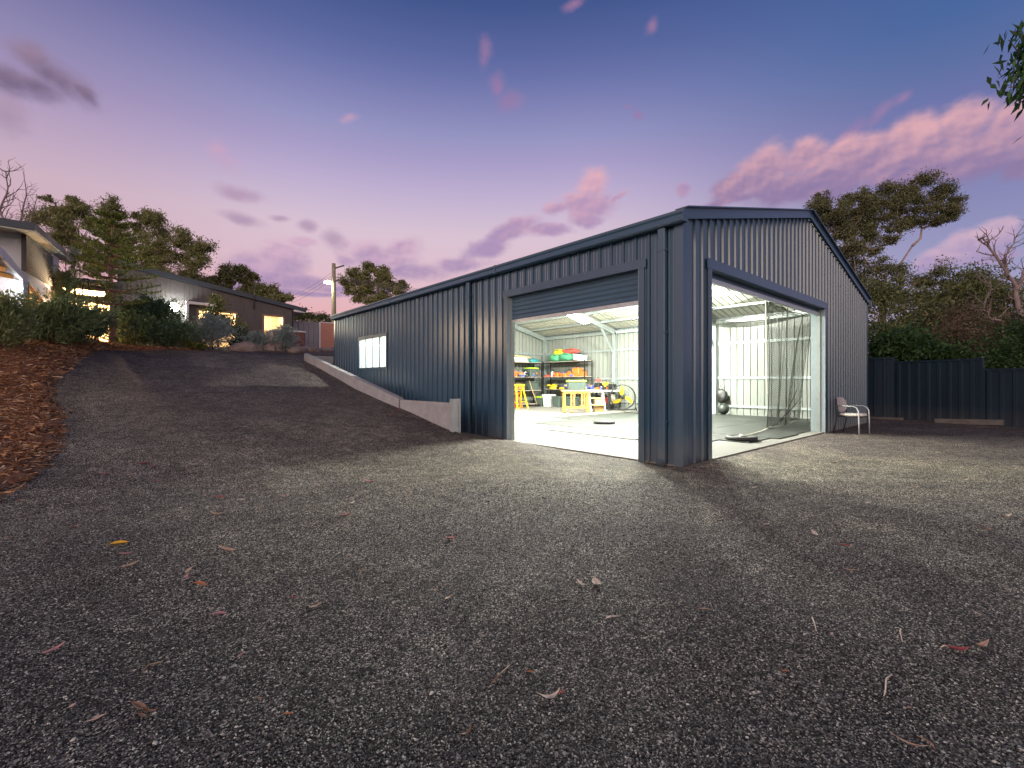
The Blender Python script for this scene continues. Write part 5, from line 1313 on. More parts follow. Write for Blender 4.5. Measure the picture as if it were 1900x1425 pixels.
for k in range(17):
    z = 4.10 + k * .0535
    sl.beam((wx + .03, wy + .12, z + .001 * k), (wx + .03, HY0 - .1, z + .092 * (HY0 - wy) + k * .0024 * (HY0 - wy) * .9), .05, .030)
sl.build('slat_screen', M['house_slat'], house)
MB().prism([(wx + .004, wy, 4.06), (wx + .004, HY0, 4.74), (wx + .004, HY0, rise(HY0) - .01), (wx + .004, wy, rise(wy) - .01)], (-.003, 0, 0)).build('slat_backing', M['beam_dark'], house)
MB().box(wx - .03, wx + .06, wy - .03, wy + .11, 4.05, rise(wy)).build('corner_board', M['house_dark'], house)
MB().prism([(wx - 6, wy - 1.0, rise(wy - 1) + .06), (wx + .31, wy - 1.0, rise(wy - 1) + .06), (wx + .31, wy - 1.0, rise(wy - 1) + .24), (wx - 6, wy - 1.0, rise(wy - 1) + .24)], (0, 14, .145 * 14)).build('roof', M['house_roof'], house)
MB().prism([(wx - 6, wy - .97, rise(wy - .97) + .02), (wx + .29, wy - .97, rise(wy - .97) + .02), (wx + .29, wy - .97, rise(wy - .97) + .058), (wx - 6, wy - .97, rise(wy - .97) + .058)], (0, 13.6, .145 * 13.6)).build('soffit', M['soffit'], house)
# porch roof at the far left
MB().prism([(-7.9, 7.5, 3.80), (-7.9, 7.5, 3.97), (-11, 7.5, 4.5), (-11, 7.5, 4.33)], (0, 6.28, 0)).build('porch_roof', M['beam_dark'], house)
MB().box(-7.898, -7.84, 7.48, 13.78, 3.80, 3.99).build('fascia', M['house_white'], house)
for y in (8.2, 9.2, 10.2, 11.2, 12.2, 13.2):
    MB().beam((-7.95, y, 3.76), (-11, y, 4.28), .06, .10).build('porch_beam', M['pine'], house)
MB().box(-9.6, -8.4, wy - .05, wy - .001, 2.0, 3.30).build('wing_window', M['timber_frame'], house)
MB().box(-9.5, -8.5, wy - .06, wy - .052, 2.1, 3.2).build('wing_pane', M['room'], house)

pl_ = thing('porch_light', 'warm round light under the porch roof at the left edge', 'ceiling light', (-9.0, 11.7, 3.9))
MB().lathe((-9.0, 11.7, 3.72), [(.09, 0), (.12, .02), (.12, .06), (.05, .08)], 16).build('fitting', M['galv_rail'], pl_)
MB().tube([(-9.0, 11.7, 3.79), (-9.0, 11.7, 4.02)], .015, 6).build('stem', M['galv_rail'], pl_)
l = bpy.data.lights.new('porch_lamp', 'POINT'); lo = bpy.data.objects.new('porch_lamp', l); COL.objects.link(lo); l.energy = 60; l.color = (1.0, .66, .40); l.shadow_soft_size = .08; lo.location = (-9.0, 11.7, 3.60)

def wall_light(lab, p, pw, glow, col, n=(0, -1, 0), s=.1, k=1.0):
    t = thing('wall_light', lab, 'wall light', p, 'lit outdoor lights on the house')
    n = Vector(n); a = Vector(p)
    MB().obox(a, (.26 * k, .07, .2 * k)).build('housing', M['galv_rail'], t)
    MB().lathe(a + n * .035, [(.19 * k, 0), (.19 * k, -.02), (.12 * k, -.05)], 18, 'y').build('lens', M[glow], t)
    MB().obox(a - n * .06 + Vector((0, 0, .02)), (.05, .06, .05)).build('bracket', M['galv_rail'], t)
    l = bpy.data.lights.new('wall_lamp', 'POINT'); lo = bpy.data.objects.new('wall_lamp', l); COL.objects.link(lo)
    l.energy = pw; l.color = col; l.shadow_soft_size = s; lo.location = a + n * .16
wall_light('brilliant white floodlight on the dark house wall above the conifers', (-4.16, HY0 - .12, 4.38), 150, 'flood_glow', (.90, 1.0, .93), s=.11)
wall_light('small cold white light under the porch eave at the left edge', (-7.93, 13.62, 3.55), 8, 'porch_glow', (.78, .87, 1.0), s=.03, k=.5)

# garden furniture by the house
t = thing('spa_cabinet', 'red-brown timber spa cabinet with pale rim below the right house window', 'spa', (-.2, 19.2, 2.6))
MB().rbox((-.2, 19.2, 3.0), (1.34, 1.3, .86), b=.03).build('cabinet', M['spa_wood'], t); MB().rbox((-.2, 19.2, 3.46), (1.42, 1.38, .055), b=.02).build('rim', M['house_white'], t)
for i in range(7): MB().box(-.86 + i * .22, -.85 + i * .22, 18.535, 18.55, 2.62, 3.40).build('batten', M['spa_wood'], t)
steel_fence('steel_fence', 'grey ribbed steel fence between the house corner and the white gate post', (1.0, 22.5), (2.36, 22.5), 2.55, 4.42, M['fence_grey'], M['fence_grey'], 1.4)
o = MB().box(2.375, 2.445, 22.42, 22.5, 2.5, 4.46).build('gate_post', M['house_white']); tag(o, 'slim white gate post beside the salmon coloured panel', 'gate post')
t = thing('timber_screen', 'salmon coloured timber board screen beside the shed far end', 'screen', (2.9, 22.5, 2.6))
MB().box(2.46, 3.6, 22.44, 22.49, 2.72, 4.44).build('board_panel', M['salmon'], t)
MB().box(2.45, 3.62, 22.43, 22.50, 4.442, 4.49).build('cap_rail', M['house_white'], t); MB().box(2.46, 3.6, 22.44, 22.5, 2.62, 2.718).build('bottom_rail', M['bark_dark'], t)

# power pole and wires
px_, py_ = 6.285, 31.03
t = thing('power_pole', 'tall timber power pole with a lit street lamp behind the shed', 'power pole', (px_, py_, 2.5))
MB().tube([(px_, py_, 2.0), (px_ - .02, py_, 6), (px_ - .03, py_, 10.0)], [.19, .165, .135], 12).build('pole', M['pole'], t)
for z, l_ in ((9.72, .75), (8.75, .85)):
    MB().beam((px_ - .1, py_ + .1, z - .12), (px_ + l_ * CA, py_ - l_ * SA, z + .14), .07, .09).build('crossarm', M['beam_dark'], t)
l_ = MB(); l_.tube([(px_, py_, 8.5), (px_ - .22, py_ + .1, 8.66), (px_ - .32, py_ + .16, 8.66)], .03, 6); lh = l_.build('lamp_arm', M['galv_rail'], t)
MB().obox((px_ - .38, py_ + .18, 8.64), (.3, .2, .12), (0, 0, .5)).build('lamp_head', M['galv_rail'], lh); MB().obox((px_ - .40, py_ + .10, 8.55), (.44, .34, .12), (0, 0, .5)).build('lamp_lens', M['street_glow'], lh)
l = bpy.data.lights.new('street_lamp', 'POINT'); lo = bpy.data.objects.new('street_lamp', l); COL.objects.link(lo); l.energy = 140; l.color = (.85, 1, .6); l.shadow_soft_size = .15; lo.location = (px_ - .40, py_ + .10, 8.45)
def wire(a, b, sag, r=.011):
    a, b = Vector(a), Vector(b)
    return [a.lerp(b, k / 24) - Vector((0, 0, sag * 4 * (k / 24) * (1 - k / 24))) for k in range(25)]
e1 = spot(9.0, 42)
for i in range(4):
    o = MB().tube(wire((px_ + .25 + .14 * i, py_ - .2 - .12 * i, 8.82 + .06 * i), (e1[0] + .3 * i, e1[1], 7.6 + .25 * i), .5), .012, 5).build('power_line', M['wire'])
    tag(o, 'thin power line running right from the pole over the shed roof', 'power line', 'power lines on the right of the pole')
e2 = spot(-23, 46)
for i in range(3):
    o = MB().tube(wire((px_ - .1, py_ + .1, 8.85 + .25 * i), (e2[0], e2[1] + .3 * i, 8.9 + .35 * i), .25), .010, 5).build('power_line', M['wire'])
    tag(o, 'faint power line running left from the pole across the gum crowns', 'power line', 'power lines on the left of the pole')
LEAVES = [
  (-6.066, 1.185, 0.117, 0.064, -0.37, 0.06, 'yellow', 'bright yellow curled leaf on the dark gravel at the left'),
  (-6.036, 0.893, 0.082, 0.027, -0.21, 0.1, 'pink', 'pink-red leaf just below the yellow leaf'),
  (-6.019, 0.613, 0.123, 0.029, 0.65, 0.08, 'tan', 'long tan leaf below the pink-red leaf'),
  (-6.341, 2.01, 0.1, 0.033, 0.88, 0.11, 'pink', ''),
  (-5.763, 0.15, 0.067, 0.022, 1.3, 0.11, 'pink', 'small pink leaf beside an orange one at the left'),
  (-5.738, 0.261, 0.102, 0.024, 1.07, 0.04, 'tan', ''),
  (-5.707, -0.032, 0.105, 0.035, -1.11, 0.03, 'orange', 'orange-pink leaf on the dark gravel left of centre'),
  (-5.469, 0.504, 0.16, 0.038, -0.96, 0.14, 'tan', 'long straight tan leaf lying level left of centre'),
  (-5.682, -0.505, 0.079, 0.026, -0.71, 0.06, 'pink', 'pink leaf pointing right below the orange-pink leaf'),
  (-5.338, -0.566, 0.043, 0.014, -0.72, 0.06, 'red', ''),
  (-5.281, -0.749, 0.073, 0.017, 0.27, 0.16, 'tan', 'tan curled leaf left of the photo centre line'),
  (-5.675, -0.989, 0.04, 0.013, 0.84, 0.09, 'pink', 'small curled pink-white leaf on the dark gravel'),
  (-6.303, -0.414, 0.083, 0.027, 0.59, 0.14, 'pink', 'large dusty pink leaf at the lower left'),
  (-6.023, -1.136, 0.096, 0.023, -1.15, 0.09, 'brown', 'brown leaf of the broken cluster at the lower left'),
  (-6.003, -1.18, 0.067, 0.016, -0.72, 0.11, 'brown', 'narrow brown leaf of the broken cluster at the lower left'),
  (-6.022, -1.19, 0.05, 0.012, -1.13, 0.05, 'brown', 'short brown leaf under the broken cluster'),
  (-5.619, -1.516, 0.03, 0.01, -0.71, 0.11, 'orange', ''),
  (-5.176, -2.009, 0.052, 0.012, 0.17, 0.14, 'brown', 'thick brown bark piece at the bottom centre'),
  (-4.113, -0.309, 0.105, 0.035, 0.14, 0.1, 'red', 'red and white leaf near the middle of the yard'),
  (-4.519, 0.789, 0.098, 0.032, 0.25, 0.13, 'red', 'red and cream leaf left of the lit gravel'),
  (-5.388, 1.575, 0.127, 0.03, -0.4, 0.12, 'tan', ''),
  (-5.263, 2.263, 0.113, 0.037, -0.54, 0.04, 'red', 'red leaf in the shadow left of centre'),
  (-5.364, 2.431, 0.047, 0.015, -0.28, 0.13, 'pink', ''),
  (-4.739, 1.911, 0.079, 0.026, -0.71, 0.11, 'pink', ''),
  (-5.112, 1.998, 0.107, 0.026, -1.11, 0.07, 'cream', ''),
  (-4.89, -0.453, 0.067, 0.016, -0.09, 0.03, 'brown', ''),
  (-4.686, -1.003, 0.049, 0.012, 0.23, 0.14, 'tan', ''),
  (-4.685, -1.137, 0.067, 0.016, 0.36, 0.09, 'tan', ''),
  (-6.164, 3.713, 0.108, 0.036, -0.34, 0.12, 'pink', 'pink leaf in the shade near the mulch edge'),
  (-5.948, 3.578, 0.085, 0.02, 0.49, 0.14, 'tan', ''),
  (-5.816, 3.968, 0.121, 0.04, -0.38, 0.12, 'red', ''),
  (-5.726, 3.782, 0.092, 0.03, -0.72, 0.15, 'red', ''),
  (-5.716, 3.243, 0.086, 0.028, 0.47, 0.08, 'pink', ''),
  (-3.753, 2.033, 0.145, 0.048, -0.72, 0.13, 'pink', ''),
  (-4.317, 1.171, 0.16, 0.038, 0.97, 0.09, 'cream', ''),
  (-3.98, -1.513, 0.093, 0.022, -1.73, 0.15, 'cream', 'thin cream leaf left of the pink-cream leaf'),
  (-3.915, -1.571, 0.101, 0.05, -2.21, 0.14, 'cream', 'broad pink-cream leaf on the lit gravel'),
  (-4.173, -1.876, 0.078, 0.019, -0.45, 0.04, 'cream', 'pale leaf lying level below the pink-cream leaf'),
  (-3.737, -2.151, 0.057, 0.014, -0.72, 0.05, 'tan', 'tan oval leaf on the gravel right of centre'),
  (-3.383, -2.194, 0.056, 0.018, -0.72, 0.06, 'dark', 'dark bark scrap right of centre'),
  (-4.829, -2.073, 0.093, 0.022, -0.27, 0.16, 'cream', 'cream curled leaf at the lower centre'),
  (-3.991, -2.619, 0.03, 0.01, -0.7, 0.09, 'orange', 'orange leaf scrap at the lower right'),
  (-1.996, -2.37, 0.089, 0.029, -0.71, 0.11, 'red', 'flat red leaf below the gable doorway'),
  (-2.108, -2.087, 0.05, 0.012, -0.72, 0.07, 'brown', ''),
  (-1.882, -2.152, 0.155, 0.037, -2.74, 0.1, 'cream', ''),
  (-2.493, -2.52, 0.12, 0.014, -0.72, 0.08, 'tan', 'straight pale stick-like leaf right of centre'),
  (-2.165, -2.728, 0.064, 0.021, -1.03, 0.08, 'dark', 'dark brown curled leaf on the right'),
  (-2.645, -3.105, 0.043, 0.01, -1.9, 0.11, 'cream', 'pale leaf near the right edge'),
  (-3.223, -3.078, 0.097, 0.032, -0.72, 0.11, 'red', 'large red-brown leaf near the right edge'),
  (-3.089, -3.142, 0.107, 0.026, -0.34, 0.15, 'tan', 'tan leaf beside the large red-brown leaf'),
  (-4.096, -3.032, 0.092, 0.011, -1.17, 0.12, 'tan', 'long tan bark strip at the bottom right'),
  (-1.41, 0.49, 0.137, 0.033, -0.09, 0.15, 'cream', ''),
  (-1.903, -1.788, 0.093, 0.022, -0.72, 0.14, 'cream', ''),
  (-0.74, -3.043, 0.106, 0.025, -0.73, 0.16, 'brown', ''),
  (-0.12, -3.133, 0.16, 0.038, -0.23, 0.12, 'cream', ''),
  (-0.222, -0.308, 0.087, 0.029, -0.71, 0.05, 'pink', 'small pink leaf at the foot of the shed corner'),
  (-3.426, 2.517, 0.102, 0.024, 0.2, 0.14, 'cream', ''),
  (-2.622, 1.655, 0.1, 0.024, -0.72, 0.16, 'cream', ''),
  (-3.656, 1.204, 0.109, 0.026, 0.43, 0.15, 'tan', ''),
  (-4.324, 2.133, 0.076, 0.025, 0.18, 0.1, 'pink', ''),
  (-5.393, 4.925, 0.063, 0.021, -0.05, 0.12, 'pink', ''),
  (-4.274, 5.223, 0.073, 0.018, -0.44, 0.06, 'tan', ''),
  (-3.203, 6.544, 0.09, 0.03, -0.26, 0.14, 'pink', ''),
  (-6.645, 7.268, 0.16, 0.053, 1.54, 0.1, 'orange', ''),
  (-3.494, 3.48, 0.077, 0.025, -0.17, 0.07, 'dark', ''),
  (2.123, -1.322, 0.16, 0.038, -0.41, 0.04, 'cream', 'pale dusty leaf on the gravel outside the gable door'),
  (1.882, -2.731, 0.094, 0.023, -0.72, 0.14, 'cream', ''),
  (0.871, -2.405, 0.074, 0.018, -0.72, 0.16, 'tan', ''),
  (-0.422, -2.205, 0.093, 0.022, -0.27, 0.04, 'cream', ''),
  (-0.477, -2.423, 0.051, 0.012, -0.73, 0.13, 'cream', ''),
  (-4.777, -1.906, 0.03, 0.01, -0.69, 0.08, 'orange', ''),
  (-3.11, -1.212, 0.042, 0.01, -0.73, 0.05, 'tan', ''),
  (-1.569, 5.887, 0.16, 0.053, -1.48, 0.07, 'orange', ''),
  (-1.322, 6.123, 0.16, 0.053, 0.4, 0.13, 'red', ''),
  (-1.17, 4.875, 0.112, 0.037, -0.35, 0.14, 'orange', ''),
  (-6.952, 4.11, 0.064, 0.021, -0.4, 0.04, 'orange', ''),
  (-6.768, 3.126, 0.054, 0.018, -0.36, 0.11, 'orange', ''),
  (-6.644, 2.566, 0.043, 0.01, 0.5, 0.04, 'tan', ''),
  (-6.716, 1.939, 0.05, 0.017, -0.72, 0.12, 'pink', ''),
  (-6.622, 1.856, 0.06, 0.014, 1.01, 0.07, 'tan', ''),
  (-6.489, 1.661, 0.05, 0.012, -0.7, 0.14, 'brown', ''),
  (-6.254, 1.376, 0.04, 0.01, -0.71, 0.16, 'tan', ''),
  (-4.841, -0.124, 0.034, 0.008, -0.7, 0.1, 'tan', ''),
  (-5.093, 1.398, 0.044, 0.011, -0.72, 0.16, 'tan', ''),
  (-3.836, -2.011, 0.03, 0.007, -0.7, 0.07, 'tan', ''),
  (4.569, -2.21, 0.111, 0.027, -0.72, 0.04, 'cream', ''),
  (1.106, -1.124, 0.09, 0.022, -0.71, 0.11, 'tan', ''),
  (-0.533, -1.179, 0.121, 0.029, -0.2, 0.03, 'cream', ''),
  (-2.078, -1.476, 0.057, 0.014, -0.71, 0.06, 'cream', ''),
]
TWIGS = [
  ([(-3.684, -2.914), (-3.752, -2.908), (-3.831, -2.918), (-3.887, -2.923)],'cream','pale curved twig on the gravel at the lower right'),
  ([(-3.187, -2.87), (-3.243, -2.874), (-3.339, -2.897)],'cream','short pale twig right of centre'),
  ([(-4.819, -1.816), (-4.905, -1.848), (-4.955, -1.857)],'brown','thin brown twig at the lower centre'),
  ([(-3.401, -2.551), (-3.506, -2.592), (-3.547, -2.609)],'cream','fine pale twig on the gravel right of centre'),
  ([(-4.03, -3.037), (-4.052, -3.071), (-4.065, -3.086)],'brown','thin twig under the long tan bark strip'),
  ([(-3.232, -3.043), (-3.247, -3.03), (-3.26, -3.019)],'cream','white twig end by the large red-brown leaf'),
  ([(-4.802, -2.07), (-4.778, -2.091), (-4.75, -2.062)],'red','reddish twig on the cream curled leaf'),
  ([(-5.944, -0.834), (-5.99, -0.847), (-6.014, -0.879)],'brown','thin twig at the lower left'),
]
# ---------------------------------------------------------------- vegetation
def unit(v): return v / np.maximum(np.linalg.norm(v, axis=1, keepdims=True), 1e-9)
def leaves_mesh(name, C, D, Wd, l, w, m, parent):
    """one rhombus leaf per row: centre, direction, sideways direction, length, width"""
    D = unit(D); S = unit(np.cross(D, Wd)); n = len(C); l = l[:, None]; w = w[:, None]
    Nn = np.cross(D, S)
    V = np.stack([C - D * l * .5, C + S * w * .5 - D * l * .08 + Nn * l * .04, C + D * l * .5 - Nn * l * .03, C - S * w * .5 - D * l * .08 + Nn * l * .04], 1).reshape(-1, 3)
    return np_mesh(name, V, np.arange(4 * n).reshape(-1, 4), m, parent)

def crown(rng, clumps, n, l, w, droop=.5, sub=9, tight=.30):
    """leaf positions in sub-clumps spread over each ellipsoid clump"""
    tot = sum(c[3] * c[4] * c[5] for c in clumps) ; vols = [(c[3] * c[4] * c[5]) ** .67 for c in clumps]; tv = sum(vols)
    Cs = []; subs = []
    for c, v in zip(clumps, vols):
        k = max(3, int(sub * (.7 + .6 * rng.random())))
        q = unit(rng.normal(size=(k, 3))) * (rng.random((k, 1)) ** .45) * .88
        q[:, 2] = np.where(q[:, 2] < -.45, q[:, 2] * .4, q[:, 2])
        sc_ = np.array(c[:3]) + q * np.array(c[3:6]); subs.append(sc_)
        m = max(8, int(n * v / tv)); idx = rng.integers(0, k, m)
        r = (c[3] * c[5] ** 2) ** (1 / 3) * tight * (.55 + .9 * rng.random(k))
        g = rng.normal(size=(m, 3)) * r[idx][:, None] * np.array([1.15, 1.15, .85])
        Cs.append(sc_[idx] + g)
    C = np.concatenate(Cs); m = len(C)
    D = rng.normal(size=(m, 3)); D[:, 2] -= droop
    return C, D, rng.normal(size=(m, 3)), l * rng.uniform(.6, 1.35, m), w * rng.uniform(.6, 1.3, m), subs

def frame_clump(cl, d, dd=None, rng=None, depth=1.0):
    out = []
    for i, (r, z, rx, rz) in enumerate(cl):
        off = 0 if rng is None else rng.normal(0, rx * .55)
        x, y = spot(r, d + off); out.append((x, y, z, rx, rx * depth, rz * 1.18))
    return out

def tree(name, cat, label, seed, d, base, forks, cl, leaf, bark, n, l, w, trunk_r=.25, group=None, sub=9, tight=.30, droop=.5, twigs=True, lean=None, trunk_name='trunk'):
    rng = np.random.default_rng(seed)
    bx, by = spot(base[0], d); bz = base[1]
    t = thing(name, label, cat, (bx, by, bz), group)
    clumps = frame_clump(cl, d, rng=rng)
    P = lambda f: Vector((*spot(f[0], d + (f[2] if len(f) > 2 else 0)), f[1]))
    mb = MB(); F = [P(f) for f in forks]
    b0 = Vector((bx, by, bz - .3))
    pts = [b0.lerp(F[0], k / 6) + Vector((math.sin(k * 1.3 + seed) * .06, math.cos(k * 1.7) * .06, 0)) * (1 if 0 < k < 6 else 0) for k in range(7)]
    mb.tube(pts, [trunk_r * (1.25 - .5 * k / 6) for k in range(7)], 10)
    R0 = trunk_r * .75
    for f in F[1:]:
        lo = min([g for g in F if g.z < f.z - .1] or [F[0]], key=lambda g: (g - f).length)
        k_ = .62 if lo is F[0] else .42
        mid = lo.lerp(f, .5) + Vector((rng.normal(0, .12), rng.normal(0, .12), -.10 * (f - lo).length))
        mb.tube([lo, lo.lerp(mid, .6), mid, mid.lerp(f, .6), f], [R0 * k_ * (1 - .1 * i) for i in range(5)], 8)
    C, D, Wd, L_, W_, subs = crown(rng, clumps, n, l, w, droop, sub, tight)
    if twigs:
        for c, ss in zip(clumps, subs):
            cc = Vector(c[:3]); lo = min([g for g in F if g.z < cc.z + .3] or [F[0]], key=lambda g: (g - cc).length)
            m1 = lo.lerp(cc, .55) + Vector((rng.normal(0, .1), rng.normal(0, .1), -.12 * (cc - lo).length))
            r = R0 * .24 * min(1.3, .6 + c[3] * .4)
            mb.tube([lo, lo.lerp(m1, .5), m1, cc - Vector((0, 0, c[5] * .2))], [r, r * .8, r * .6, r * .4], 6)
            for s in ss[: min(len(ss), 7)]:
                sv = Vector(s); a = cc - Vector((0, 0, c[5] * .2)); mm = a.lerp(sv, .55) + Vector((0, 0, -.06))
                mb.tube([a, mm, sv], [r * .35, r * .22, r * .1], 4)
    mb.build(trunk_name, M[bark], t)
    leaves_mesh('crown', C, D, Wd, L_, W_, M[leaf], t)
    return t

CT_A = [(-40.08, 14.66), (-39.63, 15.57), (-37.66, 15.57), (-36.15, 16.32), (-34.79, 16.17), (-33.28, 15.57), (-32.07, 15.72), (-30.56, 15.57), (-29.04, 14.66), (-27.53, 13.9), (-26.47, 13.3), (-25.57, 11.48), (-26.17, 9.82), (-29.04, 9.82), (-32.07, 10.58), (-35.85, 10.58), (-38.12, 12.09), (-38.27, 13.9)]
CT_B = [(-30.36, 11.08), (-29.56, 12.07), (-28.22, 12.47), (-27.05, 11.89), (-25.44, 11.71), (-25.17, 11.08), (-25.62, 10.28), (-26.16, 9.92), (-27.05, 10.37), (-28.13, 10.64), (-29.47, 10.73)]
CT_B2 = [(-23.74, 9.34), (-23.24, 10.09), (-22.24, 10.18), (-21.24, 9.51), (-20.78, 8.92), (-20.99, 8.34), (-22.49, 8.34), (-23.33, 8.5)]
CT_C = [(-16.81, 11.54), (-15.09, 12.45), (-13.79, 12.35), (-13.08, 12.35), (-12.07, 11.84), (-10.86, 11.44), (-10.36, 10.33), (-12.07, 9.63), (-13.68, 9.12), (-15.09, 8.62), (-15.7, 8.52), (-15.6, 9.53), (-16.51, 10.54)]
CT_R = [(19.41, 12.45), (20.04, 12.92), (20.98, 12.84), (22.08, 13.39), (23.64, 13.31), (24.27, 13.86), (25.68, 14.09), (27.33, 13.78), (28.82, 13.7), (29.76, 12.92), (29.68, 11.9), (28.97, 12.06), (28.03, 11.74), (26.62, 11.98), (25.84, 11.67), (25.45, 11.2), (24.9, 10.57), (24.43, 9.63), (23.17, 9.55), (21.76, 9.16), (21.14, 10.26), (19.96, 11.82)]
def fill(poly, step, seed, drop=.08, rx=.66, rz=.52):
    """clump list covering the outline (metres right, height) of a crown"""
    rr = random.Random(seed); P_ = np.array(poly); out = []
    x0, z0 = P_.min(0); x1, z1 = P_.max(0); row = 0; z = z0
    def inside(x, y):
        c = False; j = len(poly) - 1
        for i in range(len(poly)):
            if (poly[i][1] > y) != (poly[j][1] > y) and x < (poly[j][0] - poly[i][0]) * (y - poly[i][1]) / (poly[j][1] - poly[i][1]) + poly[i][0]: c = not c
            j = i
        return c
    while z < z1:
        x = x0 + (step * .5 if row % 2 else 0)
        while x < x1:
            a, b = x + rr.uniform(-.28, .28) * step, z + rr.uniform(-.28, .28) * step
            ins = sum(inside(a + q * step * .38, b + w_ * step * .32) for q in (-1, 1) for w_ in (-1, 1))
            if ins >= 2 and rr.random() > drop:
                k = rr.uniform(.8, 1.2); out.append((a, b, step * rx * k, step * rz * k))
            x += step
        z += step * .8; row += 1
    return out

# gums behind the house on the left
tree('gum_tree', 'tree', 'broad gum tree with flat layered crown behind the house at the left', 3, 38, (-32.5, 2.8), [(-32.8, 8.2), (-34.6, 10.4), (-31.2, 10.8), (-36.2, 12.4), (-29.4, 12.0), (-33.2, 12.6)], fill(CT_A, 1.15, 3, .08, .74, .56) + [(-38.16, 16.16, .63, .27), (-36.82, 16.38, .67, .22), (-37.3, 15.3, .7, .3)], 'gum', 'bark', 66000, .21, .078, .34, 'gum trees behind the house', sub=14, tight=.25)
tree('gum_tree', 'tree', 'rounded gum tree above the middle of the house roof', 5, 45, (-27.1, 3), [(-27.1, 8.6), (-28.2, 9.9), (-26.2, 10.0)], fill(CT_B, .95, 5, .04, .74, .6), 'gum', 'bark', 16000, .24, .09, .26, 'gum trees behind the house', sub=12, tight=.26)
tree('gum_tree', 'tree', 'small domed gum tree at the low end of the house roof', 6, 42, (-22.3, 3), [(-22.3, 7.6), (-22.8, 8.6)], fill(CT_B2, .8, 6, .0, .74, .6), 'gum', 'bark', 10000, .22, .09, .22, 'gum trees behind the house', sub=12, tight=.28)
tree('gum_tree', 'tree', 'open gum tree with pale limbs behind the shed, right of the power pole', 7, 45, (-13.4, 3), [(-13.6, 8.0), (-14.6, 9.6), (-13.2, 10.2), (-11.9, 9.6)], fill(CT_C, .95, 7, .10, .72, .6), 'gum', 'bark', 19000, .24, .09, .24, 'gum trees behind the house', sub=12, tight=.24)
tree('scrub_tree', 'tree', 'low rounded scrub beyond the grey fence', 8, 60, (-26, 3.2), [(-26, 6.5)], [(-26.6, 9.5, 1.6, .7), (-24.5, 9.4, 1.6, .5), (-28, 9.7, 1.0, .6), (-25.5, 8.3, 2.6, 1.0), (-23.2, 8.6, 1.2, .7), (-27.6, 10.6, .7, .35)], 'bush_olive', 'bark', 7000, .30, .14, .2)

# big gum on the right, behind the shed
tree('gum_tree', 'tree', 'tall spreading gum tree with pink-grey limbs rising behind the right end of the shed', 12, 30, (24.17, .5), [(24.40, 6.9), (24.50, 8.11), (22.79, 9.95), (22.17, 10.9, .6), (24.69, 10.27, -.4), (25.56, 10.9), (26.58, 10.2, .3), (27.9, 11.69), (27.4, 11.46, .5)], fill(CT_R, .84, 12, .10, .72, .60), 'gum_right', 'bark', 64000, .16, .056, .25, 'trees beyond the dark fence', sub=14, tight=.23)
tree('gum_tree', 'tree', 'small open gum leaning right of the tall gum trunk', 13, 27, (23.3, .4), [(23.2, 6.2), (23.9, 7.0)], [(23.61, 7.84, 0.70, 0.5), (24.56, 7.68, 0.48, 0.48), (23.93, 7.20, 0.96, 0.3), (24.6, 7.1, .5, .3), (23.0, 7.4, .4, .3)], 'gum_right', 'bark', 4200, .16, .055, .11, 'trees beyond the dark fence', tight=.28)
G_ = 'trees beyond the dark fence'
tree('gum_tree', 'tree', 'mid-height gum filling the gap under the tall gum at the shed roof edge', 23, 28, (21.6, .3), [(21.6, 5.2), (21.0, 6.4), (22.2, 6.2)], [(20.7, 8.4, .9, .7), (21.2, 7.5, .9, .7), (21.7, 6.6, 1.0, .7), (20.2, 9.1, .8, .7), (22.7, 6.6, .9, .6), (21.9, 8.1, .7, .6), (20.6, 6.4, .9, .7), (19.8, 7.6, .8, .7), (22.9, 7.3, .5, .4)], 'gum_right', 'bark', 16000, .16, .056, .13, 'trees beyond the dark fence', sub=12, tight=.25)
tree('bush_tree', 'tree', 'olive bushy tree hard behind the shed right corner', 14, 24, (19.9, .2), [(19.8, 3.0), (19.3, 4.0), (20.3, 4.2)], [(19.57, 5.60, 1.28, 0.85), (18.70, 4.27, .99, 1.28), (20.42, 4.55, 1.28, 1.13), (19.2, 3.0, 1.3, 1.0), (20.7, 3.0, 1.0, .9), (18.0, 5.4, .9, .9), (20.6, 5.6, .8, .5), (17.9, 3.4, 1.0, 1.2), (18.0, 2.0, 1.0, .8), (21.2, 3.9, .8, .8)], 'bush_olive', 'bark', 17000, .17, .07, .16, G_, sub=12)
tree('bush_tree', 'tree', 'dark domed bushy tree in the middle of the trees beyond the fence', 15, 27, (25.3, .2), [(25.2, 3.6), (24.6, 5.0), (26.2, 5.6)], [(25.84, 6.66, 1.75, 0.7), (24.68, 5.77, 1.75, 1.12), (26.80, 6.88, 0.96, 0.54), (25.20, 4.65, 1.60, 1.28), (24.2, 4.2, 1.3, 1.0), (26.6, 5.2, 1.3, 1.2), (25.4, 3.2, 1.6, 1.0), (27.6, 6.6, .8, .5)], 'bush_olive', 'bark', 20000, .18, .075, .18, G_, sub=12)
tree('bush_tree', 'tree', 'wide dark tree at the back right, behind the bare limbs', 16, 29, (30.8, .2), [(30.8, 4.0), (30.0, 5.6), (31.6, 5.6)], [(30.15, 7.0, 1.54, 0.62), (31.52, 6.79, 1.37, 0.75), (30.84, 5.76, 1.71, 1.03), (28.8, 6.4, 1.2, .8), (29.2, 5.0, 1.5, 1.2), (32.6, 6.2, 1.2, .9), (31.8, 4.6, 1.6, 1.2), (30.0, 3.4, 1.8, 1.2)], 'bush_olive', 'bark', 18000, .19, .08, .18, G_, sub=12)
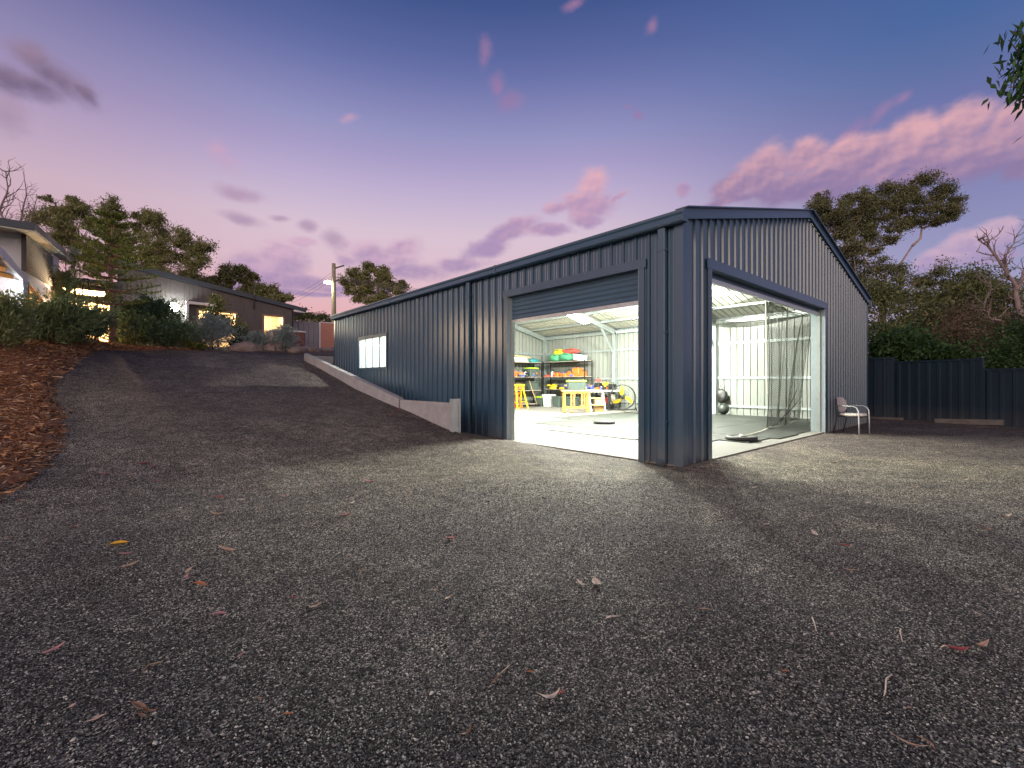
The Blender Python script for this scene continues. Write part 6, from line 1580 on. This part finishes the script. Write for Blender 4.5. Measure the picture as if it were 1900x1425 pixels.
tree('bush_tree', 'tree', 'brownish thin-leaved bush with pale tips below the bare limbs', 17, 21, (21.1, .1), [(21.1, 1.9), (20.6, 3.0), (21.7, 3.1)], [(20.89, 4.0, 1.12, 0.9), (21.83, 3.4, 1.12, .9), (20.59, 2.89, 0.99, 0.87), (19.8, 3.2, .9, .9), (22.6, 3.9, .9, .8), (21.6, 2.2, 1.2, .8), (20.3, 2.0, 1.0, .7), (22.6, 2.4, .9, .8)], 'bush_brown', 'bark', 17000, .13, .05, .10, G_, sub=13)
tree('bush_tree', 'tree', 'dense dark green bush at the right edge above the low fence', 18, 17.5, (19.4, .1), [(19.4, 1.5)], [(19.0, 2.2, .9, .8), (19.9, 2.6, .9, 1.0), (20.6, 3.2, .9, 1.0), (18.4, 1.9, .7, .6), (20.2, 1.6, .9, .7)], 'bush_green', 'bark', 11000, .14, .06, .10, G_, sub=12)
tree('green_shrub', 'shrub', 'bright green broad-leaved shrub over the fence beside the shed', 19, 16.4, (14.1, 0), [(14.1, 1.3)], [(13.65, 2.46, 0.88, 0.60), (14.62, 2.48, 0.88, 0.55), (15.40, 2.14, 0.68, 0.49), (13.06, 2.24, 0.49, 0.68), (14.1, 1.8, 1.0, .6), (15.9, 1.8, .5, .4), (14.1, 2.85, .45, .3)], 'bush_green', 'bark', 9000, .17, .08, .08, sub=13, tight=.34)

# bare trees
def bare_tree(label, seed, d, base, limbs, r0, levels=3, grp='bare dead trees'):
    rng = random.Random(seed)
    b = Vector((*spot(base[0], d), base[1]))
    t = thing('bare_tree', label, 'tree', b, grp)
    tr = MB(); tw = MB()
    def grow(a, v, L_, r, lev):
        n = 5; p = a.copy(); pts = [p.copy()]; v = v.normalized()
        for i in range(n):
            v = (v + Vector((rng.gauss(0, .22), rng.gauss(0, .22), rng.gauss(.08, .14)))).normalized()
            p = p + v * L_ / n; pts.append(p.copy())
            if lev > 0 and i > 0 and rng.random() < .8:
                sv = (v + Vector((rng.gauss(0, .8), rng.gauss(0, .8), rng.gauss(.15, .5)))).normalized()
                grow(p, sv, L_ * rng.uniform(.35, .65), r * .5, lev - 1)
        (tr if r > .03 else tw).tube(pts, [r * (1 - .7 * i / n) for i in range(n + 1)], 7 if r > .03 else 4)
    for k, path in enumerate(limbs):
        P = [Vector((*spot(p[0], d + (p[2] if len(p) > 2 else 0)), p[1])) for p in path]
        rr = r0 * (1 if k == 0 else .62)
        fine = [P[0]]
        for i in range(len(P) - 1):
            for q in (1 / 3, 2 / 3, 1): fine.append(P[i].lerp(P[i + 1], q) + (Vector((rng.gauss(0, .03), rng.gauss(0, .03), rng.gauss(0, .04))) if q < 1 else Vector()))
        tr.tube(fine, [rr * (1 - .8 * i / (len(fine) - 1)) for i in range(len(fine))], 8)
        for i in range(1, len(fine)):
            if i >= len(fine) // 3 or k > 0:
                v = fine[i] - fine[i - 1]
                for _ in range(2):
                    if rng.random() < .75: grow(fine[i], (v.normalized() + Vector((rng.gauss(0, .7), rng.gauss(0, .7), rng.gauss(.1, .5)))), rng.uniform(.5, 1.1) * (d / 26), rr * .28, levels - 2)
    tr.v += [] ; b_ = len(tr.v); tr.v += tw.v; tr.f += [tuple(i + b_ for i in f) for f in tw.f]; tr.sm += tw.sm
    tr.build('trunk', M['bark_dead'], t)
bare_tree('bare silvery dead tree leaning in from the right edge above the bushes', 4, 20, (23.0, .5), [[(23.0, .3), (22.75, 2.8), (22.21, 4.4), (22.09, 5.41), (21.62, 6.12), (21.03, 6.94), (20.44, 7.42)], [(21.75, 5.95), (21.55, 6.5), (21.74, 6.83), (22.09, 7.54)], [(22.12, 5.2), (22.4, 6.0), (23.0, 6.4)], [(22.3, 4.2), (22.9, 5.0), (23.4, 5.2)]], .125)
bare_tree('crooked bare white limb rising out of the brown bush', 9, 20.2, (21.6, .3), [[(21.6, .2), (21.8, 2.6), (21.74, 3.9), (21.27, 3.95), (20.91, 4.35), (20.93, 4.7), (21.27, 5.29), (21.1, 5.6)], [(21.3, 4.0), (21.9, 4.4), (22.2, 4.9)]], .045)
bare_tree('tall bare dead tree rising behind the roof at the left edge', 21, 30, (-32.9, 2.6), [[(-32.9, 2.4), (-32.8, 8.5), (-32.9, 10.35), (-33.3, 11.4), (-33.67, 12.5), (-33.2, 13.6), (-33.3, 15.0)], [(-32.85, 9.9), (-32.4, 11.0), (-32.26, 12.12), (-31.95, 13.4), (-32.1, 14.7)], [(-32.85, 9.4), (-32.1, 10.6), (-31.6, 12.1), (-31.2, 13.4)], [(-33.0, 10.5), (-33.9, 11.6), (-34.6, 13.0)], [(-32.8, 8.8), (-31.6, 10.2), (-30.6, 11.0)]], .13)

# ---------------------------------------------------------------- conifers along the top of the bank
def conifer(name, label, seed, loc, h, rad, leaf, n_spray, per, l=.10, w=.018, lift=.55, group=None, base_h=.0, top_pow=.75, tr=.035, cat='shrub', core=.0):
    rng = np.random.default_rng(seed)
    x, y = loc; z0 = float(gz(x, y))
    t = thing(name, label, cat, (x, y, z0), group)
    mb = MB(); mb.tube([(x, y, z0 - .1), (x + .03, y, z0 + h * .5), (x, y, z0 + h * .97)], [tr, tr * .7, tr * .2], 7)
    Cs, Ds = [], []
    for i in range(n_spray):
        q = rng.random() ** 1.15; hh = base_h + (h * .97 - base_h) * q
        R_ = rad * (1 - q) ** top_pow * rng.uniform(.5, 1.3) + .16 * h * rng.random() ** 2
        a = rng.uniform(0, 2 * math.pi); le = rng.uniform(lift * .5, lift * 1.9)
        dv = np.array([math.cos(a) * math.cos(le), math.sin(a) * math.cos(le), math.sin(le)])
        p0 = np.array([x, y, z0 + hh * .85]); s = np.linspace(.12, 1, 8)[:, None]
        path = p0 + dv * R_ * 1.15 * s + np.array([0, 0, -.22 * R_]) * (s - s ** 2) * 2 + np.array([0, 0, .10 * R_]) * s ** 2
        if i % 3 == 0 and R_ > .25: mb.tube([tuple(p) for p in path[::2]], [tr * .22, tr * .18, tr * .12, tr * .06], 4)
        m = per; u = rng.random(m) ** .6 * .9 + .1
        k = np.clip((u * 7.0), 0, 6.99); k0 = k.astype(int); fr = (k - k0)[:, None]
        c = path[k0] * (1 - fr) + path[np.minimum(k0 + 1, 7)] * fr
        spread = .085 * R_ + .022
        c = c + rng.normal(size=(m, 3)) * spread * np.array([1, 1, .55])
        Cs.append(c); Ds.append(dv + rng.normal(size=(m, 3)) * .5 + np.array([0, 0, .15]))
    C = np.concatenate(Cs); D = np.concatenate(Ds); m = len(C)
    mb.build('trunk', M['bark_dark'], t)
    leaves_mesh('foliage', C, D, rng.normal(size=(m, 3)), l * rng.uniform(.6, 1.4, m), w * rng.uniform(.7, 1.4, m), M[leaf], t)
    return t
GC = 'feathery green conifers along the top of the bank'
conifer('conifer_shrub', 'feathery conifer at the left edge below the porch light', 31, (-7.95, 11.3), 1.3, .8, 'conifer_pale', 105, 55, .13, .024, .6, GC)
conifer('conifer_shrub', 'wide feathery conifer with a soft top in front of the white wing', 32, (-7.25, 12.8), 1.1, 1.05, 'conifer', 150, 58, .14, .025, .5, GC)
conifer('conifer_shrub', 'dense feathery conifer left of the tall pine trunk', 33, (-6.75, 14.0), 1.05, .9, 'conifer_deep', 135, 58, .14, .026, .5, GC)
conifer('conifer_shrub', 'slim upright conifer with a pointed tip by the black garden obelisk', 34, (-7.15, 15.2), 2.35, .50, 'conifer_pale', 85, 48, .13, .025, .8, GC)
conifer('conifer_shrub', 'tall leafy conifer just right of the tall pine trunk', 35, (-5.75, 16.6), 1.5, .72, 'conifer_pale', 110, 56, .15, .028, .6, GC)
conifer('conifer_shrub', 'large wide conifer below the floodlight', 36, (-5.05, 16.5), 1.9, 1.15, 'conifer_deep', 190, 60, .15, .028, .45, GC)
conifer('conifer_shrub', 'low conifer at the foot of the wide one, near the rocks', 37, (-4.35, 16.9), 1.0, .85, 'conifer', 115, 56, .14, .026, .35, GC)
GS = 'blue-grey spruce shrubs by the rocks'
conifer('spruce_shrub', 'largest blue-grey spruce shrub in front of the lit house window', 41, (-3.35, 16.7), 1.45, .85, 'blue_spruce', 190, 50, .085, .02, .5, GS)
conifer('spruce_shrub', 'smallest blue-grey spruce shrub left of the spa', 42, (-1.75, 17.0), .88, .62, 'blue_spruce', 120, 50, .08, .02, .45, GS)
conifer('spruce_shrub', 'pointed blue-grey spruce shrub in front of the spa', 43, (-.80, 17.0), 1.28, .66, 'blue_spruce', 140, 50, .08, .02, .5, GS)

def leafy(name, label, seed, loc, h, cl, leaf, n, l, w, group=None, z_base=None):
    rng = np.random.default_rng(seed); x, y = loc; z0 = float(gz(x, y)) if z_base is None else z_base
    t = thing(name, label, 'shrub', (x, y, z0), group)
    clumps = [(x + a, y + b, z0 + c, rx, rx, rz) for (a, b, c, rx, rz) in cl]
    C, D, Wd, L_, W_, subs = crown(rng, clumps, n, l, w, .3, 8, .34)
    mb = MB(); mb.tube([(x, y, z0 - .1), (x + .02, y, z0 + h * .5), (x, y, z0 + h * .9)], [.04, .03, .012], 7)
    for c, ss in zip(clumps, subs):
        for s in ss[:6]: mb.tube([(x, y, max(z0 + .1, c[2] - c[5])), tuple(Vector(c[:3]).lerp(Vector(s), .4)), tuple(s)], [.014, .009, .004], 4)
    mb.build('trunk', M['bark_dark'], t); leaves_mesh('foliage', C, D, Wd, L_, W_, M[leaf], t)
leafy('young_tree', 'slender yellow-green young tree in front of the large lit window', 51, (-3.0, 17.9), 2.3, [(0, 0, 1.95, .26, .35), (-.1, 0, 1.5, .42, .32), (.25, 0, 1.25, .42, .3), (-.35, .1, 1.05, .4, .3), (.45, 0, .85, .4, .3), (0, 0, .75, .5, .3)], 'citrus', 2600, .13, .055)
leafy('leafy_shrub', 'dark green leafy shrub between the young tree and the house wall', 52, (-2.25, 17.6), 1.1, [(0, 0, .75, .32, .3), (-.2, 0, .45, .35, .3), (.25, 0, .4, .3, .25), (.35, 0, .65, .18, .12)], 'bush_green', 1500, .11, .055)
leafy('leafy_shrub', 'low light green plant at the foot of the conifers', 53, (-4.05, 16.2), .4, [(0, 0, .22, .3, .15), (.3, .1, .18, .22, .12)], 'citrus', 900, .07, .04)

# norfolk pine with flat whorls
def norfolk():
    rng = np.random.default_rng(61); x, y = -6.15, 15.8; z0 = float(gz(x, y)); H = 6.55 - z0
    t = thing('norfolk_pine', 'tall young pine with bare brown trunk and flat tiers of branches', 'tree', (x, y, z0))
    mb = MB(); tp = [(x + .03 * math.sin(k), y, z0 - .1 + (H + .05) * k / 8) for k in range(9)]; mb.tube(tp, [.095 * (1 - .1 * k) for k in range(9)], 9)
    Cs, Ds = [], []; h = 1.30
    lv = 0
    while h < H - .05:
        q = (h - 1.30) / (H - 1.30); R_ = 1.42 * (1 - q) ** .62 * rng.uniform(.8, 1.1) + .12
        if q < .18: R_ *= .72 + q
        nb = 6; a0 = rng.uniform(0, 6.28)
        for b in range(nb):
            a = a0 + b * 2 * math.pi / nb + rng.normal(0, .14); r = R_ * rng.uniform(.75, 1.1)
            dv = np.array([math.cos(a), math.sin(a), 0]); s = np.linspace(0, 1, 8)[:, None]
            path = np.array([x, y, z0 + h]) + dv * r * s + np.array([0, 0, 1]) * r * (-.06 * s + .18 * s ** 2)
            mb.tube([tuple(p) for p in path[::2]], [.022, .017, .012, .006], 5)
            # side branchlets along the branch, each a rope of short needles
            for k in range(13):
                u = .22 + .78 * (k + rng.random()) / 13; kk = u * 7; i0 = min(int(kk), 6); c0 = path[i0] * (1 - (kk - i0)) + path[i0 + 1] * (kk - i0)
                sgn = 1 if k % 2 else -1; ll = r * (.34 - .18 * u) + .05
                side = np.array([-dv[1], dv[0], 0]) * sgn
                bd = side * .75 + dv * .55 + np.array([0, 0, .42]); bd /= np.linalg.norm(bd)
                m = 17; uu = rng.random(m)[:, None]
                c = c0 + bd * ll * uu + rng.normal(size=(m, 3)) * .014
                Cs.append(c); Ds.append(bd * .6 + rng.normal(size=(m, 3)) * .55 + np.array([0, 0, .3]))
        h += (.40 - .12 * q) * rng.uniform(.85, 1.15); lv += 1
    C = np.concatenate(Cs); D = np.concatenate(Ds); m = len(C)
    mb.build('trunk', M['pine_bark'], t); leaves_mesh('foliage', C, D, rng.normal(size=(m, 3)), .085 * rng.uniform(.7, 1.3, m), .028 * rng.uniform(.7, 1.3, m), M['pine_leaf'], t)
norfolk()

# obelisk, stakes, rocks
t = thing('garden_obelisk', 'black metal garden obelisk standing among the conifers', 'obelisk', (-6.75, 15.3, 2.4))
z0 = float(gz(-6.75, 15.3)); c = Vector((-6.72, 15.3, z0))
o_ = MB()
for a in range(4):
    q = math.pi / 4 + a * math.pi / 2; o_.tube([c + Vector((math.cos(q) * .30, math.sin(q) * .30, 0)), c + Vector((math.cos(q) * .06, math.sin(q) * .06, 1.86))], .013, 6)
o_.build('frame', M['black_metal'], t)
o_ = MB()
for z, r in ((.6, .235), (1.2, .155), (1.84, .075)): o_.tube([c + Vector((math.cos(q) * r, math.sin(q) * r, z)) for q in np.linspace(0, 2 * math.pi, 13)[:-1]], .010, 5, closed=True)
o_.build('hoop', M['black_metal'], t)
leafy('flower_spike', 'pale silvery plant with spiky fan leaves above the obelisk', 54, (-7.0, 15.9), 2.6, [(0, 0, 2.55, .12, .16)], 'blue_spruce', 160, .28, .03)
for i, (x, y, h, lab) in enumerate([(-6.45, 15.35, 1.0, 'thin black stake left of the pine trunk'), (-5.6, 15.6, .9, 'thin dark blue stake in front of the wide conifer')]):
    z = float(gz(x, y)); st_ = thing('garden_stake', lab, 'stake', (x, y, z), 'garden stakes by the conifers')
    MB().tube([(x, y, z - .1), (x + .03, y, z + h)], .016, 7).build('rod', M['black_metal'], st_); MB().lathe((x + .03, y, z + h), [(.024, -.05), (.026, -.01), (.012, .012)], 8).build('cap', M['rubber_black'], st_)

bed = MB(); 
xs_ = np.linspace(-5.0, 3.8, 60); ys_ = np.linspace(16.3, 20.9, 26)
def bedz(X, Y): return gz(X, Y) + .14 * np.clip((Y - 16.3) / .9, 0, 1) * np.clip((20.9 - Y) / .5, 0, 1) * (1 + .5 * np.sin(X * 3.1) * np.cos(Y * 2.3)) + .012
sheet('garden_bed', xs_, ys_, bedz, M['soil'])
rr = random.Random(8)
ROCKS = [(-4.15, 16.75, .42, .24, 'long brown rock at the foot of the wide conifer'), (-3.95, 17.2, .36, .30, 'tall brown rock behind the spruce shrub'), (-2.55, 16.7, .30, .16, 'flat rock right of the largest spruce'), (-2.15, 16.75, .48, .24, 'wide sandstone rock left of the smallest spruce'), (-1.45, 16.85, .26, .18, 'rock between the two right spruces'), (-1.15, 17.0, .34, .24, 'brown rock in front of the spa'), (-.35, 16.9, .42, .18, 'low rock right of the pointed spruce'), (.25, 17.2, .45, .15, 'flat pink rock near the grey fence'), (.9, 17.6, .5, .14, 'low pink rock at the end of the garden bed'), (1.6, 18.0, .45, .12, 'last low rock by the salmon screen')]
for i, (x, y, r, h, lab) in enumerate(ROCKS):
    o = MB().blob((x, y, float(bedz(np.array(x), np.array(y))) + h * .35), (r, r * .6, h), 60 + i, .22, 2, .75, rr.uniform(-.4, .4)).build('garden_rock', M['rock']); tag(o, lab, 'rock', 'rocks edging the garden bed')

# branch hanging in at the top right, from a tree standing beside the yard
def near_branch():
    rng = np.random.default_rng(77); d = 6.2
    bx, by = spot(9.6, 6.0)
    t = thing('roadside_tree', 'dark green leafy branch hanging into the top right corner', 'tree', (bx, by, 0))
    P = lambda r, z, o=0: Vector((*spot(r, d + o), z + .22))
    mb = MB(); mb.tube([(bx, by, -.2), tuple(P(9.5, 2.5)), tuple(P(9.3, 5.0)), tuple(P(9.2, 7.4))], [.2, .17, .13, .06], 10)
    tw = [[P(9.3, 5.2), P(8.5, 5.7), P(7.6, 5.55), P(7.1, 5.35)], [P(9.35, 4.6), P(8.4, 5.1), P(7.5, 5.05), P(6.75, 4.98)], [P(9.3, 4.9, .3), P(8.3, 5.5, .2), P(7.3, 5.35, .2), P(6.86, 5.7, .1)], [P(9.25, 5.9), P(8.2, 6.2), P(7.4, 5.95), P(7.05, 5.7)], [P(7.9, 5.1), P(7.3, 4.95), P(6.95, 4.9)]]
    Cs, Ds = [], []
    for p in tw:
        mb.tube(p, [.05, .03, .015, .005][-len(p):], 6)
        for k in range(len(p) - 1):
            for _ in range(44 if k else 14):
                u = rng.random(); c = p[k].lerp(p[k + 1], u); c = np.array(c) + rng.normal(size=3) * .10
                Cs.append(c + np.array([0, 0, -.05])); Ds.append(np.array([-CA * .4, SA * .4, -1.0]) + rng.normal(size=3) * .45)
    for (r, z, n, s) in ((7.0, 5.62, 46, .10), (7.05, 5.38, 46, .12), (6.88, 5.02, 60, .11), (7.1, 5.1, 70, .14), (7.25, 5.55, 60, .16), (7.45, 5.25, 70, .2), (7.3, 5.8, 40, .12)):
        for _ in range(n):
            c = np.array(P(r, z)) + rng.normal(size=3) * s; Cs.append(c); Ds.append(np.array([-CA * .4, SA * .4, -1.0]) + rng.normal(size=3) * .45)
    C = np.array(Cs); D = np.array(Ds); m = len(C)
    cl = [(*spot(9.3 + rng.normal(0, .6), 6.2 + rng.normal(0, .6)), 6.6 + rng.normal(0, .7), .8, .8, .6) for _ in range(8)]
    C2, D2, W2, L2, W2b, _ = crown(rng, cl, 2500, .14, .04)
    mb.build('trunk', M['bark_dark'], t)
    leaves_mesh('crown', np.concatenate([C, C2]), np.concatenate([D, D2]), rng.normal(size=(m + len(C2), 3)), np.concatenate([.20 * rng.uniform(.6, 1.3, m), L2]), np.concatenate([.052 * rng.uniform(.7, 1.3, m), W2b]), M['near_leaf'], t)
near_branch()

# ---------------------------------------------------------------- fallen leaves and twigs
LEAF_COL = {'pink': (0.42, 0.20, 0.19), 'tan': (0.46, 0.29, 0.19), 'cream': (0.60, 0.48, 0.38), 'red': (0.34, 0.075, 0.065), 'yellow': (0.72, 0.38, 0.03), 'brown': (0.25, 0.14, 0.08), 'orange': (0.48, 0.17, 0.05), 'dark': (0.10, 0.06, 0.055)}
for k_, c_ in LEAF_COL.items(): M['leaf_' + k_] = mat('dry_leaf_' + k_, [min(.8, 1.12 * q_) for q_ in c_], rough=.6, var=.3, scale=28)
def leaf_mb(x, y, L_, w, rot, curl, seed, lift=.006):
    w *= 1.1; curl *= 1.5; rr = random.Random(seed); mb = MB(); n = 9; v = []; bend = rr.uniform(-.35, .35); z0 = float(gz(x, y)) + lift
    tilt = rr.uniform(-.25, .25)
    for i in range(n):
        u = i / (n - 1); s = (u - .5) * L_; hw = w * .5 * (math.sin(math.pi * min(1, u * .93 + .05)) ** .8) * (1.15 - .5 * u)
        off = bend * L_ * (u - .5) ** 2 * 2; zz = curl * L_ * ((u - .5) * 2) ** 2 + tilt * s * .4
        for q in (-1, 0, 1):
            a, b = s, off + q * hw; zc = zz + (abs(q) * hw * .6)
            v.append((x + a * math.cos(rot) - b * math.sin(rot), y + a * math.sin(rot) + b * math.cos(rot), z0 + max(zc, 0)))
    mb.add(v, [(i * 3 + k, i * 3 + k + 1, i * 3 + k + 4, i * 3 + k + 3) for i in range(n - 1) for k in (0, 1)], True)
    e = Vector(v[1]); mb.tube([e, e + (e - Vector(v[4])).normalized() * L_ * .16], [.0011, .0008], 4)     # stalk
    return mb
for row in LEAVES:
    x, y, L_, w, rot, curl, colr, lab = row
    lab2 = lab or {'pink': 'small dry pinkish gum leaf among those scattered on the gravel', 'tan': 'small dry tan gum leaf among those scattered on the gravel', 'cream': 'small pale cream leaf among those scattered on the gravel', 'red': 'small dull red leaf among those scattered on the gravel', 'orange': 'tiny orange leaf scrap on the gravel', 'brown': 'small brown bark scrap on the gravel', 'dark': 'small dark bark scrap on the gravel'}[colr]
    o = leaf_mb(x, y, L_, w, rot, curl, int(abs(x * 977 + y * 331) * 10)).build('fallen_leaf', M['leaf_' + colr]); tag(o, lab2, 'leaf', 'fallen leaves scattered over the gravel')
for (pts, colr, lab) in TWIGS:
    P = [Vector((x, y, float(gz(x, y)) + .008 + .01 * (i % 2))) for i, (x, y) in enumerate(pts)]
    o = MB().tube(P, [.003] * (len(P) - 1) + [.0014], 5).build('fallen_twig', M['leaf_' + colr]); tag(o, lab, 'twig', 'thin twigs lying on the gravel')
